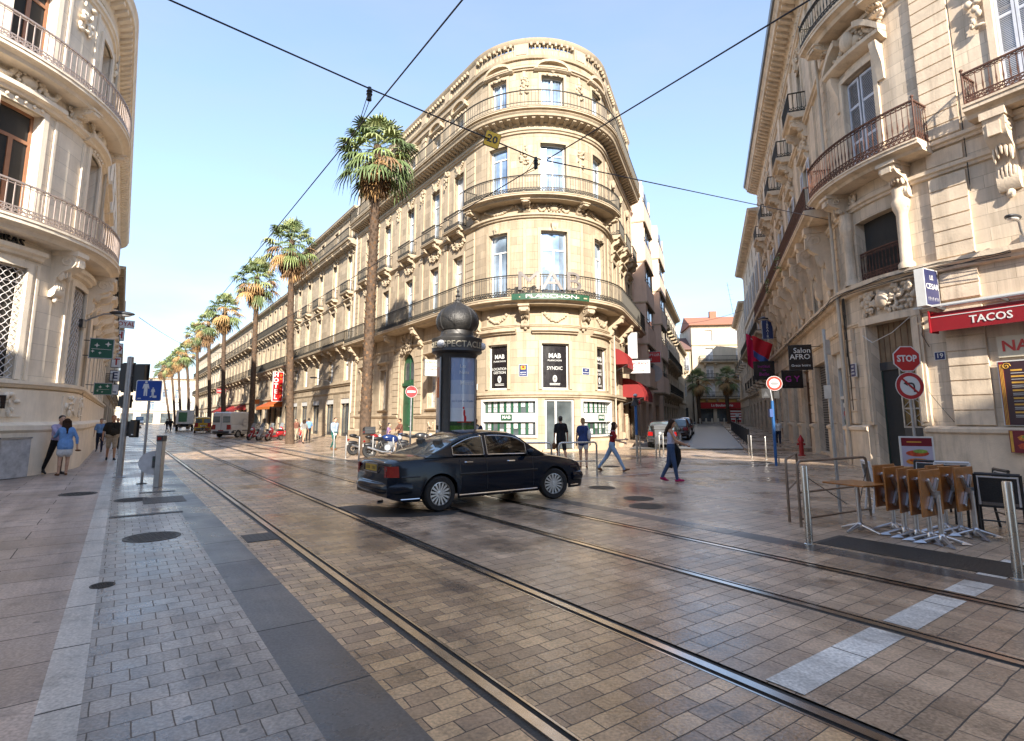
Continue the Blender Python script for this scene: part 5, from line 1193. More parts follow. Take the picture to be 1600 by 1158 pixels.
terrace('terrace_building', RBF, .3, 22.5, 'lower terrace at the far end of the side street, opposite the sunlit terrace', S_RB, S_RTRIM, 17.2,
  [dict(z0=5.4, z1=7.8, w=1.1), dict(z0=9.2, z1=12, w=1.1, balc='each'), dict(z0=13.4, z1=15.8, w=1.0)], rb3c, [(c - 1, c + 1, 3.4) for c in rb3c], corn=[(4.4, .3, .2), (16.5, .6, .8)], lite=True)
# ---------------------------------------------------------------- unseen blocks added behind the viewpoint to shade the crossing
BH = Fac([('L', (23.0, -22), (9.5, -9.5)), ('L', (9.5, -9.5), (3.6, -9.4))])
terrace('terrace_building', BH, 0, BH.L, 'unseen cream terrace added behind the viewpoint to shade the crossing, taller of the two', S_CREAM, S_TRIM, 19.0,
  [dict(z0=5, z1=7.6, w=1.3), dict(z0=9, z1=12, w=1.3), dict(z0=13.6, z1=16.4, w=1.2)], [2 + 3.4 * k for k in range(7)], [(1.2 + 3.4 * k, 3.2 + 3.4 * k, 3.4) for k in range(7)], corn=[(4.2, .3, .2), (18.3, .7, .8)], lite=True, depth_=14)
BH2 = Fac([('L', (3.5, -9.4), (-27, -9.0))])  # added lower wing, its height sets the shade line on the bank
terrace('terrace_building', BH2, 0, BH2.L, 'unseen cream terrace added behind the viewpoint to shade the crossing, lower of the two', S_CREAM, S_TRIM, 16.4,
  [dict(z0=5, z1=7.6, w=1.3), dict(z0=9, z1=12, w=1.3), dict(z0=13.0, z1=15.6, w=1.2)], [2 + 3.4 * k for k in range(9)], [(1.2 + 3.4 * k, 3.2 + 3.4 * k, 3.4) for k in range(9)], corn=[(4.2, .3, .2), (15.7, .7, .8)], lite=True, depth_=14)
BH3 = Fac([('L', (46.0, -38), (11.0, -36))])  # unseen block, added to keep direct sun off the paving
terrace('terrace_building', BH3, 0, BH3.L, 'unseen tall cream block added far behind the viewpoint for its shade', S_CREAM, S_TRIM, 29.0,
  [dict(z0=5 + 4.4 * k, z1=7.8 + 4.4 * k, w=1.4) for k in range(5)], [2 + 3.6 * k for k in range(9)], [(1.2 + 3.6 * k, 3.2 + 3.6 * k, 3.4) for k in range(9)], corn=[(4.2, .3, .2), (28.2, .7, .8)], lite=True, depth_=14)
# ================================================================== PALMS
M_FROND = [mat('palm_green', (0.20, 0.25, 0.085), .5, 0, .3, 6), mat('palm_deep_green', (0.115, 0.16, 0.06), .5, 0, .3, 6), mat('palm_pale_green', (0.31, 0.34, 0.14), .5, 0, .3, 6)]
M_DEAD = [mat('dry_frond', (0.42, 0.25, 0.10), .8, 0, .3, 5), mat('dry_frond_dark', (0.22, 0.13, 0.065), .8, 0, .3, 5)]
M_TRUNK = mat('palm_trunk', (0.085, 0.054, 0.034), .9, 0, .5, 7, bump=.9, bscale=14)
M_STUB = mat('palm_stub', (0.20, 0.11, 0.055), .9, 0, .4, 9)
def fan_leaf(mb, c, u, L, petiole, spread, droop, m, R_, nseg=13, pm=None):
 """costapalmate fan: stalk, joined inner web, split drooping tips"""
 u = u.normalized(); v = u.cross(Vector((0, 0, 1)));
 v = v.normalized() if v.length > .05 else Vector((1, 0, 0)); w = v.cross(u)
 e = c + u * petiole - Vector((0, 0, petiole * petiole * .12)); mb.bar(c, e, .035, .03, pm or m)
 vs_ = []; fs_ = []
 for k in range(nseg):
  f = [-spread + 2 * spread * (k + j) / nseg for j in (0.0, .5, 1.0)]
  def dirn(a): return (u * math.cos(a) + v * math.sin(a) + w * (.18 * math.cos(a * .8))).normalized()
  l = L * (.78 + .22 * math.cos(f[1])) * R_.uniform(.88, 1.1)
  g = Vector((0, 0, -1))
  i0 = len(vs_)
  m0, m1 = e + dirn(f[0]) * l * .42 + g * droop * .10 * l, e + dirn(f[2]) * l * .42 + g * droop * .12 * l
  mc = e + dirn(f[1]) * l * .46 + g * droop * .10 * l + w * .03
  q0, q1 = e + dirn(f[1] - .05) * l * .82 + g * droop * .42 * l, e + dirn(f[1] + .05) * l * .82 + g * droop * .42 * l
  tip = e + dirn(f[1]) * l + g * droop * (.85 + R_.uniform(-.1, .25)) * l
  vs_ += [e, m0, mc, m1, q0, q1, tip]
  fs_ += [(i0, i0 + 1, i0 + 2), (i0, i0 + 2, i0 + 3), (i0 + 1, i0 + 4, i0 + 2), (i0 + 2, i0 + 5, i0 + 3), (i0 + 2, i0 + 4, i0 + 6, i0 + 5)]
 mb.add(vs_, fs_, m)
def crown_meshes(seed, nl, nd, skirt):
 R_ = random.Random(seed); g = MB(); d = MB()
 for i in range(nl):
  t = (i + .5) / nl; az = i * 2.39996 + R_.uniform(-.2, .2); el = rad(86 - 128 * t ** .85 + R_.uniform(-8, 8))
  u = Vector((math.cos(az) * math.cos(el), math.sin(az) * math.cos(el), math.sin(el)))
  dead = t > .55 and R_.random() < .33
  fan_leaf(g, Vector((0, 0, .3 - .9 * t)), u, R_.uniform(.9, 1.12), R_.uniform(1.0, 1.6) * (.85 + .2 * t), rad(R_.uniform(88, 112)), .3 + .8 * t + R_.uniform(0, .3), R_.choice(M_DEAD) if dead else (M_FROND[2] if t < .25 and R_.random() < .6 else M_FROND[R_.randrange(3)] if R_.random() < .6 else M_FROND[1]), R_, 13)
 for i in range(nd):
  t = i / nd; az = i * 2.39996 + R_.uniform(-.3, .3); el = rad(-52 - 30 * t + R_.uniform(-6, 6)); z = -.5 - skirt * .62 * t
  u = Vector((math.cos(az) * math.cos(el), math.sin(az) * math.cos(el), math.sin(el)))
  fan_leaf(d, Vector((0, 0, z)), u, R_.uniform(.85, 1.25), R_.uniform(.3, .6), rad(R_.uniform(30, 55)), R_.uniform(.3, .6), R_.choice(M_DEAD), R_, 8)
 return g, d
CROWNS = {}
def palm(base, heart, r0, r1, label, seed, variant, group, rough=True, nm='palm_tree'):
 base = Vector(base); heart = Vector(heart); root = empty(nm, base); tag(root, label, 'palm tree', group)
 loc = heart - base; n = 16; R_ = random.Random(seed); mb = MB(); pts = []; rs = []
 bend = Vector((R_.uniform(-.25, .25), R_.uniform(-.15, .15), 0))
 for k in range(n + 1):
  t = k / n; pts.append(Vector((loc.x * t ** 1.25, loc.y * t ** 1.25, loc.z * t)) + bend * math.sin(t * math.pi)); rs.append((r0 * 1.35 if k == 0 else r0 + (r1 - r0) * t) * R_.uniform(.95, 1.06))
 mb.tube(pts, rs, M_TRUNK, 12)
 if rough:                             # old leaf bases up the trunk
  m = 420 if rough == 2 else 120
  for k in range(m):
   t = .12 + .86 * (k / m); i = min(n - 1, int(t * n)); f = t * n - i; c = pts[i].lerp(pts[i + 1], f); a = k * 2.39996; r = rs[i] * .97
   o = Vector((math.cos(a), math.sin(a), 0)); s = Vector((-o.y, o.x, 0)) * .06; L = R_.uniform(.05, .12) * (.4 + .8 * t)
   p = c + o * r; mb.add([p - s, p + s, p + s * .6 + o * L + Vector((0, 0, .14)), p - s * .6 + o * L + Vector((0, 0, .14))], [(0, 1, 2, 3)], M_STUB if R_.random() < .5 else M_TRUNK)
 mb.build('trunk', root, smooth=60)
 if variant not in CROWNS:
  g, d = crown_meshes(variant, *((58, 52, 2.0) if variant == 1 else (48, 40, 1.8)))
  CROWNS[variant] = (g.build('crown', root), d.build('dry_skirt', root)); a, c = CROWNS[variant]
 else:
  a, c = [o.copy() for o in CROWNS[variant]]
  for o in (a, c): COL.objects.link(o); o.parent = root
 for o in (a, c): o.location = loc; o.rotation_euler = (0, 0, R_.uniform(0, 6.28)); s = R_.uniform(.88, 1.02) * (.92 if variant == 1 else 1.0); o.scale = (s, s, s)
 return root
PT = [(0, 590, 228), (14, 456, 376), (28, 402, 432), (43.5, 352, 480), (56, 326, 502), (70, 309, 520), (84, 290, 548), (98, 278, 558), (112, 267, 568), (126, 254, 574)]
PL = ['tallest palm with thick brown trunk directly behind the parked blue motorcycle', 'second palm along the tracks, behind the red scooters, next to the hotel sign', 'third palm along the tracks, rising behind the white van nose', 'fourth palm along the tracks, trunk behind the middle of the white van',
  'fifth palm along the tracks, between yellow van and white van', 'sixth palm along the tracks, trunk rising just behind the yellow van', 'seventh palm along the tracks, behind the white truck cab', 'eighth palm along the tracks, behind the white truck body', 'ninth palm along the tracks, small, beyond the rear of the white truck', 'tenth and smallest palm, farthest along the tracks']
for i, (t, px, py) in enumerate(PT):
 b = Vector((-7.0, 26.2, 0)) + D * t; h = depth(px, py, b.y + .2)
 palm(b, h, (.26 if i == 0 else .25), .20, PL[i], 40 + i, 1 if i == 0 else 2 + i % 3, 'palms lining the tram street', 2 if i == 0 else (1 if i < 3 else 0))
for px, py, y, lb in ((1090, 592, 88, 'palm half hidden by the sunlit terrace at the end of the side street'), (1136, 588, 86, 'palm standing free in front of the cream building closing the side street')):
 h = depth(px, py, y); palm((h.x, y, street_slope(y)), h, .3, .25, lb, px, 2, 'palms closing the side street', 0)
# ================================================================== VEHICLES
def lerp_tab(tab, x):
 if x <= tab[0][0]: return tab[0][1]
 for (x0, y0), (x1, y1) in zip(tab, tab[1:]):
  if x <= x1: return y0 + (y1 - y0) * (x - x0) / (x1 - x0)
 return tab[-1][1]
def smooth_tab(tab, x):
 """catmull-rom through the table, for soft body lines"""
 n = len(tab)
 if x <= tab[0][0]: return tab[0][1]
 for i in range(n - 1):
  if x <= tab[i + 1][0]:
   x0, y0 = tab[i]; x1, y1 = tab[i + 1]; t = (x - x0) / (x1 - x0)
   m0 = (y1 - tab[i - 1][1]) / (x1 - tab[i - 1][0]) if i > 0 else (y1 - y0) / (x1 - x0)
   m1 = (tab[i + 2][1] - y0) / (tab[i + 2][0] - x0) if i + 2 < n else (y1 - y0) / (x1 - x0)
   h = x1 - x0; return (2 * t ** 3 - 3 * t * t + 1) * y0 + (t ** 3 - 2 * t * t + t) * h * m0 + (-2 * t ** 3 + 3 * t * t) * y1 + (t ** 3 - t * t) * h * m1
 return tab[-1][1]
def paint(name, c, rough=.25, coat=1.0): return mat(name, c, rough, 0.0, .06, 2.0, coat=coat, spec=.5 if coat else .38)
M_LIGHTGLASS = mat('clear_lamp', (.65, .66, .66), .1, .3, .05, 20)
M_TAIL = mat('red_lamp', (0.261, 0.00696, 0.00696), .15, 0, .15, 30, coat=.6)
M_AMBER = mat('amber_lamp', (.6, .22, .02), .2, 0, .1, 20)
M_CARGLASS = glass_mat('car_glass', (.20, .25, .27), .45, .03)
M_PLATEY = mat('yellow_plate', (0.434, 0.294, 0.042), .45, 0, .1, 20)
M_WEAVE_ = mat('tan_seat_fabric', (.10, .085, .07), .8, 0, .1, 20)
M_UNDER = mat('underbody', (.012, .012, .012), .9, 0, .2, 5)
M_CLEAR = clear_glass('clear_car_glass', (.28, .31, .31))
def make_wheel(par, c, r, w, spokes, alloy, turn=0.0, side=1):
 e = MB(); T = Matrix.Translation(c) @ Matrix.Rotation(turn, 4, 'Z'); e.M = T
 prof = [(r * .66, -w / 2), (r * .9, -w / 2), (r * .98, -w * .36), (r, -w * .2), (r, w * .2), (r * .98, w * .36), (r * .9, w / 2), (r * .66, w / 2), (r * .63, 0), (r * .66, -w / 2)]
 e.lathe((0, 0, 0), prof, M_RUBBER, 28, axis='Y'); t = e.build('wheel', par, smooth=40)
 q = MB(); q.M = T; y = -side * w * .40
 q.lathe((0, 0, 0), [(r * .67, y * 1.1), (r * .62, y * 1.15), (r * .60, y * .8), (r * .60, -y * .8)], alloy, 28, axis='Y')
 q.lathe((0, 0, 0), [(.001, y * .55), (r * .6, y * .5)], M_UNDER, 24, axis='Y')
 q.lathe((0, 0, 0), [(.001, y * 1.05), (r * .1, y * 1.05), (r * .13, y * .9), (r * .2, y * .86), (r * .2, y * .6)], alloy, 16, axis='Y')
 for k in range(spokes):
  a = 2 * math.pi * k / spokes; d = Vector((math.cos(a), 0, math.sin(a))); s = Vector((-math.sin(a), 0, math.cos(a))); wd = r * (.62 / spokes * 1.5)
  A = [d * r * .16 - s * wd * .55, d * r * .16 + s * wd * .55, d * r * .62 + s * wd, d * r * .62 - s * wd]
  q.add([p + Vector((0, y * .95, 0)) for p in A] + [p + Vector((0, y * .6, 0)) for p in A], [(0, 1, 2, 3), (4, 7, 6, 5), (0, 4, 5, 1), (1, 5, 6, 2), (2, 6, 7, 3), (3, 7, 4, 0)], alloy)
 q.build('rim', t, smooth=35)
 return t
def make_car(name, label, cat, loc, head, sp, pm, group=None, detail=1, turn=0.0):
 """sp: L, W, deck, roof, plan tables (x from the tail), wheels x, r; local frame: +x forward, +y left, z up"""
 L, W = sp['L'], sp['W']; root = empty(name, loc, math.atan2(head[1], head[0])); tag(root, label, cat, group)
 xs = sorted(set([round(L * k / sp.get('n', 64), 3) for k in range(sp.get('n', 64) + 1)] + [x for x, _ in sp['roof']] + [x for a in sp['sidewin'] for x in a[:2]]))
 x0 = -L / 2; r = sp['r']; ra = r * 1.17; hw = W / 2; sill = sp.get('sill', .20); grow = sp.get('side', .93)
 plan = lambda x: hw * smooth_tab(sp['plan'], x); deck = lambda x: smooth_tab(sp['deck'], x); roof = lambda x: smooth_tab(sp['roof'], x)
 xr0, xr1 = sp['roof'][0][0], sp['roof'][-1][0]
 def bot(x):
  z = sill + .10 * max(0, (1 - x / .5)) ** 2
  for xw in sp['wheels']:
   if abs(x - xw) < ra: z = max(z, r + math.sqrt(ra * ra - (x - xw) ** 2) - .01)
  return z
 def sect(x):
  zb, zd, w = bot(x), deck(x), plan(x); zs = zd - .07
  zb = min(zb, zs - .05)
  prof = sp.get('sect', [(0, .93), (.12, .975), (.35, 1.0), (.6, .995), (.85, .965), (1, .935)])
  P = []
  base = sill
  for f, g in prof:
   z = zb + (zs - zb) * f; ff = (z - base) / max(.05, zs - base); P.append((w * lerp_tab(prof, ff), z))
  P += [(w * .90, zd - .02), (w * .82, zd), (w * .45, zd + .02), (0, zd + .028)]
  return P
 b = MB(); rows = [sect(x) for x in xs]; n = len(rows[0]); vs_ = []; fs_ = []
 for x, R0 in zip(xs, rows):
  for (y, z) in R0: vs_.append((x + x0, -y, z))
  for (y, z) in R0[-2::-1]: vs_.append((x + x0, y, z))
 m = 2 * n - 1
 for i in range(len(xs) - 1):
  for k in range(m - 1): fs_.append((i * m + k, (i + 1) * m + k, (i + 1) * m + k + 1, i * m + k + 1))
 fs_ += [tuple(range(m)), tuple((len(xs) - 1) * m + k for k in range(m))[::-1]]
 b.add(vs_, fs_, pm)
 # greenhouse
 gx = [x for x in xs if xr0 <= x <= xr1]; tum = sp.get('tumble', .76)
 def gside(x, z):
  zd, zr = deck(x), roof(x); f = min(1, max(0, (z - zd) / max(.3, sp['H'] - zd - .05))); w = plan(x); return w * (.915 - (.915 - tum) * f ** 1.15)
 vs_ = []; fs_ = []; gm = []; cg = M_CLEAR if detail > 1 else M_CARGLASS
 for x in gx:
  zd, zr = deck(x) - .01, max(roof(x), deck(x) + .002); h = zr - zd
  P = [(gside(x, zd), zd), (gside(x, zd + h * .35), zd + h * .35), (gside(x, zd + h * .7), zd + h * .7), (gside(x, zd + h * .9), zd + h * .9), (gside(x, zr) * .955, zr - h * .02), (gside(x, zr) * .75, zr + min(.02, h * .05)), (0, zr + min(.035, h * .08))]
  for (y, z) in P: vs_.append((x + x0, -y, z))
  for (y, z) in P[-2::-1]: vs_.append((x + x0, y, z))
 m = 13
 for i in range(len(gx) - 1):
  xm = (gx[i] + gx[i + 1]) / 2
  for k in range(m - 1):
   scr = (4 <= k <= 7) and any(a < xm < c for a, c in sp['screens'])
   if detail > 1 and k in (0, 1, 2, 9, 10, 11) and any(a < xm < c for a, c, _ in sp['sidewin']): continue
   fs_.append(((i * m + k, (i + 1) * m + k, (i + 1) * m + k + 1, i * m + k + 1), scr))
 fs_e = [tuple(range(m)), tuple((len(gx) - 1) * m + k for k in range(m))[::-1]]
 b.add(vs_, [f for f, s_ in fs_ if not s_] + fs_e, pm)
 body = b.build('body', root, smooth=32)
 for (a, c), nm_ in zip(sp['screens'], ('rear_window', 'windscreen') if len(sp['screens']) == 2 else ('windscreen',)):
  g = MB(); sel = [f for f, s_ in fs_ if s_ and a < (vs_[f[0]][0] + vs_[f[1]][0]) / 2 - x0 < c]; ids = sorted({i for f in sel for i in f}); mp = {j: k for k, j in enumerate(ids)}
  g.add([vs_[j] for j in ids], [tuple(mp[j] for j in f) for f in sel], M_CARGLASS if nm_ == 'rear_window' else cg); g.build(nm_, root, smooth=60)
 # side windows
 for sg in (-1, 1):
  for (xa, xb, ins) in sp['sidewin']:
   g = MB(); k = 10; V = [];
   for i in range(k + 1):
    x = xa + (xb - xa) * i / k; zd, zr = deck(x) + .035, roof(x) - .075
    zr = max(zr, zd + .015)
    for j in range(4):
     z = zd + (zr - zd) * j / 3; V.append((x + x0, sg * (gside(x, z) + .006), z))
   g.add(V, [(i * 4 + j, (i + 1) * 4 + j, (i + 1) * 4 + j + 1, i * 4 + j + 1) for i in range(k) for j in range(3)], cg)
   o = g.build('side_window', root, smooth=60)
   if sp.get('chrome') and detail:
    t = MB(); loop = [V[i * 4] for i in range(k + 1)] + [V[k * 4 + j] for j in range(1, 4)] + [V[i * 4 + 3] for i in range(k - 1, -1, -1)] + [V[j] for j in (2, 1)]
    t.tube(loop + [loop[0]], .011, M_CHROME, 5); t.build('trim', o)
 u = MB(); u.box((0, 0, sill + .16), (L * .93, W * .74, .2), M_UNDER)
 for xw in sp['wheels']: u.box((xw + x0, 0, r + .12), (ra * 2.1, W * .70, ra * 1.2), M_UNDER)
 u.build('underbody', root)
 for xw in sp['wheels']:
  for sg in (-1, 1):
   make_wheel(root, Vector((xw + x0, sg * (hw - .115), r)), r, .2, sp.get('spokes', 8) if detail else 6, sp.get('alloy', M_GALV), turn if xw > L / 2 else 0, 1 if sg < 0 else -1)
 # lamps, plates, bumpers, handles, mirrors
 def side_pt(x, z, off=.004):
  w = plan(x); zs = deck(x) - .07; ff = (z - sill) / max(.05, zs - sill); return w * lerp_tab(sp.get('sect', [(0, .93), (.12, .975), (.35, 1.0), (.6, .995), (.85, .965), (1, .935)]), ff) + off
 for sg in (-1, 1):
  q = MB(); za, zc = sp['tail'];
  V = []
  for i in range(5):
   x = .0 + sp.get('taillen', .28) * i / 4
   for z in (za, zc): V.append((x + x0 + .002, sg * side_pt(x, z, .008), z))
  yy = hw * sp.get('tailin', .55)
  V2 = [(x0 - .008, sg * yy, za), (x0 - .008, sg * yy, zc)] + [(x0 - .008, V[0][1], za), (x0 - .008, V[1][1], zc)]
  q.add(V, [(i * 2, i * 2 + 2, i * 2 + 3, i * 2 + 1) for i in range(4)], M_TAIL); q.add(V2, [(0, 2, 3, 1)], M_TAIL); q.build('taillight', root)
  q = MB(); zf = sp['headz']; q.ell((L / 2 - .16, sg * (plan(L - .16) - .24), zf), (.13, .17, .075), M_LIGHTGLASS, 12, 8); q.build('headlight', root, smooth=60)
  q = MB(); xm, zm = sp['mirror']; q.ell((xm + x0, sg * (hw + .07), zm), (.07, .10, .065), pm, 10, 6); q.bar((xm + x0, sg * (hw - .06), zm - .03), (xm + x0, sg * (hw + .05), zm - .02), .05, .04, M_BLACK); q.build('wing_mirror', root, smooth=60)
  for hx in sp.get('handles', []):
   q = MB(); z = deck(hx) - .10; y = side_pt(hx, z, .012); q.tube([(hx + x0 - .09, sg * (y - .02), z), (hx + x0 - .07, sg * (y + .01), z), (hx + x0 + .07, sg * (y + .01), z), (hx + x0 + .09, sg * (y - .02), z)], .013, M_CHROME if sp.get('chrome') else M_BLACK, 5); q.build('handle', root)
  for dx in sp.get('doors', []):
   q = MB(); V = []
   for i in range(7):
    z = bot(dx) + .03 + (deck(dx) - .06 - bot(dx)) * i / 6; V += [(dx + x0 - .005, sg * side_pt(dx, z, .0025), z), (dx + x0 + .005, sg * side_pt(dx, z, .0025), z)]
   q.add(V, [(i * 2, i * 2 + 1, i * 2 + 3, i * 2 + 2) for i in range(6)], M_BLACK); q.build('door_gap', root)
  if sp.get('rub'):
   for z, mm, th in sp['rub']:
    q = MB(); V = []
    pts = [(x + x0, sg * side_pt(x, z, .008), z) for x in [L * k / 40 for k in range(2, 39)] if all(abs(x - xw) > ra * 1.02 or z > r + ra for xw in sp['wheels'])]
    run = []
    for p in pts + [None]:
     if p is not None and (not run or p[0] - run[-1][0] < .2): run.append(p)
     else:
      if len(run) > 2: q.tube(run, th, mm, 6)
      q.cut(); run = [p] if p else []
    q.build('trim', root)
 q = MB(); pw = sp.get('plate_m', M_PLATEY); q.box((x0 - .012, 0, sp['platez']), (.012, .52, .115), pw);
 for k in range(7):
  if k != 3: q.box((x0 - .019, -.2 + k * .066, sp['platez']), (.003, .03, .06), M_BLACK)
 q.build('number_plate', root)
 q = MB(); q.box((L / 2 + .0, 0, .42), (.02, .5, .11), M_WHITE); q.build('number_plate', root)
 for xx, zz, nm_ in ((x0, sp.get('bumpz', .5), 'bumper'), (L / 2, .46, 'bumper')):
  q = MB(); s_ = -1 if xx < 0 else 1; pts = []
  xe = .42 if xx < 0 else L - .42
  pts.append((xe + x0, -plan(xe) + .05, zz))
  for k in range(-8, 9):
   t = k / 8; u = abs(t) ** 4; pts.append((xx + s_ * (.02 - .20 * u), t * plan(.2 if xx < 0 else L - .2) * .965, zz))
  pts.append((xe + x0, plan(xe) - .05, zz))
  for (dz, rr, mm) in sp.get('bump', [(0, .085, pm), (.0, .0, None)]):
   if mm: q.tube([(p[0], p[1], p[2] + dz) for p in pts], rr, mm, 10)
  q.build(nm_, root, smooth=60)
 return root, dict(x0=x0, plan=plan, deck=deck, roof=roof, side=side_pt)
SEDAN = dict(L=4.66, W=1.79, H=1.43, r=.325, wheels=(1.00, 3.75), n=84, sill=.21,
 plan=[(0, .84), (.12, .915), (.5, .975), (1.5, 1.0), (3.2, 1.0), (4.1, .985), (4.45, .95), (4.58, .90), (4.66, .80)],
 deck=[(0, .72), (.06, .865), (.25, .945), (.9, .985), (1.6, .97), (3.2, .945), (3.5, .945), (4.0, .88), (4.4, .79), (4.58, .71), (4.66, .60)],
 roof=[(.72, .985), (1.05, 1.13), (1.45, 1.31), (1.75, 1.40), (2.2, 1.435), (2.6, 1.415), (2.85, 1.36), (3.2, 1.14), (3.52, .95)],
 screens=[(.78, 1.5), (2.82, 3.48)], sidewin=[(1.28, 1.98, 0), (2.06, 3.02, 0)], tail=(.66, .85), taillen=.19, tailin=.70, headz=.66, mirror=(3.02, 1.02), handles=(1.62, 2.62), doors=(1.42, 2.02, 3.16), platez=.80, chrome=True, spokes=15,
 alloy=mat('silver_alloy', (.62, .62, .62), .3, .85, .06, 9), rub=[(.66, mat('dark_trim', (.02, .022, .026), .35), .014), (.27, M_CHROME, .014)], bumpz=.46, bump=[(0, .105, paint('midnight_paint', (.003, .008, .018), .14, .0)), (.085, .02, M_CHROME)])
_r, _f = Vector((-1.40, 10.36, 0)), Vector((0.92, 12.02, 0)); hd = (_f - _r).normalized(); lf = Vector((-hd.y, hd.x, 0))
cc = (_r + _f) / 2 + lf * .80 - hd * (1.00 + 3.75 - 4.66) / 2
sedan, SI = make_car('sedan', 'dark blue four door sedan with chrome trim crossing the tram tracks', 'car', cc, hd, SEDAN, paint('midnight_paint', (.003, .008, .018), .14, .0), turn=-.3, detail=2)
for x, hx in ((2.15, 1), (1.25, 0)):
 for y in (-.37, .37):
  q = MB(); q.box((SI['x0'] + x, y, .98), (.13, .46, .30), M_WEAVE_, R=Matrix.Rotation(-.2, 3, 'Y')); q.tube([(SI['x0'] + x - .03, y - .05, 1.1), (SI['x0'] + x - .05, y - .05, 1.2)], .01, M_STEEL, 5); q.box((SI['x0'] + x - .06, y, 1.21), (.09, .25, .15), M_WEAVE_, R=Matrix.Rotation(-.2, 3, 'Y')); q.build('seat', sedan, bevel=.03)
q = MB(); q.box((SI['x0'] + 3.1, 0, .97), (.5, 1.3, .08), M_UNDER); q.build('dashboard', sedan, bevel=.02)
q = MB(); q.M = Matrix.Translation((SI['x0'] + 2.78, -.37, 1.0)) @ Matrix.Rotation(-1.2, 4, 'Y'); q.tube([(.18 * math.cos(a * .524), .18 * math.sin(a * .524), 0) for a in range(13)], .016, M_UNDER, 6); q.build('steering_wheel', sedan)
q = MB(); q.tube([(SI['x0'] - .004, -.62, .92), (SI['x0'] - .012, 0, .935), (SI['x0'] - .004, .62, .92)], .014, M_CHROME, 6)
for y in (-.33, .33): q.bar((SI['x0'] - .02, y, .73), (SI['x0'] - .02, y, .87), .014, .02, M_CHROME)
for z in (.725, .875): q.bar((SI['x0'] - .02, -.33, z), (SI['x0'] - .02, .33, z), .014, .02, M_CHROME)
q.build('boot_trim', sedan)
q = MB(); q.tube([(SI['x0'] + .05, -.45, .22), (SI['x0'] - .05, -.45, .21)], .03, M_CHROME, 8); q.build('exhaust', sedan)
HATCH = dict(L=4.05, W=1.70, H=1.46, r=.30, wheels=(.72, 3.22), n=40, sill=.22,
 plan=[(0, .88), (.2, .96), (1.2, 1.0), (2.8, 1.0), (3.6, .94), (4.0, .78), (4.05, .7)], deck=[(0, .86), (.05, .94), (.6, .96), (2.6, .93), (3.0, .92), (3.6, .82), (3.95, .68), (4.05, .58)],
 roof=[(.03, .97), (.28, 1.22), (.55, 1.40), (1.2, 1.46), (1.9, 1.45), (2.3, 1.36), (2.65, 1.14), (2.98, .93)], screens=[(.05, .5), (2.25, 2.95)], sidewin=[(.75, 1.4, 0), (1.46, 2.4, 0)],
 tail=(.66, .88), headz=.64, mirror=(2.45, .98), handles=(1.2, 2.0), doors=(1.43, 2.55), platez=.74, spokes=7, plate_m=M_WHITE)
side_dir = Vector((.359, .933, 0))
for i, (px, py, c, lb) in enumerate(((1044, 690, (.025, .025, .028), 'black parked hatchback with red lamps behind the woman in pink shoes'), (1066, 680, (.05, .03, .03), 'dark brown car parked in front of the black hatchback'), (1076, 671, (.03, .035, .05), 'dark blue car parked farthest along the side street kerb'))):
 y = (32.5, 41, 48)[i]; x = XL(y) + (3.0, 3.1, 2.95)[i]
 make_car('parked_car', lb, 'car', (x, y, street_slope(y) + .01), side_dir, HATCH, paint('car_paint_%d' % i if False else ('black_car_paint', 'brown_car_paint', 'blue_car_paint')[i], c), 'cars parked in the side street', 0)
VAN = dict(L=5.2, W=2.0, H=2.25, r=.33, wheels=(1.05, 4.25), n=48, sill=.28, tumble=.88, plan=[(0, .97), (.1, 1.0), (3.6, 1.0), (4.6, .96), (5.1, .85), (5.2, .78)], deck=[(0, 1.18), (3.8, 1.15), (4.4, 1.10), (4.9, .98), (5.15, .8), (5.2, .7)],
 roof=[(.0, 2.16), (.12, 2.24), (1.5, 2.28), (3.3, 2.26), (3.6, 2.2), (3.9, 1.9), (4.42, 1.12)], screens=[(3.62, 4.38)], sidewin=[(3.05, 3.95, 0)], tail=(.72, 1.15), taillen=.05, headz=.8, mirror=(4.0, 1.3), handles=(3.1,), doors=(2.0, 3.0, 4.1), platez=.62, spokes=6, plate_m=M_RED, rub=[(.62, M_DGREY, .04)], bump=[(0, .1, M_DGREY)])
white = paint('white_van_paint', (0.592, 0.584, 0.568), .35, .6)
wv_, wi = make_car('delivery_van', 'white delivery van standing askew beside the palms with round badge', 'van', (-25.6, 51.8, 0), (.16, .98, 0), VAN, white, None, 1)
q = MB()
for y in (-.5, .5): q.box((wi['x0'] - .006, y, 1.62), (.012, .72, .55), M_CARGLASS); q.cut()
q.build('rear_window', wv_)
q = MB(); q.box((wi['x0'] - .004, 0, 1.3), (.01, .02, 1.7), M_DGREY); q.build('door_gap', wv_)
q = MB(); q.plate(circ(.36), (wi['x0'] + 1.9, -1.008, 1.35), (1, 0, 0), (0, 0, 1), .01, mat('grey_badge', (.45, .45, .46), .5)); q.plate(circ(.26), (wi['x0'] + 1.9, -1.014, 1.35), (1, 0, 0), (0, 0, 1), .01, white); q.box((wi['x0'] + 1.9, -1.016, 1.35), (1.9, .01, .10), mat('grey_badge', (.45, .45, .46), .5)); q.build('badge', wv_)
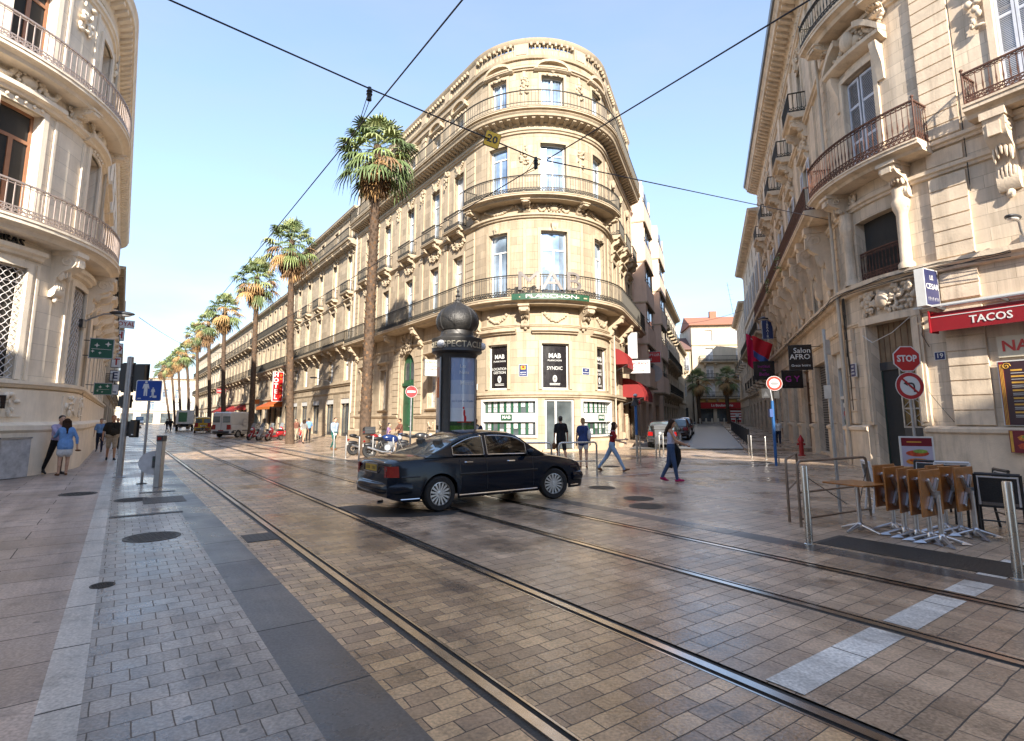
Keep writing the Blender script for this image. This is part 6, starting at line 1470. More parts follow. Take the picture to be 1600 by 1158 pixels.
KAN = dict(L=4.1, W=1.75, H=1.85, r=.31, wheels=(.7, 3.3), n=40, sill=.24, tumble=.84, plan=[(0, .95), (.1, 1.0), (3.0, 1.0), (3.8, .9), (4.1, .75)], deck=[(0, 1.05), (2.6, 1.02), (3.2, .98), (3.8, .82), (4.1, .6)], roof=[(.0, 1.74), (.15, 1.84), (1.2, 1.87), (2.2, 1.84), (2.5, 1.7), (3.15, 1.0)], screens=[(2.3, 3.1)], sidewin=[(.3, 1.3, 0), (1.4, 2.6, 0)], tail=(.7, 1.3), taillen=.05, headz=.7, mirror=(2.7, 1.15), handles=(1.5,), doors=(1.35, 2.7), platez=.85, spokes=6, plate_m=M_WHITE, bump=[(0, .1, M_DGREY)])
ky, ki = make_car('parcel_van', 'small yellow van seen from behind between the palms', 'van', (-37.4, 66.5, 0), (-.50, .86, 0), KAN, paint('yellow_van_paint', (0.56, 0.32, 0.016)), None, 1)
q = MB()
for y in (-.42, .42): q.box((ki['x0'] - .006, y, 1.42), (.012, .66, .48), M_CARGLASS); q.cut()
q.build('rear_window', ky)
q = MB(); q.box((ki['x0'] - .004, 0, 1.2), (.01, .02, 1.2), M_BLACK); q.build('door_gap', ky)
# small white truck with box, farther along
def truck():
 root = empty('box_truck', (-47, 79, 0), math.atan2(.86, -.50)); tag(root, 'white truck with open green sided box parked beyond the yellow van', 'truck')
 b = MB(); b.box((2.2, 0, 1.3), (1.7, 2.0, 1.7), white); b.box((2.95, 0, .8), (.5, 1.95, .7), white); b.box((-.9, 0, .75), (4.6, 1.0, .25), M_UNDER); b.build('cab', root, bevel=.08)
 b = MB(); b.box((-.95, 0, 1.9), (4.3, 2.15, 1.9), mat('pale_box', (.62, .62, .58), .5)); b.build('box', root, bevel=.03)
 b = MB(); b.box((-3.12, .25, 1.9), (.04, 1.0, 1.3), mat('green_panel', (0.058, 0.162, 0.0696), .5)); b.build('rear_panel', root)
 b = MB(); b.box((-.95, -1.09, 2.1), (3.4, .03, .9), mat('faded_green', (.25, .33, .25), .5)); b.build('side_panel', root)
 b = MB(); b.box((2.6, 0, 1.75), (.92, 1.8, .6), M_CARGLASS); b.build('cab_window', root)
 for x in (2.3, -1.9):
  for sg in (-1, 1): make_wheel(root, Vector((x, sg * .95, .42)), .42, .26, 6, M_GALV, 0, 1 if sg < 0 else -1)
truck()
make_car('delivery_van', 'white vehicle far away at the end of the tram tracks', 'van', (-103, 152, 0), (.58, -.815, 0), VAN, white, None, 0)
# ---------------------------------------------------------------- motorcycles, scooters, bicycles
def wheel2(mb, c, r, w, m_rim, spokes=6, hub=.05):
 T0_ = mb.M; mb.M = (T0_ or Matrix()) @ Matrix.Translation(c)
 mb.lathe((0, 0, 0), [(r - w * .9, -w * .4), (r - w * .3, -w / 2), (r, 0), (r - w * .3, w / 2), (r - w * .9, w * .4), (r - w * .9, -w * .4)], M_RUBBER, 24, axis='Y')
 mb.lathe((0, 0, 0), [(r - w, -w * .35), (r - w * 1.3, -w * .3), (r - w * 1.3, w * .3), (r - w, w * .35)], m_rim, 24, axis='Y'); mb.lathe((0, 0, 0), [(.001, -w * .5), (hub, -w * .5), (hub, w * .5), (.001, w * .5)], m_rim, 12, axis='Y')
 for k in range(spokes):
  a = 2 * math.pi * k / spokes; mb.bar((hub * .6 * math.cos(a), 0, hub * .6 * math.sin(a)), ((r - w) * math.cos(a + .1), 0, (r - w) * math.sin(a + .1)), .022 if spokes < 12 else .004, .02 if spokes < 12 else .004, m_rim)
 if spokes < 12: mb.lathe((0, w * .6, 0), [(r * .38, 0), (r * .52, 0), (r * .52, .006), (r * .38, .006)], M_STEEL, 20, axis='Y')
 mb.M = T0_
def motorcycle(loc, head, col, label, group, topbox=False, scooter=False, lean=.12):
 root = empty('scooter' if scooter else 'motorcycle', loc, math.atan2(head[1], head[0])); root.rotation_euler[0] = -lean; tag(root, label, 'scooter' if scooter else 'motorcycle', group)
 r = .24 if scooter else .31; xb, xf = (-.62, .66) if scooter else (-.72, .74)
 for x in (xb, xf): q = MB(); wheel2(q, Vector((x, 0, r)), r, .13 if not scooter else .12, M_GALV if scooter else M_BLACK, 6); q.build('wheel', root, smooth=40)
 q = MB()                                # fork, bars
 for y in (-.09, .09): q.tube([(xf, y, r), (xf - .28, y, .92)], .026, M_STEEL, 7)
 q.tube([(xf - .32, -.36, 1.0), (xf - .30, -.18, 1.05), (xf - .27, 0, 1.0), (xf - .30, .18, 1.05), (xf - .32, .36, 1.0)], .016, M_BLACK, 7); q.build('fork', root, smooth=60)
 for sg in (-1, 1):
  q = MB(); q.tube([(xf - .30, sg * .22, 1.05), (xf - .24, sg * .32, 1.22)], .008, M_BLACK, 5); q.ell((xf - .24, sg * .33, 1.24), (.02, .075, .045), M_BLACK, 8, 6); q.build('mirror', root, smooth=60)
 q = MB(); q.ell((xf - .14, 0, .86), (.10, .10, .10), M_LIGHTGLASS, 12, 8); q.build('headlight', root, smooth=60)
 if scooter:
  q = MB(); q.ell((xf - .26, 0, .72), (.16, .22, .34), col, 14, 10); q.ell((.05, 0, .34), (.45, .17, .10), col, 12, 6); q.ell((-.5, 0, .58), (.40, .19, .22), col, 14, 8); q.ell((xf, 0, r + .12), (.22, .09, .17), col, 12, 8)
  q.build('bodywork', root, smooth=60); q = MB(); q.ell((-.42, 0, .80), (.40, .17, .09), M_BLACK, 12, 8); q.build('seat', root, smooth=60)
  q = MB(); q.plate([(-.18, 0), (.18, 0), (.14, .38), (-.14, .38)], (xf - .22, 0, 1.0), (0, 1, 0), (-.3, 0, .95), .01, mat('smoke_screen', (.25, .27, .29), .1, .3)); q.build('windshield', root)
 else:
  q = MB(); q.ell((.12, 0, .86), (.34, .17, .16), col, 14, 10); q.ell((.34, 0, .80), (.22, .19, .18), col, 12, 8); q.build('fuel_tank', root, smooth=60)
  q = MB(); q.ell((-.36, 0, .84), (.36, .15, .07), M_BLACK, 12, 8); q.ell((-.72, 0, .92), (.2, .12, .07), M_BLACK, 10, 6); q.build('seat', root, smooth=60)
  q = MB(); q.box((.1, 0, .46), (.42, .3, .3), M_DGREY);
  for k in range(5): q.box((.2, 0, .48 + k * .045), (.3, .36, .02), M_GALV)
  q.lathe((.02, -.2, .42), [(.001, 0), (.13, 0), (.13, .06), (.001, .06)], M_GALV, 16, axis='Y'); q.tube([(.3, 0, .9), (.36, 0, .5), (.1, 0, .28), (-.25, 0, .4), (xb, 0, r)], .035, M_BLACK, 7); q.tube([(.3, .1, .85), (-.3, .1, .75), (-.85, .08, .88)], .022, M_BLACK, 6); q.tube([(.3, -.1, .85), (-.3, -.1, .75), (-.85, -.08, .88)], .022, M_BLACK, 6); q.build('engine', root, smooth=30)
  q = MB(); q.tube([(.34, -.12, .42), (.3, -.14, .22), (-.2, -.16, .25), (-.85, -.18, .46)], [.025, .025, .04, .055], M_GALV, 9); q.build('exhaust', root, smooth=60)
  q = MB(); q.ell((xf, 0, r + .22), (.26, .075, .13), M_BLACK, 12, 6); q.ell((xb - .02, 0, r + .27), (.26, .09, .09), M_BLACK, 12, 6); q.build('mudguard', root, smooth=60)
 q = MB(); q.ell((xb - .22, 0, .72), (.05, .09, .05), M_TAIL, 8, 6); q.build('taillight', root, smooth=60)
 q = MB(); q.box((xb - .28, 0, .55), (.015, .17, .14), M_WHITE); q.build('number_plate', root)
 if topbox: q = MB(); q.box((xb - .02, 0, 1.18), (.46, .5, .3), M_BLACK); q.box((xb - .02, 0, 1.20), (.47, .52, .03), M_DGREY); q.box((xb - .25, 0, 1.12), (.02, .3, .07), M_TAIL); q.build('top_box', root, bevel=.05)
 q = MB(); q.tube([(-.05, .12, .3), (-.1, .28, .01)], .014, M_BLACK, 5); q.build('side_stand', root)
 return root
blue = paint('blue_tank_paint', (0.0048, 0.021, 0.102)); red = paint('red_scooter_paint', (.36, .012, .02)); silver = paint('silver_scooter_paint', (.38, .37, .36))
gp_ = ground(601, 716); motorcycle(gp_ + Vector((0, .25, 0)), (.90, .43, 0), blue, 'black and blue motorcycle with a black top box parked behind the thin bollards', None, True)
gp_ = ground(572, 712); motorcycle(gp_ + Vector((-.1, .7, 0)), (.8, .6, 0), paint('dark_red_paint', (.22, .01, .012)), 'dark motorcycle with red tail hidden behind the blue motorcycle', None, False)
gp_ = ground(640, 711); motorcycle(gp_ + Vector((.2, 1.3, 0)), (.95, .3, 0), paint('dark_bike_paint', (.03, .03, .03)), 'dark motorcycle parked ahead of the blue one, by the no entry sign', None, False)
for i, (px, py, hx, c, lb) in enumerate(((398, 688, -.25, red, 'red scooter nearest the white van'), (412, 688, -.3, silver, 'silver scooter between the red ones'), (428, 688.5, -.45, red, 'red scooter with large fairing in the middle of the row'), (442, 686, -.3, red, 'red scooter between the large fairing scooter and the second palm trunk'), (470, 686, .2, red, 'red scooter past the second palm trunk, nearest the woman in grey'))):
 p = ground(px, py); motorcycle(p, (hx, -.95, 0), c, lb + ', row on the paving', 'scooters parked between the palms', False, True)
M_BIKE = mat('black_bike_paint', (.02, .02, .022), .35, 0, .1, 5)
def bicycle(loc, head, col, label, lean=.08):
 root = empty('bicycle', loc, math.atan2(head[1], head[0])); root.rotation_euler[0] = lean; tag(root, label, 'bicycle')
 for x in (-.52, .52): q = MB(); wheel2(q, Vector((x, 0, .34)), .34, .04, M_STEEL, 16, .025); q.build('wheel', root)
 q = MB(); bb, st_, hd_ = Vector((-.08, 0, .3)), Vector((-.22, 0, .8)), Vector((.38, 0, .84))
 for a, c in ((bb, st_), (bb, hd_), (st_, hd_), (bb, Vector((-.52, 0, .34))), (st_, Vector((-.52, 0, .34))), (hd_, Vector((.52, 0, .34))), (hd_, Vector((.36, 0, 1.0)))): q.tube([a, c], .017, col, 7)
 q.build('frame', root); q = MB(); q.tube([(.36, 0, 1.0), (.36, .2, 1.0), (.25, .3, 1.0)], .012, M_BLACK, 6); q.tube([(.36, 0, 1.0), (.36, -.2, 1.0), (.25, -.3, 1.0)], .012, M_BLACK, 6); q.build('handlebar', root)
 q = MB(); q.tube([(-.22, 0, .8), (-.25, 0, .92)], .014, M_STEEL, 6); q.ell((-.27, 0, .95), (.13, .07, .03), M_BLACK, 10, 6); q.build('saddle', root, smooth=60)
 q = MB(); q.lathe((-.08, -.03, .3), [(.001, 0), (.09, 0), (.09, .008), (.001, .008)], M_STEEL, 16, axis='Y'); q.bar((-.08, -.06, .3), (.05, -.06, .18), .02, .015, M_STEEL); q.bar((-.08, .04, .3), (-.2, .04, .42), .02, .015, M_STEEL); q.box((.05, -.1, .18), (.08, .08, .02), M_BLACK); q.build('pedals', root)
gp_ = ground(150, 696); bicycle(gp_ + Vector((.25, 0, 0)), (.3, -.95, 0), M_BIKE, 'black bicycle leaning by the bank wall behind the walking man')
gp_ = ground(324, 678); bicycle(gp_, (.8, -.5, 0), mat('red_bike_paint', (.45, .02, .02), .35), 'bicycle with red basket between the yellow and white vans')
gp_ = ground(318, 678); bicycle(gp_ + Vector((-.5, .8, 0)), (.7, -.6, 0), M_BIKE, 'dark bicycle beside the yellow van')
# ================================================================== PEOPLE: one continuous remeshed body each, clothing by region
import numpy as np
def cap_mesh(a, b, ra, rb, seg=10):
 a, b = Vector(a), Vector(b); t = b - a; L = t.length
 q = (t.to_track_quat('Z', 'Y') if L > 1e-5 else Vector((0, 0, 1)).to_track_quat('Z', 'Y')).to_matrix(); vs_ = []; rows = []
 for k in range(4): th = math.pi / 2 * (k / 3.0); rows.append((ra * math.sin(th), -ra * math.cos(th)))
 for k in range(4): th = math.pi / 2 * (k / 3.0); rows.append((rb * math.cos(th), L + rb * math.sin(th)))
 for r, z in rows:
  for j in range(seg): g = 2 * math.pi * j / seg; vs_.append(a + q @ Vector((r * math.cos(g), r * math.sin(g), z)))
 fs_ = [(i * seg + j, i * seg + (j + 1) % seg, (i + 1) * seg + (j + 1) % seg, (i + 1) * seg + j) for i in range(len(rows) - 1) for j in range(seg)]
 return vs_, fs_
def blob(name, caps, par, vox, mats, smooth=4):
 """caps: (a,b,ra,rb,key) capsules or ('E',centre,radii,key) ellipsoids -> one voxel-remeshed skin; faces take the material of the nearest piece"""
 mb = MB(); dummy = M_BLACK
 for c in caps:
  if c[0] == 'E': mb.ell(c[1], c[2], dummy, 14, 9)
  else: v, f = cap_mesh(*c[:4]); mb.add(v, f, dummy)
 ob = mb.build('tmp'); md = ob.modifiers.new('r', 'REMESH'); md.mode = 'VOXEL'; md.voxel_size = vox
 sm = ob.modifiers.new('s', 'SMOOTH'); sm.iterations = smooth; sm.factor = .5
 dg = bpy.context.evaluated_depsgraph_get(); dg.update(); me = bpy.data.meshes.new_from_object(ob.evaluated_get(dg)); old = ob.data; bpy.data.objects.remove(ob); bpy.data.meshes.remove(old)
 me.name = name; n = len(me.polygons); C = np.empty(n * 3); me.polygons.foreach_get('center', C); C = C.reshape(-1, 3)
 best = np.full(n, 1e9); idx = np.zeros(n, int); keys = list(dict.fromkeys(c[-1] for c in caps))
 for c in caps:
  if c[0] == 'E':
   r = np.array(c[2]); d = (np.sqrt((((C - np.array(c[1])) / r) ** 2).sum(1)) - 1) * r.min()
  else:
   a, b = np.array(c[0]), np.array(c[1]); ab = b - a; t = np.clip(((C - a) @ ab) / max(1e-9, ab @ ab), 0, 1); d = np.sqrt(((C - a - t[:, None] * ab) ** 2).sum(1)) - (c[2] + (c[3] - c[2]) * t)
  m = d < best; best[m] = d[m]; idx[m] = keys.index(c[-1])
 me.materials.clear()
 for k in keys: me.materials.append(mats[k])
 me.polygons.foreach_set('material_index', idx.astype(np.int32)); me.shade_smooth(); me.update()
 o = bpy.data.objects.new(name, me); COL.objects.link(o); o.parent = par
 return o
def cloth(name, c, rough=.8): return mat(name, c, rough, 0, .2, 9, bump=.9, bscale=11, spec=.2)
SKIN = mat('skin', (.52, .31, .21), .5, 0, .06, 10); SKIN_D = mat('tanned_skin', (.42, .22, .13), .5, 0, .06, 10)
HAIRM = {'brown': mat('brown_hair', (.030, .014, .008), .7, 0, .3, 30, spec=.2), 'black': mat('black_hair', (.016, .013, .012), .45, 0, .3, 30), 'blond': mat('blond_hair', (.38, .25, .12), .5, 0, .25, 30), 'red': mat('auburn_hair', (.22, .07, .03), .5, 0, .25, 30), 'grey': mat('grey_hair', (.3, .28, .26), .6, 0, .25, 30)}
def person(loc, face, label, h=1.74, female=False, legs=((18, 8), (-16, 22)), arms=((-18, 12, 10), (18, 12, 14)), top=None, sleeve=1.0, bottom=None, hem=1.0, shoe=None, hair='brown', hairlen=0, lean=3, wide=1.0, skin=SKIN, vox=.016, skirt=0, headturn=0, nod=0, bun=False, group=None, tophem=0, fingers=True):
 """legs: (thigh swing forward, knee bend) left,right; arms: (swing forward, out, elbow bend); sleeve / hem: 0..1 length"""
 root = empty('person', loc, math.atan2(face[1], face[0]) - math.pi / 2); tag(root, label, 'person', group)
 k = h / 1.74; sw = (.165 if female else .19) * (wide * .5 + .5); caps = []
 def rotx(v, a): a = rad(a); return Vector((v.x, v.y * math.cos(a) - v.z * math.sin(a) * 1, v.y * math.sin(a) + v.z * math.cos(a)))
 hz = .93; foot = []; legp = []
 for sg, (th, kb) in zip((-1, 1), legs):
  hp = Vector((sg * .092, 0, hz)); d1 = Vector((sg * .02, math.sin(rad(th)), -math.cos(rad(th)))); kn = hp + d1 * .43; sh = th - kb; d2 = Vector((0, math.sin(rad(sh)), -math.cos(rad(sh)))); an = kn + d2 * .42
  pitch = max(-45, min(25, sh * .75)); legp.append((hp, kn, an, pitch)); fd = Vector((sg * .12, math.cos(rad(pitch)), math.sin(rad(pitch)))); foot.append(min(an.z - .075, (an + fd * .15).z - .03))
 dz = -min(foot)
 up = lambda v: Vector((v.x, v.y, v.z + dz)) * k
 for hp, kn, an, pitch in legp:
  sg = 1 if hp.x > 0 else -1; wl = .085 * (wide * .4 + .6)
  segs = [(hp, kn, wl * (1.0 if not female else 1.02), .058), (kn, an, .056, .036)]
  cut = hem * 2
  for i, (a, b, r0, r1) in enumerate(segs):
   f = max(0, min(1, cut - i))
   if f > .02: m = a.lerp(b, f); e = .014 if hem < .98 else .010; caps.append((up(a), up(m), (r0 + e) * k, ((r0 + (r1 - r0) * f) + e * (1.4 if hem < .98 else 1.0)) * k, 'bottom'))
   if f < .98: m = a.lerp(b, f); caps.append((up(m), up(b), (r0 + (r1 - r0) * f) * k, r1 * k, 'skin'))
  if i == 1 and hem < .98: caps.append((up(kn.lerp(an, .2) - Vector((0, .02, 0))), up(kn.lerp(an, .45) - Vector((0, .025, 0))), .048 * k, .046 * k, 'skin'))
  fd = Vector((sg * .12, math.cos(rad(pitch)), math.sin(rad(pitch)))); heel = an + Vector((0, -.03, -.045)); toe = an + fd * .17 + Vector((0, 0, -.052))
  caps.append((up(heel), up(toe), .040 * k, .030 * k, 'shoe')); caps.append((up(an), up(an + fd * .09 + Vector((0, 0, -.03))), .036 * k, .032 * k, 'shoe'))
 L = lambda v: up(Vector((0, 0, hz)) + rotx(v - Vector((0, 0, hz)), -lean))   # lean forward
 pel = .118 if female else .112; wst = .088 if female else .102; cht = .105 if female else .118; W_ = wide
 th_ = .93 - tophem * .18
 for x in (-.075, .075): caps.append((L(Vector((x * W_, 0, .97))), L(Vector((x * W_ * .9, 0, 1.02))), pel * k * W_, pel * .96 * k * W_, 'bottom' if tophem <= .1 else 'top'))
 if tophem > .1:
  for x in (-.07, .07): caps.append((L(Vector((x * W_, 0, th_))), L(Vector((x * W_, 0, 1.0))), (pel + .02) * k * W_, (pel + .012) * k * W_, 'top'))
 for x in (-.06, .06): caps.append((L(Vector((x * W_, .0, 1.06))), L(Vector((x * 1.1 * W_, .0, 1.16))), (wst + .02) * k * W_, wst * 1.05 * k * W_, 'top'))
 for x in (-.08, .08): caps.append((L(Vector((x * W_, 0, 1.14))), L(Vector((x * 1.1 * W_, .0, 1.34))), wst * 1.05 * k * W_, cht * k * (W_ * .5 + .5), 'top'))
 caps.append((L(Vector((-sw * .8, -.01, 1.42))), L(Vector((sw * .8, -.01, 1.42))), .068 * k, .068 * k, 'top' if sleeve > .05 else 'skin'))
 if female:
  for x in (-.075, .075): caps.append(('E', L(Vector((x, .085, 1.28))), Vector((.065, .06, .065)) * k, 'top'))
 if wide > 1.1: caps.append(('E', L(Vector((0, .10, 1.10))), Vector((.15, .12, .15)) * k, 'top'))
 hd = rad(headturn); HC = L(Vector((0, .025, 1.63))); F = Matrix.Rotation(hd, 3, 'Z') @ Matrix.Rotation(rad(-nod - lean * .3), 3, 'X')
 caps.append((L(Vector((0, -.01, 1.44))), L(Vector((0, .012, 1.56))), .054 * k, .050 * k, 'skin'))
 hp_ = lambda x, y, z: HC + F @ (Vector((x, y, z)) * k)
 for (c, r) in (((0, 0, .02), (.077, .095, .098)), ((0, .028, -.05), (.060, .062, .068)), ((0, .062, -.092), (.030, .026, .024)), ((0, .105, -.022), (.014, .020, .026)), ((-.077, -.005, -.02), (.012, .022, .032)), ((.077, -.005, -.02), (.012, .022, .032))): caps.append(('E', hp_(*c), Vector(r) * k, 'skin'))
 hands = []
 for sg, (sw_, out, eb) in zip((-1, 1), arms):
  S = Vector((sg * sw, -.005, 1.405)); d = Vector((sg * math.sin(rad(out)), math.sin(rad(sw_)) * math.cos(rad(out)), -math.cos(rad(sw_)) * math.cos(rad(out)))); E_ = S + d * .29
  a2 = sw_ + eb; d2 = Vector((sg * math.sin(rad(out * .3)) - sg * .1 * math.sin(rad(min(90, eb))), math.sin(rad(a2)), -math.cos(rad(a2)))).normalized(); Wr = E_ + d2 * .255
  cut = sleeve * 2
  for i, (a, b, r0, r1) in enumerate(((S, E_, .050 if not female else .044, .040 if not female else .035), (E_, Wr, .038 if not female else .034, .026))):
   f = max(0, min(1, cut - i))
   if f > .02: m = a.lerp(b, f); caps.append((L(a), L(m), (r0 + .012) * k, (r0 + (r1 - r0) * f + .013) * k, 'top'))
   if f < .98: m = a.lerp(b, f); caps.append((L(m), L(b), (r0 + (r1 - r0) * f) * k, r1 * k, 'skin'))
  side = d2.cross(Vector((1, 0, 0))).normalized(); hn = Wr + d2 * .055; caps.append((L(Wr), L(Wr + d2 * .08), .026 * k, .030 * k, 'skin'))
  if fingers:
   for j, (o_, l_) in enumerate(((-.030, .068), (-.010, .080), (.010, .075), (.030, .058))):
    b0 = Wr + d2 * .085 + side * o_; m0 = b0 + (d2 * .92 - Vector((sg * .3, 0, 0))).normalized() * l_ * .55; t0_ = m0 + (d2 * .7 - Vector((sg * .7, 0, 0))).normalized() * l_ * .45
    caps.append((L(b0), L(m0), .0105 * k, .0095 * k, 'skin')); caps.append((L(m0), L(t0_), .0095 * k, .008 * k, 'skin'))
   b0 = Wr + d2 * .03 - side * .028; caps.append((L(b0), L(b0 + (d2 * .7 - side * .7) * .06), .012 * k, .010 * k, 'skin'))
  hands.append(L(Wr + d2 * .10))
 if skirt > 0:
  for x in (-.06, .06): caps.append((up(Vector((x, 0, hz + .02))), up(Vector((x * 1.25, .01, hz - .42 * skirt))), .125 * k, .135 * k, 'bottom'))
 mt = {'skin': skin, 'top': top, 'bottom': bottom, 'shoe': shoe or M_BLACK}
 blob('body', caps, root, vox, mt)
 if hair:
  hc = [('E', hp_(0, -.018, .045), Vector((.086, .098, .088)) * k, 'h')]
  if hairlen > 0:
   n = 4 if hairlen > .5 else 2
   for j in range(-2, 3):
    x = j * .032; y0 = -.075 + abs(j) * .022
    hc.append((hp_(x * 1.3, y0 + .02, .03), hp_(x * 1.4, y0 - .015, -.06 - hairlen * .12), .038 * k, .042 * k, 'h')); hc.append((hp_(x * 1.4, y0 - .015, -.06 - hairlen * .12), hp_(x * 1.6, y0 - .035, -.08 - hairlen * .34), .042 * k, .024 * k, 'h'))
   for sg in (-1, 1): hc.append((hp_(sg * .075, .01, .03), hp_(sg * .088, .015, -.05 - hairlen * .2), .028 * k, .022 * k, 'h'))
  else: hc.append(('E', hp_(0, -.05, -.01), Vector((.078, .060, .075)) * k, 'h'))
  if bun: hc.append(('E', hp_(0, -.09, .10), Vector((.045, .045, .045)) * k, 'h'))
  blob('hair', hc, root, vox, {'h': HAIRM[hair]}, 2)
 f = MB()
 for sg in (-1, 1):
  f.ell(hp_(sg * .030, .088, .004), (.013 * k, .009 * k, .007 * k), M_WHITE, 8, 5); f.ell(hp_(sg * .030, .095, .004), (.006 * k, .005 * k, .006 * k), M_BLACK, 6, 4); f.ell(hp_(sg * .031, .089, .026), (.019 * k, .008 * k, .004 * k), HAIRM[hair or 'brown'], 6, 4)
 f.ell(hp_(0, .089, -.062), (.022 * k, .008 * k, .006 * k), mat('lips', (.36, .12, .10), .5, 0, .05, 9), 8, 4); f.build('face', root, smooth=60)
 M = root.matrix_basis if False else Matrix.Translation(Vector(loc)) @ Matrix.Rotation(math.atan2(face[1], face[0]) - math.pi / 2, 4, 'Z')
 return root, [M @ x for x in hands], M
RGT = Vector((.815, .58, 0)); CAMV = lambda p: Vector((-p[0], -p[1], 0)).normalized()
navy = cloth('navy_cloth', (.02, .025, .05)); denim = cloth('blue_denim', (.045, .075, .15)); ltden = cloth('pale_denim', (.26, .36, .50)); blk = cloth('black_cloth', (.015, .015, .017)); wht = cloth('white_cloth', (0.576, 0.576, 0.576)); khaki = cloth('khaki_cloth', (.36, .29, .21));
lav = cloth('lavender_shirt', (0.375, 0.338, 0.51)); sky_ = cloth('sky_blue_shirt', (0.15, 0.285, 0.54)); polo = cloth('dark_olive_polo', (.022, .02, .016)); teal = cloth('teal_trousers', (.02, .10, .09)); blsh = cloth('grey_blue_shirt', (.28, .36, .48)); redtop = cloth('red_top', (0.244, 0.0174, 0.0232)); tank = cloth('pale_lavender_top', (0.464, 0.464, 0.592)); flor = cloth('blue_print_top', (0.0348, 0.058, 0.162)); pink = cloth('pink_shoe', (0.36, 0.0116, 0.0928), .5); brn = cloth('brown_leather', (.16, .07, .03), .5); maroon = cloth('brown_shirt', (.16, .07, .05)); purple = cloth('purple_top', (.22, .14, .26)); grey = cloth('grey_cloth', (.20, .19, .18))
# the couple at the bank wall
p1 = ground(84, 741); person(p1, (.85, -.25, 0), 'man in lavender shirt and black trousers leaning against the bank wall, kissing a woman', 1.80, top=lav, sleeve=1, bottom=blk, legs=((6, 4), (-20, 6)), arms=((4, 10, 12), (55, 4, 30)), hair='black', lean=6, headturn=-20, vox=.014)
p2 = ground(97, 743); w2, h2, _ = person(p2, (-.72, .55, 0), 'woman in sky blue shirt and white shorts, bare legs, kissing the man in lavender', 1.70, True, top=sky_, sleeve=.8, bottom=wht, hem=.1, shoe=brn, legs=((3, 4), (6, 4)), arms=((50, 8, 40), (-4, 22, 10)), hair='brown', hairlen=.75, lean=6, tophem=.35, skirt=.55, vox=.014)
p = ground(172, 719); person(p, CAMV(p) + Vector((.15, 0, 0)), 'heavy man in dark polo and khaki shorts walking towards the viewer past the signal pole', 1.83, top=polo, sleeve=.42, bottom=khaki, hem=.46, shoe=blk, legs=((8, 4), (-8, 10)), arms=((-6, 16, 12), (6, 16, 12)), hair='red', wide=1.3, skin=SKIN_D, lean=0)
p = ground(160, 706); person(p + Vector((-.2, 0, 0)), CAMV(p), 'person in pale blue shirt walking behind the heavy man in the polo', 1.72, top=sky_, sleeve=.4, bottom=navy, hair='black', vox=.024, fingers=False)
p = ground(180, 702); person(p, CAMV(p), 'person in dark clothes behind the signal pole', 1.75, top=navy, sleeve=1, bottom=blk, hair='black', vox=.024, fingers=False)
p = ground(260, 675); person(p, (-.3, -1, 0), 'person in dark coat by the rear of the white truck', 1.7, top=blk, sleeve=1, bottom=navy, hair='black', vox=.03, fingers=False)
p = ground(266, 674); person(p, (.3, -1, 0), 'person in black standing by the white truck wheel', 1.7, top=blk, sleeve=1, bottom=blk, hair='black', vox=.03, fingers=False)
p = ground(474, 693); w5, h5, _ = person(p, -CAMV(p) + Vector((.4, 0, 0)), 'woman in grey top seen from behind with bag strap, near the second palm', 1.66, True, top=grey, sleeve=.4, bottom=khaki, hem=.3, hair='brown', hairlen=.3, vox=.022, fingers=False)
p = ground(481, 690); person(p, -CAMV(p), 'man in blue shirt ahead of the woman in grey', 1.76, top=sky_, sleeve=.4, bottom=blk, hair='black', vox=.022, fingers=False)
p = ground(462, 689); person(p, (-.3, -1, 0), 'person in brown between the second palm and the shop corner', 1.7, top=maroon, sleeve=.5, bottom=khaki, hair='brown', vox=.024, fingers=False)
p = ground(521, 703); m6, h6, _ = person(p, (.8, -.55, 0), 'bearded man in grey blue shirt and teal trousers walking with a paper in hand', 1.78, top=blsh, sleeve=.95, bottom=teal, shoe=brn, legs=((-18, 14), (20, 6)), arms=((-14, 12, 16), (24, 14, 22)), hair='brown', vox=.016, headturn=-15)
p = depth(606, 700, 28.5); p.z = 0; person(p, (1, -.1, 0), 'person in purple top by the green door behind the blue motorcycle', 1.5, True, top=purple, sleeve=.4, bottom=denim, hair='black', vox=.022, fingers=False)
p = depth(625, 700, 28); p.z = 0; person(p, (-.8, -.5, 0), 'man in brown shirt by the green door, arms forward', 1.72, top=maroon, sleeve=.4, bottom=denim, arms=((35, 10, 50), (40, 10, 40)), hair='brown', skin=SKIN_D, vox=.02, fingers=False)
p = depth(744, 700, 23.5); p.z = 0; m8, h8, M8 = person(p, (-1, .15, 0), 'auburn haired youth in white shirt with a navy backpack behind the sedan', 1.72, top=wht, sleeve=.4, bottom=denim, hair='red', vox=.016)
p = ground(877, 723); m9, h9, M9 = person(p, (-.25, 1, 0), 'man in black t shirt and shorts seen from behind carrying a brown bag', 1.80, top=blk, sleeve=.42, bottom=blk, hem=.50, shoe=grey, legs=((10, 4), (-14, 16)), arms=((6, 9, 4), (-4, 12, 10)), hair='black', skin=SKIN_D, tophem=.4, vox=.014)
p = ground(912, 731); m10, h10, M10 = person(p, (.1, 1, 0), 'woman in blue print top and white shorts seen from behind with a white shoulder bag', 1.72, True, top=flor, sleeve=.25, bottom=wht, hem=.26, shoe=brn, legs=((8, 4), (-8, 12)), arms=((8, 12, 14), (-6, 14, 30)), hair='blond', bun=True, tophem=.2, vox=.014)
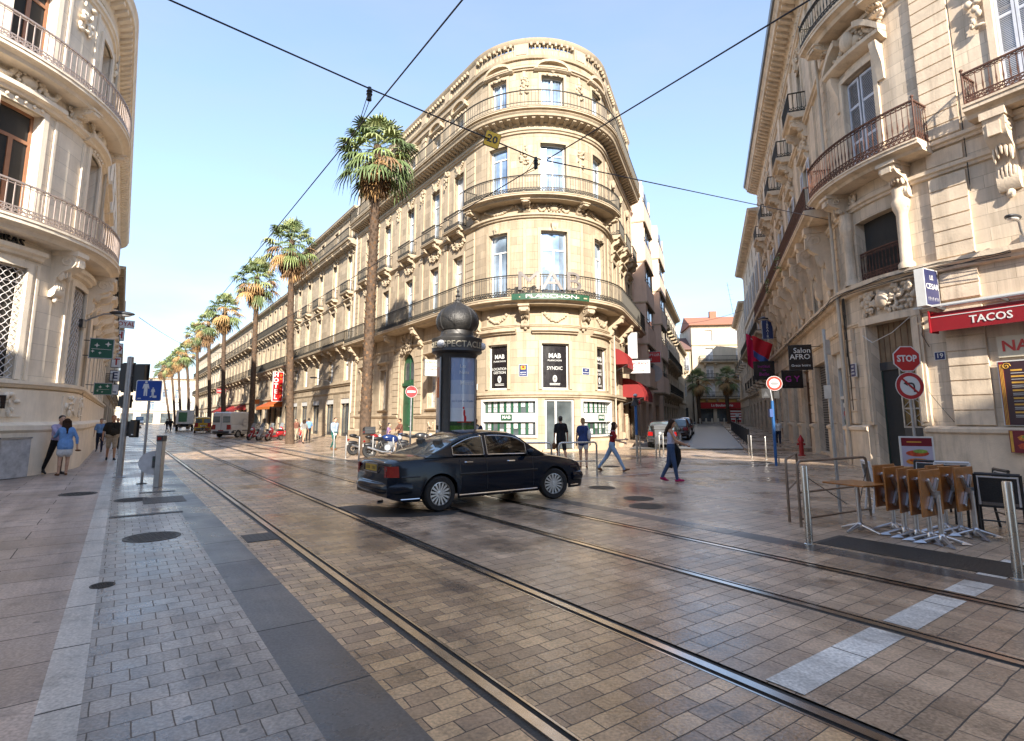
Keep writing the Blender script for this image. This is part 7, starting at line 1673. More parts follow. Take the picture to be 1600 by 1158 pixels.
p = ground(957, 736); m11, h11, M11 = person(p, (.93, -.2, 0), 'woman in red top and pale jeans striding with long dark hair', 1.68, True, top=redtop, sleeve=.35, bottom=ltden, shoe=brn, legs=((-28, 10), (30, 4)), arms=((20, 12, 60), (30, 10, 70)), hair='brown', hairlen=1.0, lean=6, vox=.014)
q = MB()
for z, m in ((1.33, wht), (1.25, blk), (1.18, wht)): q.lathe((0, .01, z), [(.155, 0), (.16, .012), (.155, .024)], m, 20)
_o = q.build('stripe', m11); _o.scale = (1.22, .86, .965)
p = ground(1050, 752); m12, h12, M12 = person(p, (.95, -.22, 0), 'woman in pale tank top, jeans and pink shoes carrying a jacket on her arm', 1.68, True, top=tank, sleeve=.0, bottom=denim, shoe=pink, legs=((-9, 18), (11, 3)), arms=((8, 8, 70), (30, 10, 40)), hair='brown', hairlen=.9, lean=2, nod=18, skin=SKIN_D, vox=.011, headturn=-12)
p = ground(1217, 698); person(p, (-.6, -1, 0), 'person in white top standing behind the blue post of the side street', 1.7, top=wht, sleeve=.35, bottom=navy, hair='black', skin=SKIN_D, vox=.02, fingers=False)
p = ground(1153, 668); p = Vector((p.x * .8, p.y * .8, 0)); p.z = street_slope(p.y) + .1; person(p, (-.2, -1, 0), 'person in white top and black trousers on the side street pavement', 1.72, top=wht, sleeve=.35, bottom=blk, hair='black', vox=.025, fingers=False)
# what they carry
def held(name, label, cat, mb, org): tag(mb.build(name, org=org, smooth=50), label, cat)
q = MB(); c = h9[0] + Vector((0, 0, -.14)); q.ell(c, (.09, .12, .14), brn, 12, 8); q.tube([c + Vector((0, -.06, .1)), h9[0] + Vector((0, 0, .02)), c + Vector((0, .06, .1))], .01, brn, 5); held('handbag', 'brown bag hanging from the hand of the man in black', 'bag', q, c)
q = MB(); c = M10 @ Vector((.21, -.06, 1.12)); q.ell(c, (.07, .11, .20), wht, 12, 8); q.tube([c + Vector((0, .05, .15)), M10 @ Vector((.15, 0, 1.5)), c + Vector((0, -.05, .15))], .012, wht, 5); held('shoulder_bag', 'white cloth bag on the shoulder of the woman in blue print', 'bag', q, c)
q = MB(); q.M = M8; q.ell((0, -.19, 1.2), (.15, .10, .22), navy, 12, 8); q.ell((0, -.27, 1.12), (.11, .05, .11), navy, 10, 6)
for sg in (-1, 1): q.tube([(sg * .09, -.12, 1.36), (sg * .11, .0, 1.47), (sg * .11, .12, 1.34), (sg * .12, .08, 1.12), (sg * .1, -.1, 1.05)], .018, navy, 5)
held('backpack', 'navy backpack worn by the auburn haired youth', 'backpack', q, M8 @ Vector((0, -.2, 1.0)))
q = MB(); q.M = M12; R_ = random.Random(5)
q.tube([(-.20, .05, 1.02), (-.23, .10, .86), (-.22, .04, .62), (-.24, -.02, .34)], [.05, .11, .13, .06], blk, 10); q.tube([(-.20, .12, 1.0), (-.21, .2, .82), (-.2, .2, .6), (-.22, .14, .3)], [.04, .08, .09, .03], blk, 10); q.tube([(-.1, .02, 1.45), (-.17, .10, 1.25), (-.2, .1, 1.0)], .008, blk, 5)
held('jacket', 'black jacket hanging over the forearm of the woman with pink shoes', 'jacket', q, M12 @ Vector((-.2, .05, .7)))
q = MB(); c = h12[1]; q.box(c + Vector((.03, -.02, .02)), (.14, .08, .01), wht, rz=.5); held('phone', 'pale phone held out by the woman with pink shoes', 'phone', q, c)
q = MB(); c = h6[1]; q.box(c + Vector((.04, 0, 0)), (.16, .01, .11), M_PAPER, rz=.5); held('paper', 'white paper held by the man in teal trousers', 'paper', q, c)
q = MB(); c = h2[1]; q.ell(c + Vector((.03, 0, -.03)), (.10, .04, .03), brn, 10, 6); held('clutch_bag', 'dark clutch held by the woman in sky blue shirt', 'bag', q, c)
# ================================================================== SIGNS ON THE WALLS
def proj_sign(F, s, d0, d1, z0, z1, side, bg, lines, label, name='projecting_sign', th=.12, edge=None, shapes=None, cat='sign', shape=None, group=None, brackets=True):
 """sign standing out from the wall; its faces look along the street, lettering on both"""
 dc, zc = (d0 + d1) / 2, (z0 + z1) / 2; org = F.P(s, dc, zc); mb = MB(); edge = edge or M_GALV
 if shape == 'round':
  r = (d1 - d0) / 2; n = 28
  mb.prism(circ(r, n), lambda x, y: F.P(s - th / 2, dc + x, zc + y), lambda x, y: F.P(s + th / 2, dc + x, zc + y), bg)
 else:
  fbox(mb, F, s - th / 2, s + th / 2, d0, d1, z0, z1, edge)
  fbox(mb, F, s - th / 2 - .006, s + th / 2 + .006, d0 + .03, d1 - .03, z0 + .03, z1 - .03, bg)
 for sd in (1, -1):
  for (t, size, dx, dz, m, *r) in lines:
   sx = r[0] if r else 1.0
   fn = (lambda x, y, z: F.P(s + th / 2 + .007 + z, dc - x - dx, zc + y + dz)) if sd > 0 else (lambda x, y, z: F.P(s - th / 2 - .007 - z, dc + x + dx, zc + y + dz))
   mb.text(t, size, None, None, None, m, .006, 'CENTER', .008, fn=fn, sx=sx)
  for (poly, m) in (shapes or []):
   e = th / 2 + .007
   fn = (lambda x, y: F.P(s + e, dc - x, zc + y)) if sd > 0 else (lambda x, y: F.P(s - e, dc + x, zc + y)); fn2 = (lambda x, y: F.P(s + e + .004, dc - x, zc + y)) if sd > 0 else (lambda x, y: F.P(s - e - .004, dc + x, zc + y))
   mb.prism(poly, fn, fn2, m)
 o = mb.build(name, org=org); tag(o, label, cat, group)
 if brackets:
  b = MB()
  for z in (z1 - .1, z0 + .1): b.bar(F.P(s, 0, z), F.P(s, d0 + .02, z), .03, .03, M_BLACK); b.cut()
  b.build('bracket', o, org)
 return o
def star(cx, cy, r):
 return [(cx + (r if k % 2 == 0 else r * .38) * math.sin(k * math.pi / 4), cy + (r if k % 2 == 0 else r * .38) * math.cos(k * math.pi / 4)) for k in range(8)]
M_BGREEN = mat('bank_green', (0.00504, 0.084, 0.0525), .4, 0, .05, 4)
def swoosh(k): return [([(-.42 * k, -.02 * k), (.42 * k, -.04 * k), (.42 * k, -.055 * k), (-.42 * k, -.04 * k)], M_LETTER), (star(-.2 * k, .16 * k, .13 * k), M_LETTER), (star(.27 * k, .24 * k, .15 * k), M_LETTER), (star(-.36 * k, -.16 * k, .09 * k), M_LETTER), (star(-.05 * k, -.24 * k, .08 * k), M_LETTER)]
proj_sign(BNK, BO + 10.4, .22, .98, 3.95, 4.72, -1, M_BGREEN, [], 'large green square sign with flying white stars on the shaded bank wall', shapes=swoosh(.72), group='green bank signs')
proj_sign(BNK, BO + 15.5, .3, 1.0, 2.75, 3.3, -1, M_BGREEN, [], 'smaller green sign with white stars farther along the bank wall', shapes=swoosh(.55), group='green bank signs')
def hotel_tower():
 F = BNK; s = BO + 46; org = F.P(s, 1.4, 9); root = empty('hotel_sign', org); tag(root, 'tall white letter boxes spelling HOTEL under ROYAL beyond the bank', 'sign'); bw = mat('blue_white_board', (.66, .70, .75), .5)
 mb = MB(); mb.tube([F.P(s, .6, 3.6), F.P(s, .6, 10.9)], .05, M_GALV, 6); mb.build('mast', root, org)
 mb = MB(); fbox(mb, F, s - .08, s + .08, .2, 1.75, 10.0, 10.75, bw); mb.text('ROYAL', .55, None, None, None, M_RED, .01, 'CENTER', .01, fn=lambda x, y, z: F.P(s - .09 - z, .97 + x, 10.38 + y), sx=.9); mb.build('name_board', root, org)
 for k, c in enumerate('HOTEL'):
  z = 9.3 - k * 1.25; mb = MB(); fbox(mb, F, s - .12, s + .12, .25, 1.05, z - .5, z + .5, M_DGREY); fbox(mb, F, s - .13, s + .13, .30, 1.0, z - .45, z + .45, bw); mb.text(c, .85, None, None, None, M_RED if k < 3 else M_BLUEP, .01, 'CENTER', .02, fn=lambda x, y, zz: F.P(s - .135 - zz, .65 + x, z + y)); mb.build('letter_box', root, org)
hotel_tower()
M_SRED = mat('bright_sign_red', (.50, .008, .008), .35, 0, .06, 3)
def red_hotel():
 F = ROW; s = 105.8; d0, d1, z0, z1 = .35, 1.55, 3.75, 7.35; org = F.P(s, .9, 5.5); mb = MB(); fbox(mb, F, s - .14, s + .14, d0, d1, z0, z1, M_LETTER); fbox(mb, F, s - .15, s + .15, d0 + .06, d1 - .06, z0 + .06, z1 - .06, M_SRED)
 for sd in (1, -1):
  for k, c in enumerate('HOTEL'):
   fn = (lambda x, y, z: F.P(s + .152 + z, 1.18 - x, 6.95 - k * .67 + y)) if sd > 0 else (lambda x, y, z: F.P(s - .152 - z, .72 + x, 6.95 - k * .67 + y)); mb.text(c, .72, None, None, None, M_LETTER, .01, 'CENTER', .03, fn=fn)
  for k, c in enumerate('DU MIDI'):
   if c == ' ': continue
   fn = (lambda x, y, z: F.P(s + .152 + z, .62 - x, 6.9 - k * .42 + y)) if sd > 0 else (lambda x, y, z: F.P(s - .152 - z, 1.28 + x, 6.9 - k * .42 + y)); mb.text(c, .30, None, None, None, M_YEL, .01, 'CENTER', .01, fn=fn)
 o = mb.build('hotel_sign', org=org); tag(o, 'red vertical HOTEL sign with white letters standing out from the cream terrace', 'sign')
red_hotel()
proj_sign(ROW, 145.9, .12, 1.15, 4.3, 5.35, 1, mat('cream_board', (.66, .62, .50), .5), [('Le Bol d\'Or', .2, 0, .34, mat('ochre_ink', (.45, .22, .03), .5)), ('Specialites', .15, 0, .12, mat('plum_ink', (.20, .02, .10), .5)), ('VIETNAMIENNES', .115, 0, -.1, mat('plum_ink', (.20, .02, .10), .5)), ('et THAI', .15, 0, -.32, mat('plum_ink', (.20, .02, .10), .5))], 'cream projecting restaurant board with plum lettering behind the advertising column', cat='sign')
MAG = mat('magenta_ink', (.45, .01, .10), .5)
proj_sign(ROW, 163.2, .25, 1.95, 4.55, 5.4, -1, M_WHITE, [('RESTAURANT', .27, 0, .2, M_SRED, .92), ('Specialites CHINOISES et THAI', .1, 0, -.03, M_BLUEP), ('CUISINE TRADITIONNELLE', .1, 0, -.26, M_SRED)], 'white sign reading RESTAURANT in red letters, first in the side street')
proj_sign(ROW, 165.0, .3, .95, 5.7, 7.5, -1, M_PAPER, [(c, .34, 0, .68 - .34 * k, mat('grey_ink', (.42, .42, .40), .5)) for k, c in enumerate('PIZZA')], 'tall narrow pale sign with faded vertical letters above the RESTAURANT sign')
proj_sign(ROW, 172.0, .2, 1.75, 6.05, 6.95, -1, M_SRED, [('COMPTOIR', .27, 0, .18, M_LETTER), ('THAI', .3, -.25, -.17, M_LETTER)], 'red square sign with white restaurant lettering on the pink bay building')
proj_sign(ROW, 174.2, .2, 1.6, 4.7, 6.1, -1, mat('grey_disc', (.45, .44, .44), .5), [], 'plain round grey sign below the red square restaurant sign', shape='round', th=.1)
M_AWN = mat('dark_red_awning', (0.197, 0.0087, 0.0087), .75, 0, .12, 3, bump=.2, bscale=50)
def awning(F, s0, s1, z, h, d, label, m=M_AWN, dome=True, val=.25):
 org = F.P((s0 + s1) / 2, 0, z); mb = MB(); n = 8; prof = []
 if dome: prof = [(d * math.sin(math.pi / 2 * k / n), z + h * math.cos(math.pi / 2 * k / n)) for k in range(n + 1)]
 else: prof = [(0, z + h), (d, z)]
 full = prof + [(d, z - val), (d - .03, z - val), (d - .03, z - .02), (0, z - .02)]
 fprof(mb, F, s0, s1, full, m)
 for k in range(9):
  s = s0 + (s1 - s0) * k / 8
  mb.tube([F.P(s, p[0] + .008, p[1] + .008) for p in prof], .010, mat('awning_seam', (.22, .01, .01), .8), 4)
 o = mb.build('awning', org=org, smooth=40); tag(o, label, 'awning'); b = MB()
 for s in (s0 + .05, s1 - .05): b.tube([F.P(s, 0, z - .5), F.P(s, d, z - .03)], .018, M_DGREY, 5); b.cut()
 b.build('arm', o, org)
awning(ROW, 161.1, 163.5, 5.0, .95, .9, 'dark red domed awning over the upper window behind the RESTAURANT sign')
awning(ROW, 164.2, 168.6, 3.1, 1.25, 1.4, 'large dark red domed awning over the shop at the corner of the side street')
M_ORG = mat('orange_awning', (0.465, 0.12, 0.015), .7, 0, .1, 3)
awning(ROW, 96.5, 104.5, 3.2, .7, 1.5, 'orange awning below the red hotel sign', M_ORG, False, .35)
for i, (a, e) in enumerate(((52, 58), (62, 69), (74, 80))): awning(ROW, a, e, 3.1, .8, 1.6, ('red awning far along the palm side terrace, first from the end', 'red awning in the middle of the long terrace behind the vans', 'red awning nearest the orange one on the palm side')[i], M_AWN, False, .3)
proj_sign(ROW, 92.2, .3, 1.6, 3.7, 4.4, 1, M_ORG, [], 'orange oblong sign by the trunk of the third palm', th=.2)
proj_sign(ROW, 60.0, .3, 1.9, 6.4, 7.3, 1, mat('dull_red_sign', (.30, .02, .02), .5), [('HOTEL', .4, 0, 0, M_LETTER)], 'dull red sign high on the long terrace behind the fifth palm', th=.2)
# right building
proj_sign(RBF, 79.55, .18, .98, 5.05, 6.2, 1, mat('ink_blue_sign', (.03, .035, .10), .4), [('LE', .2, 0, .3, M_LETTER), ('CESAR', .24, 0, .02, M_LETTER)], 'thick dark blue projecting sign with white wreath lettering beside the relief over the door', th=.22, edge=M_WHITE,
   shapes=[([(.34 * math.sin(a * .1), -.34 + .03 * (k % 2) + .20 * (1 - math.cos(a * .1)) * .3 + .01), (.34 * math.sin(a * .1 + .07), -.36 + .05), (.34 * math.sin(a * .1 + .03), -.42)], M_LETTER) for k, a in enumerate(range(-9, 10, 3))])
def dark_sign(s, d0, d1, z0, z1, lines, label): proj_sign(RBF, s, d0, d1, z0, z1, 1, M_VINYL, lines, label, th=.08, edge=M_BLACK)
dark_sign(70.4, .42, 1.42, 3.95, 5.15, [('Salon', .34, .08, .32, M_LETTER), ('AFRO', .34, -.02, .02, M_LETTER), ('Grace Ivoire', .16, 0, -.38, M_LETTER)], 'black hanging sign with white lettering Salon AFRO')
VIO = mat('violet_sign_ink', (.30, .01, .22), .5)
dark_sign(54.0, .3, 1.75, 4.6, 6.0, [('Institut', .3, 0, .3, VIO), ('de', .22, 0, .02, VIO), ('Belle', .36, 0, -.3, VIO)], 'black square sign with violet script, farther than the Salon AFRO sign')
dark_sign(65.5, .15, 1.2, 3.35, 4.35, [('G Y', .45, 0, 0, VIO)], 'black shop sign with violet letters G Y between the other black signs')
proj_sign(RBF, 55.2, .35, 1.1, 7.5, 9.2, 1, M_BLUEP, [(c, .26, 0, .66 - .22 * k, M_LETTER) for k, c in enumerate('LIBRAIRI')], 'narrow blue vertical banner with white letters under the long balcony')
wall_sign('street_name_plate', RBF, 75.95, 3.46, .36, .46, .10, M_LETTER, M_BLUEP, [('RUE', .1, 0, .13, None), ('JULES', .09, 0, 0, None), ('FERRY', .09, 0, -.13, None)], 'blue street name plate on the pilaster of the green street door', border=M_LETTER)
wall_sign('house_number', RBF, 79.42, 3.6, .26, .22, .0, M_LETTER, M_BLUEP, [('19', .2, 0, 0, None)], 'small blue enamel house number 19 under the red awning', border=M_LETTER)
def tacos():
 F = RBF; s0, s1 = 79.55, 85.2; org = F.P(82, .6, 4.5); mb = MB(); red_ = mat('tacos_red', (0.244, 0.00464, 0.0104), .55, 0, .08, 3, bump=.15, bscale=60)
 fprof(mb, F, s0, s1, [(.22, 4.42), (.55, 4.30), (.60, 4.28), (.62, 4.70), (.5, 4.86), (.22, 4.90)], red_); fbox(mb, F, s0 + .02, s1, .605, .632, 4.70, 4.72, M_LETTER)
 ftext(mb, F, 'TACOS', .30, 80.98, .615, 4.5, M_LETTER, .008, .014); ftext(mb, F, 'KEBAB', .30, 83.3, .615, 4.5, M_LETTER, .008, .014); fbox(mb, F, s0 - .03, s0, .2, .66, 4.25, 4.92, red_)
 o = mb.build('awning', org=org); tag(o, 'red folded awning with white letters TACOS on the ornate building', 'awning')
 b = MB(); fbox(b, F, 79.2, s1, .62, .70, 5.02, 5.08, M_WHITE); fbox(b, F, 79.9, s1, .60, .72, 4.98, 5.02, M_GALV); b.build('light_bar', o, org)
 b = MB()
 for s in (79.7, 81.2, 83, 85): b.bar(F.P(s, 0, 5.0), F.P(s, .66, 5.03), .05, .08, M_DGREY); b.bar(F.P(s, 0, 4.7), F.P(s, .3, 4.7), .06, .1, M_DGREY); b.cut()
 b.build('bracket', o, org)
tacos()
def menu_boards():
 F = RBF; gold = mat('gold_print', (.60, .33, .05), .45, 0, .2, 9); mr = mat('maroon_print', (.16, .008, .02), .35); dk = mat('aubergine_print', (.035, .012, .02), .3)
 org = F.P(82.2, 0, 3.7); mb = MB(); fbox(mb, F, 80.85, 84.0, .0, .06, 3.4, 4.0, mat('cream_fascia', (0.595, 0.527, 0.408), .5)); ftext(mb, F, 'NAAN', .42, 81.55, .06, 3.7, M_SRED, .015, .02); ftext(mb, F, 'KEBAB', .42, 83.1, .06, 3.7, M_SRED, .015, .02); tag(mb.build('shop_fascia', org=org), 'cream fascia with big red letters NAAN above the menu board', 'sign')
 org = F.P(82, 0, 2.4); mb = MB(); a, e, z0, z1 = 80.82, 83.4, 1.5, 3.3; fbox(mb, F, a, e, .1, .14, z0, z1, M_WHITE); fbox(mb, F, a + .03, e - .03, .14, .15, z0 + .02, z1 - .03, dk); fbox(mb, F, a + .03, a + .14, .15, .153, z0 + .02, z1 - .03, mr)
 for x in (.05, .08, .11): fbox(mb, F, a + x, a + x + .014, .153, .157, z0 + .02, z1 - .1, gold)
 pts = [F.P(a + .2 + .10 * (1 - k / 16) * math.cos(k * .7), .16, z1 - .16 + .10 * (1 - k / 16) * math.sin(k * .7)) for k in range(15)]; mb.tube(pts, .012, gold, 5); R_ = random.Random(4)
 for c, x in enumerate((a + .28, a + 1.05, a + 1.85)):
  z = z1 - .3
  while z > z0 + .15:
   fbox(mb, F, x, x + R_.uniform(.22, .34), .15, .154, z, z + .045, gold); z -= .065
   for k in range(R_.randrange(1, 3)): fbox(mb, F, x, x + R_.uniform(.3, .5), .15, .153, z, z + .014, M_PAPER); z -= .045
   z -= .06
 o = mb.build('menu_board', org=org); tag(o, 'dark wall menu board with gold scroll border below the NAAN fascia', 'menu board')
 org = F.P(82, 0, 1.05); mb = MB(); fbox(mb, F, 80.95, 83.4, .28, .31, .78, 1.38, mr); fbox(mb, F, 80.97, 81.03, .31, .314, .8, 1.36, gold)
 for k in range(4):
  for (dz, m, r) in ((.1, mat('food_orange', (.60, .22, .03), .6, 0, .4, 20), .12), (-.12, mat('food_red', (.45, .06, .02), .6, 0, .4, 20), .13), (.13, mat('food_green', (.2, .3, .05), .6, 0, .4, 20), .06)):
   fpoly(mb, F, [(81.3 + k * .55 + r * 1.4 * math.cos(j * .42) * (1 + .1 * math.sin(j * 3)), 1.08 + dz + r * .7 * math.sin(j * .42)) for j in range(15)], .31, .314 + .001 * dz, m)
 tag(mb.build('picture_panel', org=org), 'low maroon panel with food pictures under the dark menu board', 'menu board')
menu_boards()
def flag():
 F = RBF; s = 50.5; a = F.P(s, .1, 6.6); b = F.P(s, 1.9, 8.7); root = empty('flag', a); tag(root, 'red and blue flags hanging from slanted poles on the side street wall', 'flag')
 mb = MB(); mb.tube([Vector((0, 0, 0)), b - a], .03, M_WHITE, 6); mb.tube([Vector((0, 0, 0)), b - a + (F.P(s + 2.2, 1.6, 8.2) - b)], .03, M_WHITE, 6); mb.build('pole', root); out = (F.P(s, 1, 0) - F.P(s, 0, 0)); al = (F.P(s + 1, 0, 0) - F.P(s, 0, 0))
 def cloth_(o, w, h, m0, m1, sh, nm):
  mb = MB(); n = 10; V = []
  for i in range(n + 1):
   for j in range(n + 1): u, v = i / n, j / n; p = o - out * (u * w * .55) * (1 - .35 * v) + Vector((0, 0, -v * h - u * .8)) + al * (.14 * math.sin(u * 9 + v * 2) + sh * v); V.append(p)
  for i in range(n):
   for j in range(n): mb.add([V[i * (n + 1) + j], V[(i + 1) * (n + 1) + j], V[(i + 1) * (n + 1) + j + 1], V[i * (n + 1) + j + 1]], [(0, 1, 2, 3)], m0 if j < n * .62 else m1)
  mb.build(nm, root, smooth=80)
 cloth_(b - a, 2.0, 2.6, mat('flag_red', (.55, .006, .07), .8), mat('flag_red', (.55, .006, .07), .8), .2, 'cloth'); cloth_(b - a + (F.P(s + 2.2, 1.6, 8.2) - b), 2.6, 1.7, mat('flag_scarlet', (.50, .008, .02), .8), mat('flag_blue', (.06, .10, .30), .8), .1, 'cloth')
flag()
def flower_box(s, lb):
 F = RBF; org = F.P(s, 1.0, 10.1); mb = MB(); fbox(mb, F, s - .5, s + .5, .93, 1.13, 10.12, 10.32, M_BROWNW); o = mb.build('flower_box', org=org); tag(o, lb, 'flower box'); g = MB(); R_ = random.Random(int(s))
 for k in range(160):
  p = F.P(s + R_.uniform(-.5, .5), 1.03 + R_.uniform(-.12, .2), 10.3 + R_.uniform(-.6, .35)); g.add([p, p + Vector((R_.uniform(-.1, .1), R_.uniform(-.1, .1), R_.uniform(-.04, .1))), p + Vector((R_.uniform(-.1, .1), R_.uniform(-.1, .1), .06))], [(0, 1, 2)], M_FROND[k % 3] if k % 9 else M_RED)
 g.build('plant', o, org)
flower_box(66.4, 'flower box with trailing plants on the long balcony, nearer one'); flower_box(60.8, 'flower box with trailing plants on the long balcony, farther one')
# pedestrian signal on the bank wall, cabinet at its foot, lamps on the walls
def ped_box():
 F = BNK; s = BO + 5.35; org = F.P(s, .3, 2.15); mb = MB(); fbox(mb, F, s - .16, s + .16, .2, .42, 1.98, 2.36, M_BLACK); fbox(mb, F, s - .13, s + .13, .42, .425, 2.0, 2.34, M_VINYL)
 for dx, z0, z1, w in ((0, 2.24, 2.28, .03), (0, 2.12, 2.23, .05), (-.02, 2.04, 2.12, .025), (.025, 2.04, 2.12, .025)): fbox(mb, F, s + dx - w / 2, s + dx + w / 2, .425, .43, z0, z1, mat('dim_pictogram', (.10, .09, .08), .6))
 tag(mb.build('pedestrian_signal', org=org), 'small black pedestrian signal box fixed to the bank wall', 'signal')
 s = BO + 5.75; org = F.P(s, .5, 0); mb = MB(); fbox(mb, F, s - .38, s + .42, .36, .62, .02, 1.12, mat('marbled_grey', (.40, .40, .41), .5, 0, .35, 4)); fbox(mb, F, s - .40, s + .44, .355, .64, 1.12, 1.16, M_GALV); fbox(mb, F, s - .40, s - .38, .36, .63, .02, 1.12, M_GALV)
 tag(mb.build('utility_cabinet', org=org), 'grey marbled metal cabinet standing against the bank plinth', 'cabinet')
ped_box()
def arm_lamp(F, s, z, reach, size, label, up=.2):
 org = F.P(s, 0, z); root = empty('street_lamp', org); tag(root, label, 'street lamp'); o, r, n = F.frame(s); mb = MB(); mb.tube([Vector((0, 0, -.25)), n * .25 + Vector((0, 0, -.05)), n * reach * .7 + Vector((0, 0, up * .8)), n * reach + Vector((0, 0, up))], .03, M_GALV, 7); mb.box(n * .04 + Vector((0, 0, -.25)), (.16, .16, .3), M_GALV); mb.build('arm', root, smooth=60)
 mb = MB(); R = Matrix((n, r, Vector((0, 0, 1)))).transposed(); mb.ell(n * (reach + size * .7) + Vector((0, 0, up + .03)), (size, size * .5, size * .22), M_DGREY, 18, 10, R); mb.build('head', root, smooth=60)
 mb = MB(); mb.ell(n * (reach + size * .75) + Vector((0, 0, up - .02)), (size * .7, size * .38, size * .2), M_LIGHTGLASS, 14, 8, R); mb.build('lamp_glass', root, smooth=60)
arm_lamp(RBF, 81.75, 6.85, .45, .32, 'grey oval street lamp on the wall under the big bracket of the ornate building', .25)
arm_lamp(BNK, BO + 9.4, 5.35, .9, .4, 'grey street lamp reaching out from the shaded bank wall')
arm_lamp(RBF, 56.5, 8.6, .8, .4, 'street lamp under the long balcony near the flower boxes')
arm_lamp(ROW, 123.6, 5.3, 1.4, .35, 'thin street lamp arm on the second terrace above the shop ledge')
# ================================================================== STREET FURNITURE
def bollard(p, h, r, label, group, m=None):
 mb = MB(); p = Vector(p); m = m or M_STEEL
 mb.lathe(p, [(r * 1.5, 0), (r * 1.5, .012), (r, .02), (r, h - .01), (r * .92, h), (.001, h + .002)], m, 16); o = mb.build('bollard', org=p, smooth=40); tag(o, label, 'bollard', group); return o
g1 = 'thin bollards in front of the motorcycles'
M_POST = mat('pale_post_steel', (.42, .41, .40), .4, .8, .12, 10)
for i, (px, py) in enumerate(((521, 713), (540, 716), (560.5, 720), (582, 716), (613.5, 722))): bollard(ground(px, py), .96, .032, ('thin steel bollard by the man in teal trousers', 'thin steel bollard, second from the man in teal trousers', 'thin steel bollard in front of the motorcycle rear wheel', 'thin steel bollard in front of the blue tank', 'thin steel bollard nearest the rear of the sedan')[i], g1, M_POST)
g2 = 'steel bollards of the side street'
for i, (px, py) in enumerate(((1025.6, 717.6), (1031, 715), (1037, 712), (1171, 712), (1175, 714.5), (1197.5, 718))): bollard(ground(px, py), .95, .035, ('steel bollard nearest the slim post, by the woman in pink shoes', 'steel bollard in the middle of three by the woman in pink shoes', 'steel bollard just behind the woman in pink shoes', 'steel bollard at the end of the dark fence, nearest the road', 'steel bollard at the end of the dark fence, nearest the lone bollard', 'lone steel bollard next to the blue post with the round sign')[i], g2)
bollard(ground(1265, 851), 1.05, .046, 'polished steel bollard in front of the grey crossing barrier', 'big steel bollards by the terrace'); bollard(ground(1592, 906), 1.02, .046, 'polished steel bollard in front of the black chair', 'big steel bollards by the terrace')
M_STONEP = mat('pale_stone_post', (.55, .48, .38), .8)
for k in range(9): p = Vector((29.6 + k * .95, 86.5, street_slope(86.5))); mb = MB(); mb.lathe(p, [(.16, 0), (.16, .5), (.12, .62), (.15, .72), (.1, .86), (.001, .9)], M_STONEP, 10); tag(mb.build('stone_post', org=p, smooth=40), 'small pale stone post in the row before the red shop', 'bollard', 'stone posts closing the side street')
def sign_face(mb, o, R, poly_layers):
 for k, (poly, m) in enumerate(poly_layers): mb.plate(poly, o + R[2] * .004 * (k + 1), R[0], R[1], .004 if k else .012, m)
def facing(nx, ny): n = Vector((nx, ny, 0)).normalized(); return Vector((0, 0, 1)).cross(n), Vector((0, 0, 1)), n
M_SIGNW = mat('sign_white', (0.562, 0.562, 0.562), .4, 0, .03, 5); M_SIGNR = mat('sign_red', (0.336, 0.00696, 0.0116), .4, 0, .05, 5); M_SIGNB = mat('sign_blue', (0.0087, 0.0522, 0.261), .4, 0, .05, 5)
def traffic_light():
 b = ground(186, 746); root = empty('traffic_light', b); tag(root, 'grey pole with black signal heads seen from behind, beside the bank pavement', 'traffic light')
 mb = MB(); mb.tube([(0, 0, 0), (0, 0, 3.52)], .085, M_GALV, 12); mb.lathe((0, 0, 0), [(.16, 0), (.16, .02), (.09, .03)], M_GALV, 14); mb.ell((0, 0, 3.52), (.085, .085, .03), M_GALV, 12, 4); mb.build('pole', root, smooth=60)
 for x, y, w, z0, z1 in ((-.17, .14, .30, 2.52, 3.34), (.26, .12, .34, 2.55, 3.30), (-.14, .12, .26, 2.05, 2.36), (.18, .12, .2, 1.18, 1.62)):
  mb = MB(); mb.box((x, y, (z0 + z1) / 2), (w, .18, z1 - z0), M_BLACK); mb.box((x, y + .08, (z0 + z1) / 2), (w + .08, .02, z1 - z0 + .08), M_BLACK)
  n = 3 if z1 - z0 > .6 else 1
  for k in range(n): z = z0 + (z1 - z0) * (k + .5) / n; mb.lathe((x, y + .09, z), [(.10, 0), (.105, .14), (.095, .14), (.09, 0)], M_BLACK, 14, axis='Y', a0=0, a1=math.pi); mb.lathe((x, y + .095, z), [(.001, .004), (.085, 0)], (M_GREEN, M_AMBER, M_TAIL)[k % 3], 14, axis='Y')
  mb.box((x + w * .3, y - .092, z0 + .05), (.06, .004, .03), M_LETTER); mb.bar((0, 0, (z0 + z1) / 2), (x, y, (z0 + z1) / 2), .05, .05, M_BLACK); mb.build('signal_head', root, bevel=.012)
traffic_light()
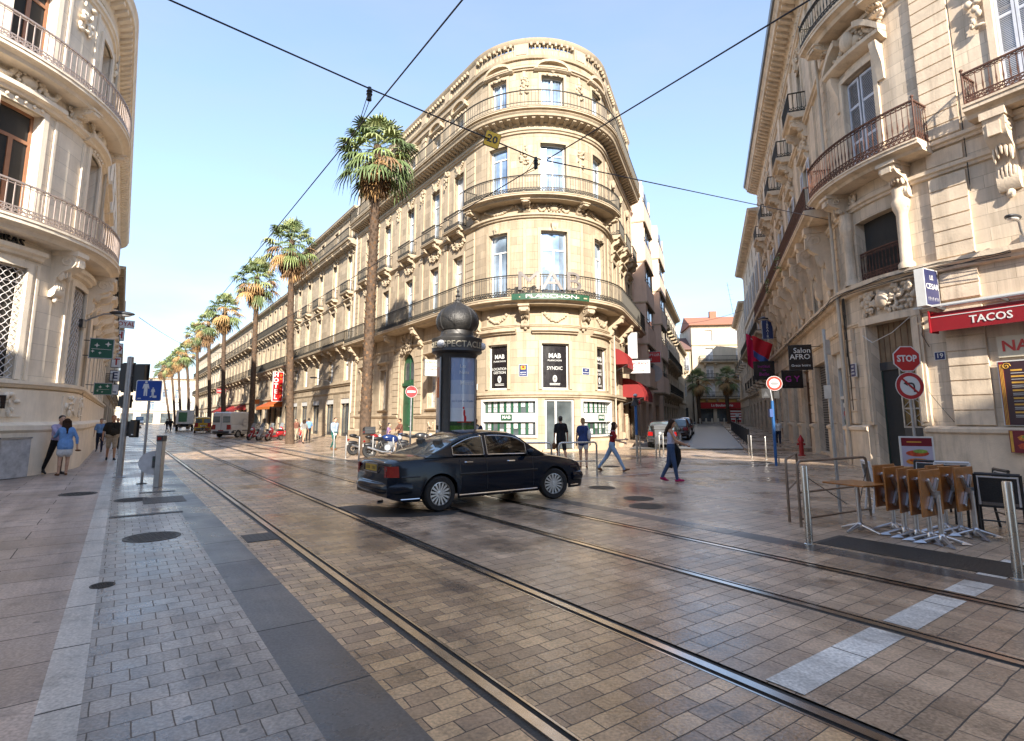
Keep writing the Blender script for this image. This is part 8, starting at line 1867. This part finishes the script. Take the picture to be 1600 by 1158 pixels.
def blue_sign():
 b = ground(221, 756); root = empty('road_sign', b); tag(root, 'blue square sign with white adult and child figures on a thin grey pole', 'road sign'); mb = MB(); mb.tube([(0, 0, 0), (0, 0, 2.76)], .033, M_GALV, 9); mb.lathe((0, 0, 0), [(.12, 0), (.12, .015), (.035, .02)], M_CAST, 12); mb.build('pole', root, smooth=60)
 mb = MB(); R = facing(.35, -1); o = Vector((0, -.05, 2.44)) + Vector((.0, 0, 0)); sign_face(mb, o, R, [(rrect(.60, .56, .04), M_SIGNW), (rrect(.56, .52, .03), M_SIGNB)])
 W = lambda poly: mb.plate(poly, o + R[2] * .013, R[0], R[1], .004, M_SIGNW)
 def man(x, y, s): W([(x + .032 * s * math.cos(k * .6), y + .215 * s + .032 * s * math.sin(k * .6)) for k in range(10)]); W([(x - .055 * s, y + .17 * s), (x + .055 * s, y + .17 * s), (x + .085 * s, y + .04 * s), (x + .06 * s, y + .035 * s), (x + .042 * s, y + .1 * s), (x + .042 * s, y - .17 * s), (x + .01 * s, y - .17 * s), (x, y - .02 * s), (x - .01 * s, y - .17 * s), (x - .042 * s, y - .17 * s), (x - .042 * s, y + .1 * s), (x - .06 * s, y + .035 * s), (x - .085 * s, y + .04 * s)])
 man(-.07, .02, .95); man(.10, -.06, .6); W([(.055 + .02 * math.cos(k * .6), -.16 + .02 * math.sin(k * .6)) for k in range(10)]); W([(.1, -.19), (.19, -.19), (.19, -.13), (.1, -.13)]); W([(-.25, -.22), (-.16, -.22), (-.17, -.195), (-.23, -.195)]); mb.build('sign_plate', root)
blue_sign()
def grey_bollard():
 b = ground(246, 761); root = empty('service_bollard', b); tag(root, 'square grey bollard with red lamp and a half round grey disc on its side', 'bollard'); mb = MB(); mb.box((0, 0, .62), (.15, .16, 1.24), M_GALV); mb.box((0, 0, 1.2), (.165, .175, .15), M_DGREY); mb.build('post', root, bevel=.012)
 mb = MB(); mb.box((.0, -.09, 1.2), (.09, .012, .07), M_TAIL); mb.build('lamp', root)
 mb = MB(); R = facing(.3, -1); pts = [(-.08, -.3)] + [(-.08 - .38 * math.sin(math.pi * k / 14), -.3 * math.cos(math.pi * k / 14)) for k in range(1, 14)] + [(-.08, .3)]; mb.plate(pts, Vector((0, -.02, .60)), R[0], R[1], .05, mat('half_disc_grey', (.46, .47, .49), .45, .2, .2, 5)); mb.build('half_disc', root)
 mb = MB(); mb.box((-.10, -.06, .62), (.06, .06, .28), M_DGREY); mb.box((-.10, -.095, .68), (.03, .01, .04), M_GREEN); mb.build('card_reader', root)
grey_bollard()
def morris():
 b = depth(712, 700, 16.25); b.z = 0; root = empty('advertising_column', b); tag(root, 'dark domed advertising column with posters and SPECTACLES lettering', 'advertising column'); dk = mat('column_iron', (.055, .052, .05), .45, .3, .2, 6); mb = MB(); r = .60
 mb.lathe((0, 0, 0), [(.72, 0), (.72, .25), (.66, .32), (.66, .62), (.62, .70), (.585, .78), (.585, 3.50), (.62, 3.56), (.62, 3.62)], dk, 40); mb.build('shaft', root, smooth=35)
 mb = MB(); mb.lathe((0, 0, 0), [(.60, 3.58), (.72, 3.62), (.76, 3.66), (.745, 3.70), (.74, 3.96), (.76, 4.0), (.76, 4.05), (.68, 4.08), (.56, 4.12), (.50, 4.18), (.48, 4.30), (.52, 4.34)], dk, 40)
 gl = mat('dull_gold_letters', (.45, .40, .30), .5, .3, .1, 5)
 for w_, a0 in (('SPECTACLES', -62), ('SPECTACLES', 58), ('SPECTACLES', 178)): mb.text(w_, .255, None, None, None, gl, .012, 'CENTER', .006, fn=lambda x, y, z: Vector(((.745 + z) * math.cos(rad(a0) + x / .75), (.745 + z) * math.sin(rad(a0) + x / .75), 3.83 + y)), sx=1.0)
 mb.build('frieze', root, smooth=35)
 for a in (-122, -2, 118): mb = MB(); mb.ell((.75 * math.cos(rad(a)), .75 * math.sin(rad(a)), 3.84), (.12, .12, .12), mat('frosted_globe', (.66, .66, .66), .4), 16, 10); mb.build('globe', root, smooth=60)
 mb = MB(); prof = [(.52, 4.32), (.60, 4.42), (.635, 4.55), (.63, 4.68), (.58, 4.82), (.48, 4.95), (.34, 5.05), (.20, 5.12), (.10, 5.18), (.08, 5.24)]; mb.lathe((0, 0, 0), prof, mat('dome_scales', (.04, .038, .036), .4, .4, .3, 22, bump=.8, bscale=30), 40)
 for k in range(8):
  a = k * math.pi / 4; mb.tube([(p[0] * 1.01 * math.cos(a), p[0] * 1.01 * math.sin(a), p[1]) for p in prof], .018, dk, 5)
 mb.build('dome', root, smooth=40)
 mb = MB(); mb.lathe((0, 0, 0), [(.08, 5.22), (.10, 5.26), (.05, 5.30), (.045, 5.36), (.085, 5.40), (.04, 5.44), (.03, 5.5), (.05, 5.54), (.02, 5.6), (.001, 5.72)], dk, 14); mb.build('finial', root, smooth=40)
 def poster(a0, a1, nm, bands, texts):
  mb = MB(); n = 14
  def P(t, z, o=.0): a = rad(a0 + (a1 - a0) * t); return Vector(((.597 + o) * math.cos(a), (.597 + o) * math.sin(a), z))
  for (z0, z1, m) in bands:
   for k in range(n): mb.quad(P(k / n, z0), P((k + 1) / n, z0), P((k + 1) / n, z1), P(k / n, z1), m)
  R_ = random.Random(3)
  for (t, size, tx, z, m) in texts: mb.text(t, size, None, None, None, m, .004, 'CENTER', .006, fn=lambda x, y, zz: Vector(((.60 + zz) * math.cos(rad(a0 + (a1 - a0) * tx) + x / .6), (.60 + zz) * math.sin(rad(a0 + (a1 - a0) * tx) + x / .6), z + y)))
  mb.build(nm, root)
  mb = MB()
  for t in (0, 1): mb.tube([P(t, .86, .02), P(t, 3.48, .02)], .03, M_GALV if t else dk, 6)
  for z in (.86, 3.48): mb.tube([P(k / n, z, .02) for k in range(n + 1)], .022, dk, 5)
  mb.build('poster_frame', root)
 blues = [mat('poster_sky_%s' % c, v, .12, 0, .08, 2, coat=.6) for c, v in (('a', (.24, .32, .50)), ('b', (.36, .44, .58)), ('c', (.50, .55, .64)), ('d', (.62, .66, .70)))]
 grass = mat('poster_grass', (.05, .14, .02), .15, 0, .5, 12, coat=.6); tree = mat('poster_tree', (.03, .06, .03), .15, 0, .4, 12, coat=.6); oran = mat('poster_orange', (.60, .16, .06), .2, 0, .3, 3, coat=.5); crm = mat('poster_cream', (.62, .55, .48), .2, 0, .2, 3, coat=.5)
 bands = []; zz = [1.62, 2.0, 2.4, 2.8, 3.48]
 for k in range(4): bands.append((zz[k], zz[k + 1], blues[3 - k]))
 poster(-103, -22, 'poster', [(.86, 1.15, tree), (1.15, 1.5, grass), (1.5, 1.62, tree)] + bands, [('Les', .14, .45, 3.2, blues[3]), ('Nuits', .14, .5, 3.02, blues[3]), ('Musso', .18, .62, 2.72, blues[3]), ('du 5 juin au 30 juillet', .085, .5, 2.2, blues[0]), ('CHOUBIE', .21, .52, 1.16, M_LETTER), ('theatre municipal', .08, .6, .98, M_LETTER)])
 mb = MB();
 for (a, z, r1, r2) in ((-62, 1.86, .035, .10), (-60, 1.70, .05, .10), (-64, 2.0, .03, .035)): mb.ell((.60 * math.cos(rad(a)), .60 * math.sin(rad(a)), z), (r1, .012, r2), M_SRED, 8, 6)
 for a in range(-80, -40, 3): mb.bar((.602 * math.cos(rad(a)), .602 * math.sin(rad(a)), 1.60), (.602 * math.cos(rad(a + 3)), .602 * math.sin(rad(a + 3)), 1.60), .02, .02, M_SRED)
 mb.build('poster_print', root)
 poster(-215, -134, 'poster', [(.86, 1.3, M_VINYL), (1.3, 1.38, M_LETTER), (1.38, 1.5, M_VINYL), (1.5, 2.3, crm), (2.3, 2.9, oran), (2.9, 3.2, mat('poster_salmon', (.60, .36, .28), .2, 0, .2, 3, coat=.5)), (3.2, 3.48, crm)], [])
 poster(25, 106, 'poster', [(.86, 1.6, oran), (1.6, 3.48, crm)], [])
morris()
def barrier(p0, p1, h, label, group=None, mid=(.45,), m=None, r=.028, brace=False):
 """hoop barrier: two legs, top rail, lower rails"""
 p0, p1 = Vector(p0), Vector(p1); c = (p0 + p1) / 2; m = m or M_STEEL; a, b = p0 - c, p1 - c; Z = Vector((0, 0, 1)); root = empty('barrier', c); tag(root, label, 'barrier', group)
 mb = MB(); t = (b - a).normalized(); rr = .09; mb.tube([a, a + Z * (h - rr), a + Z * (h - rr * .3) + t * rr * .3, a + Z * h + t * rr, b + Z * h - t * rr, b + Z * (h - rr * .3) - t * rr * .3, b + Z * (h - rr), b], r, m, 9); mb.build('frame', root, smooth=60)
 for z in mid: mb = MB(); mb.tube([a + Z * z * h, b + Z * z * h], r * .75, m, 8); mb.build('rail', root, smooth=60)
 if brace: mb = MB(); mb.tube([a + Z * h * .85, a.lerp(b, .65) + Z * h * .25], .008, M_BLACK, 5); mb.tube([b + Z * h * .85, b.lerp(a, .2) + Z * .1], .008, M_BLACK, 5); mb.build('cable', root)
barrier(ground(800, 748), ground(862, 747), 1.0, 'steel hoop barrier behind the bonnet of the sedan', 'crossing barriers'); barrier(ground(874, 747), ground(933, 744), 1.0, 'steel hoop barrier in front of the man in black t shirt', 'crossing barriers')
barrier(ground(1252, 824), ground(1361, 806), 1.02, 'weathered steel barrier between the tall steel bollard and the folded tables', None, (.52, .12), mat('brown_steel', (.20, .15, .115), .5, .5, .25, 6), .022, True); barrier(ground(1234, 816), ground(1250, 790), 1.02, 'short weathered barrier turned end on behind the steel bollard', None, (.5,), mat('brown_steel', (.20, .15, .115), .5, .5, .25, 6), .022)
def fence():
 a = Vector((LR_(36.5), 36.5, 0)); y0 = 36.5; root = empty('pavement_fence', a); tag(root, 'dark pedestrian fence along the kerb of the side street opposite the parked cars', 'fence');
 for k in range(9):
  y, y2 = 29.6 + k * 2.6, 29.6 + (k + 1) * 2.6 - .15; mb = MB(); p, q_ = Vector((LR_(y) + .25, y, street_slope(y) + .1)) - a, Vector((LR_(y2) + .25, y2, street_slope(y2) + .1)) - a; Z = Vector((0, 0, 1))
  mb.tube([p, p + Z, q_ + Z, q_], .022, M_DGREY, 6)
  for j in range(1, 14): f = p.lerp(q_, j / 14); mb.bar(f + Z * .12, f + Z * .96, .012, .012, M_DGREY)
  mb.bar(p + Z * .12, q_ + Z * .12, .02, .02, M_DGREY); mb.build('fence_panel', root)
fence()
def blue_post(b, h, zsteel, label, kind):
 root = empty('signal_post', b); tag(root, label, 'signal post'); bl = mat('post_blue', (0.0174, 0.0928, 0.261), .4, 0, .2, 4); mb = MB(); mb.tube([(0, 0, 0), (0, 0, zsteel)], .048, M_STEEL if kind == 'left' else bl, 10); mb.tube([(0, 0, zsteel), (0, 0, h)], .056, bl, 10); mb.tube([(.13, .05, 0), (.13, .05, zsteel * .98)], .03, M_STEEL, 8); mb.build('pole', root, smooth=60)
 if kind == 'left':
  mb = MB(); mb.box((-.02, -.02, h + .14), (.17, .17, .28), M_BLACK); mb.ell((0, 0, h + .36), (.09, .09, .07), M_GALV, 10, 6); mb.build('signal_head', root, bevel=.01); mb = MB(); mb.plate([(-.13, -.12), (.13, -.12), (0, .14)], (-.09, -.12, h + .08), (1, 0, 0), (0, 0, 1), .02, M_DGREY); mb.build('sign_plate', root); mb = MB(); mb.ell((.14, -.06, h + .1), (.05, .04, .09), M_TAIL, 8, 6); mb.build('lamp', root, smooth=60)
 else:
  mb = MB(); mb.tube([(0, 0, h), (-.05, 0, 2.75)], .05, M_GALV, 8); mb.build('upper_pole', root, smooth=60)
  mb = MB(); R = facing(-.35, -1); o = Vector((.08, -.1, 2.98)); sign_face(mb, o, R, [(circ(.27), M_SIGNW), (circ(.255), mat('sign_scarlet', (0.383, 0.029, 0.0116), .4)), (circ(.175), M_SIGNW)]);
  for dz, w in ((.05, .2), (-.0, .26), (-.05, .22)): mb.plate(rect(w, .025), o + R[2] * .018 + Vector((0, 0, dz)), R[0], R[1], .003, M_DGREY)
  mb.build('sign_plate', root)
  mb = MB(); mb.box((-.26, 0, 2.62), (.3, .2, .34), M_BLACK); mb.plate([(-.1, -.1), (.1, -.1), (0, .1)], (-.26, -.11, 2.6), (1, 0, 0), (0, 0, 1), .01, M_DGREY); mb.bar((-.3, 0, 2.6), (0, 0, 2.6), .04, .04, M_BLACK); mb.cut(); mb.box((.16, .04, 2.6), (.2, .2, .34), M_BLACK); mb.bar((.2, 0, 2.6), (0, 0, 2.6), .04, .04, M_BLACK); mb.cut(); mb.box((-.09, -.03, 1.9), (.12, .14, .3), mat('post_blue_dark', (.02, .06, .2), .5)); mb.build('signal_head', root)
blue_post(ground(996, 725), 2.22, 1.08, 'slim post, blue above and steel below, with a small signal on top', 'left')
blue_post(ground(1213, 728), 2.35, .3, 'blue post with round red ringed sign and black signal boxes on the pavement', 'right')
def pole_sign(b, items, h, label, lean=0, r=.035):
 root = empty('road_sign', b); tag(root, label, 'road sign'); mb = MB(); mb.tube([(0, 0, 0), (lean, 0, h)], r, M_GALV, 10); mb.build('pole', root, smooth=60)
 for kind, z, R, size in items:
  mb = MB(); o = Vector((lean * z / h, 0, z)) + R[2] * .05
  if kind == 'stop':
   oc = lambda s: [(s * math.cos(rad(22.5 + 45 * k)), s * math.sin(rad(22.5 + 45 * k))) for k in range(8)]
   sign_face(mb, o, R, [(oc(size), M_SIGNW), (oc(size * .93), mat('stop_red', (0.383, 0.0087, 0.0087), .35, 0, .03, 5))]); mb.text('STOP', size * .66, o + R[2] * .009, R[0], R[1], M_SIGNW, .004, 'CENTER', .03, sx=.86)
  if kind == 'noleft':
   sign_face(mb, o, R, [(circ(size), M_SIGNW), (circ(size * .96), M_SIGNR), (circ(size * .70), M_SIGNW)]); s = size
   arr = [(.22 * s, -.45 * s), (.34 * s, -.45 * s), (.34 * s, .0), (.28 * s, .16 * s), (.12 * s, .24 * s), (-.18 * s, .24 * s), (-.18 * s, .38 * s), (-.46 * s, .18 * s), (-.18 * s, -.02 * s), (-.18 * s, .12 * s), (.08 * s, .12 * s), (.20 * s, .06 * s), (.22 * s, -.06 * s)]
   mb.plate(arr, o + R[2] * .016, R[0], R[1], .003, M_BLACK); mb.plate([(-.56 * s, .46 * s), (-.46 * s, .56 * s), (.56 * s, -.46 * s), (.46 * s, -.56 * s)], o + R[2] * .02, R[0], R[1], .003, M_SIGNR)
  if kind == 'noentry':
   sign_face(mb, o, R, [(circ(size), M_SIGNW), (circ(size * .95), M_SIGNR), (rect(size * 1.4, size * .34), M_SIGNW)])
  if kind == 'plate': mb.plate(rect(size, size * 1.8), o, R[0], R[1], .012, M_GALV)
  mb.build('sign_plate', root)
pole_sign(ground(1438, 756), [('stop', 3.30, facing(-.1, -1), .37), ('noleft', 2.57, facing(-.05, -1), .37)], 3.4, 'red octagonal STOP sign above a round no left turn sign', -.06)
pole_sign(Vector((-3.87, 21.0, 0)), [('noentry', 2.72, facing(.2, -1), .225)], 2.85, 'round red no entry sign on a grey pole before the green arched door')
pole_sign(ground(1313, 800), [('plate', 3.05, facing(.5, -1), .16), ('plate', 2.2, facing(-.9, -.5), .14)], 3.4, 'tall thin grey pole with two small plates beside the crossing barrier', -.04, .03)
def wheelie():
 b = Vector((8.35, 31.0, .1)); root = empty('waste_container', b, .1); tag(root, 'large dark grey wheeled waste container at the side street corner', 'waste container'); mb = MB(); m = mat('bin_plastic', (.075, .08, .09), .5, 0, .15, 5)
 P = [(-.44, -.38, .18), (.44, -.38, .18), (.44, .38, .18), (-.44, .38, .18), (-.52, -.46, 1.12), (.52, -.46, 1.12), (.52, .46, 1.12), (-.52, .46, 1.12)]; mb.add(P, [(3, 2, 1, 0), (0, 1, 5, 4), (1, 2, 6, 5), (2, 3, 7, 6), (3, 0, 4, 7), (4, 5, 6, 7)], m)
 for k in range(4): mb.box((-.33 + k * .22, -.43, .62), (.04, .04, .8), m)
 mb.box((0, -.47, 1.06), (1.12, .05, .09), m); mb.build('body', root, bevel=.02)
 mb = MB(); mb.box((0, 0, 1.17), (1.12, 1.0, .08), m); mb.ell((0, 0, 1.2), (.54, .48, .12), m, 16, 6); mb.build('lid', root, smooth=50, bevel=.02); mb = MB(); mb.box((-.2, -.455, .8), (.12, .01, .12), M_LETTER); mb.build('sticker', root)
 for x in (-.38, .38):
  for y in (-.3, .3): mb = MB(); mb.lathe((x, y, .09), [(.001, -.03), (.09, -.03), (.09, .03), (.001, .03)], M_RUBBER, 12, axis='Y'); mb.build('wheel', root)
wheelie()
# terrace of the kebab shop
M_TABLE = mat('brown_table_board', (.33, .13, .03), .35, 0, .35, 4, coat=.3); M_ALU = mat('cast_aluminium', (.58, .58, .60), .32, .95, .1, 12)
def table_folded():
 root = empty('folding_table', (0, 0, 0))
 mb = MB(); mb.tube([(0, 0, .04), (0, 0, .66)], .032, M_ALU, 12); mb.build('column', root, smooth=60)
 mb = MB();
 for k in range(4):
  a = math.pi / 4 + k * math.pi / 2; d = Vector((math.cos(a), math.sin(a), 0)); s = Vector((-d.y, d.x, 0)); mb.tube([d * .03 + Vector((0, 0, .10)), d * .16 + Vector((0, 0, .06)), d * .30 + Vector((0, 0, .018))], [.03, .026, .014], M_ALU, 8); mb.add([d * .20 + s * .055 + Vector((0, 0, .02)), d * .36 + Vector((0, 0, .012)), d * .20 - s * .055 + Vector((0, 0, .02)), d * .24 + Vector((0, 0, .06))], [(0, 1, 3), (1, 2, 3), (2, 0, 3), (0, 2, 1)], M_ALU)
 mb.lathe((0, 0, 0), [(.05, .03), (.06, .06), (.05, .12), (.034, .14)], M_ALU, 14); mb.build('foot', root, smooth=50)
 mb = MB(); mb.box((-.075, 0, .68), (.026, .60, .62), M_TABLE); mb.build('tabletop', root, bevel=.006)
 mb = MB();
 for a in (.62, -.62): R = Matrix.Rotation(a, 3, 'X'); mb.box((-.045, 0, .66), (.03, .06, .50), M_ALU, R=R)
 mb.box((-.02, 0, .66), (.07, .11, .09), M_GALV)
 for y, z in ((-.13, .86), (.13, .86), (-.13, .46), (.13, .46)): mb.ell((-.04, y, z), (.02, .02, .02), M_ALU, 8, 5)
 mb.build('bracket', root); return root
proto = None; ta = math.atan2(-.86, .50)
TPX = [(1398, 830), (1415, 838), (1434, 842), (1455, 847), (1473, 851), (1480, 832), (1503, 836), (1526, 840)]
for i, (px, py) in enumerate(TPX):
 p = ground(px, py)
 if proto is None: proto = table_folded(); o = proto
 else: o = copy_tree(proto)
 o.location = p; o.rotation_euler = (0, 0, ta + rnd.uniform(-.12, .12)); tag(o, ('folded brown table nearest the opened table', 'folded brown table in the front row, second from the opened table', 'folded brown table in the front row, third from the opened table', 'fourth folded brown table, its bracket facing the bollard', 'frontmost folded brown table, nearest the iron grating', 'folded brown table in the back row behind the frontmost one', 'folded brown table in the back row, second from the chair', 'folded brown table next to the black armchair')[i], 'folding table', 'folded tables on the terrace')
def table_open():
 b = ground(1345, 831); root = empty('cafe_table', b, .4); tag(root, 'single opened square table between the barrier and the folded ones', 'table'); mb = MB(); mb.tube([(0, 0, .04), (0, 0, .70)], .032, M_ALU, 12); mb.build('column', root, smooth=60)
 mb = MB()
 for k in range(4): a = k * math.pi / 2; d = Vector((math.cos(a), math.sin(a), 0)); s = Vector((-d.y, d.x, 0)); mb.tube([d * .03 + Vector((0, 0, .1)), d * .16 + Vector((0, 0, .06)), d * .3 + Vector((0, 0, .018))], [.03, .026, .014], M_ALU, 8)
 mb.lathe((0, 0, 0), [(.05, .03), (.06, .06), (.05, .12), (.034, .14)], M_ALU, 14); mb.build('foot', root, smooth=50); mb = MB(); mb.box((0, 0, .715), (.66, .66, .026), M_TABLE); mb.build('tabletop', root, bevel=.006)
table_open()
M_WEAVE = mat('black_weave', (.02, .02, .022), .6, 0, .3, 40, bump=.5, bscale=90); M_CHW = mat('pale_chair_frame', (.60, .60, .62), .4, 0, .06, 5)
def chair(p, rz, label, dark=True, group='terrace chairs'):
 root = empty('terrace_chair', p, rz); tag(root, label, 'chair', group); fr = M_BLACK if dark else M_CHW; tr = M_CHW
 for x in (-.25, .25):
  mb = MB(); mb.tube([(x, .26, 0), (x, .25, .44), (x, .26, .66)], .02, fr, 8); mb.build('leg', root, smooth=60); mb = MB(); mb.tube([(x * .98, -.30, 0), (x, -.24, .44), (x, -.30, .90)], .02, fr, 8); mb.build('leg', root, smooth=60)
  mb = MB(); mb.bar((x, -.26, .66), (x, .28, .665), .05, .028, tr); mb.build('armrest', root, bevel=.008)
 mb = MB(); mb.box((0, .01, .44), (.50, .50, .035), M_WEAVE); mb.build('seat', root, bevel=.01); mb = MB(); R = Matrix.Rotation(.13, 3, 'X'); mb.box((0, -.27, .68), (.42, .018, .36), M_WEAVE, R=R); mb.build('backrest', root)
 mb = MB(); mb.tube([(-.22, -.25, .46), (-.22, -.30, .86), (.22, -.30, .86), (.22, -.25, .46)], .016, tr, 7); mb.build('back_trim', root); mb = MB(); mb.tube([(-.25, -.30, .90), (.25, -.30, .90)], .024, fr, 8); mb.build('back_rail', root); mb = MB(); mb.tube([(-.25, -.26, .24), (.25, -.26, .24)], .012, fr, 6); mb.build('stretcher', root)
chair(ground(1570, 838), -.75, 'black woven armchair with pale piping behind the steel bollard beside the iron grating'); chair(ground(1537, 826), 1.2, 'black and white armchair turned sideways behind the last folded table', True); chair(ground(1388, 800), -1.9, 'pale armchair behind the folded table nearest the opened one', False); chair(ground(1500, 806), 2.6, 'pale armchair behind the folded tables near the wall', False); chair(ground(1452, 800), 2.2, 'black armchair hidden behind the middle folded tables', True)
def aboard():
 b = ground(1442, 792); root = empty('menu_stand', b); tag(root, 'upright white framed menu stand with food pictures behind the folded tables', 'menu stand'); R = facing(-.45, -1); R = (R[0], (R[1] - R[2] * -.0).normalized(), R[2]); o = Vector((0, 0, .86)); mb = MB(); mb.plate(rect(.56, .98), o, R[0], R[1], .04, M_WHITE); mb.build('board', root)
 mb = MB(); P = lambda poly, m, k: mb.plate(poly, o + R[2] * (.003 + .002 * k), R[0], R[1], .002, m); P(rect(.50, .92), mat('lilac_print', (.42, .38, .48), .4), 0); P([(-.25, .30), (.25, .30), (.25, .46), (-.25, .46)], mat('maroon_print', (.16, .008, .02), .35), 1); P([(-.25, -.46), (.25, -.46), (.25, -.1), (-.25, -.1)], mat('peach_print', (.60, .40, .14), .4), 1)
 for k, (x, y, w, m) in enumerate(((0, .16, .19, 'food_red'), (.05, .2, .12, 'food_green'), (0, -.0, .2, 'food_orange'), (-.06, .02, .08, 'food_red'), (.08, -.02, .07, 'food_red'), (0, -.22, .2, 'food_red'), (-.05, -.3, .14, 'food_orange'))): P([(x + w * math.cos(j * .42), y + w * .32 * math.sin(j * .42)) for j in range(15)], MATS[m], 2 + k)
 P([(-.16, .37), (.08, .37), (.08, .39), (-.16, .39)], MATS['gold_print'], 2); mb.build('print', root); mb = MB()
 for x in (-.26, .26): mb.tube([R[0] * x + Vector((0, 0, .02)), R[0] * x + Vector((0, 0, .45))], .02, M_GALV, 7); mb.bar(R[0] * x - R[2] * .2 + Vector((0, 0, .02)), R[0] * x + R[2] * .2 + Vector((0, 0, .02)), .04, .03, M_GALV)
 mb.build('stand', root)
aboard()
def hydrant():
 b = Vector((12.6, 24.2, 0)); b = ground(1253, 712); root = empty('fire_hydrant', b); tag(root, 'small red fire hydrant before the shaded shop fronts', 'hydrant'); mb = MB(); mb.lathe((0, 0, 0), [(.16, 0), (.16, .05), (.10, .07), (.10, .62), (.14, .64), (.14, .70), (.11, .78), (.05, .88), (.03, .94), (.001, .95)], M_RED, 16); mb.build('body', root, smooth=45)
 for sg in (-1, 1): mb = MB(); mb.tube([(sg * .08, 0, .52), (sg * .18, 0, .52)], .05, M_RED, 10); mb.build('outlet', root, smooth=45)
hydrant()
# ================================================================== OVERHEAD WIRES
M_WIRE = mat('overhead_wire', (.02, .022, .035), .5, .3, 0, 1)
def wire(name, pts, r, label, sag=0.0, n=24, cat='wire'):
 P = []
 pts = [Vector(p) for p in pts]
 for a, b in zip(pts, pts[1:]):
  for k in range(n): t = k / n; P.append(a.lerp(b, t) - Vector((0, 0, sag * 4 * t * (1 - t))))
 P.append(pts[-1]); mb = MB(); c = P[0]; mb.tube(P, r, M_WIRE, 5, cap=False); o = mb.build(name, org=c); tag(o, label, cat, 'overhead tram wires'); return o
wire('contact_wire', [st(2.78, -9, 6.42), st(2.78, 120, 6.42)], .011, 'overhead contact wire above the track nearest the bank'); wire('contact_wire', [st(6.0, -9, 6.42), st(6.0, 120, 6.42)], .011, 'overhead contact wire above the track nearest the advertising column')
A_ = Vector((-12.5, .8, 8.0)); B_ = Vector((-2.25, 7.95, 6.86)); C_ = Vector((.45, 9.72, 6.58)); E_ = RBF.P(75.3, .3, 9.5)
sp = wire('span_wire', [A_, B_, C_, E_], .013, 'span wire crossing the street and carrying the yellow 20 plate', 0, 12)
wire('span_wire', [BNK.P(BO + 9.5, 1.7, 5.5), Vector((-24, 43, 6.9)), ROW.P(118, .1, 9.5)], .011, 'thin span wire far along the tram street, from the bank lamp', .3, 12)
wire('cable', [ROW.P(205, .6, 14.6), RBF.P(30, .6, 14.5)], .02, 'thin cable strung across the side street', .4, 12)
def hanger(p, q_, label):
 root = empty('wire_hanger', p); tag(root, label, 'wire hanger', 'insulated wire hangers'); mb = MB(); d = Vector(q_) - Vector(p); mb.tube([Vector((0, 0, 0)), d], .006, M_WIRE, 5); mb.tube([Vector((0, 0, -.22)), d + Vector((.0, .06, .0))], .006, M_WIRE, 5); mb.build('dropper', root); mb = MB(); mb.lathe((0, 0, 0), [(.001, .03), (.03, .02), (.035, -.03), (.05, -.05), (.035, -.07), (.05, -.10), (.035, -.13), (.04, -.2), (.001, -.22)], M_BLACK, 10); mb.build('insulator', root, smooth=50)
hanger(B_, st(2.78, B_.dot(D) + .5, 6.42), 'insulated hanger over the bank side track, above the tallest palm'); hanger(C_, st(6.0, C_.dot(D) + .3, 6.42), 'insulated hanger over the far track, before the second curved balcony')
def plate20():
 p = B_.lerp(C_, .70); R = facing(-p.x * .1 + .25, -1); a = rad(-14); X = R[0] * math.cos(a) + R[1] * math.sin(a); Y = -R[0] * math.sin(a) + R[1] * math.cos(a); root = empty('speed_plate', p); tag(root, 'small yellow square plate with black 20 hanging on the span wire', 'sign'); mb = MB(); o = Vector((0, 0, 0)) - R[2] * -.02; mb.plate(rrect(.29, .30, .03), o, X, Y, .015, M_BLACK); mb.plate(rrect(.272, .282, .026), o + R[2] * .003, X, Y, .003, mat('plate_yellow', (0.92, 0.56, 0.03), .4, 0, .05, 5)); mb.text('20', .20, o + R[2] * .004, X, Y, M_BLACK, .003, 'CENTER', .02); mb.build('plate', root); mb = MB(); mb.bar((0, 0, .02), (0, 0, .16), .012, .012, M_BLACK); mb.build('clip', root)
plate20()
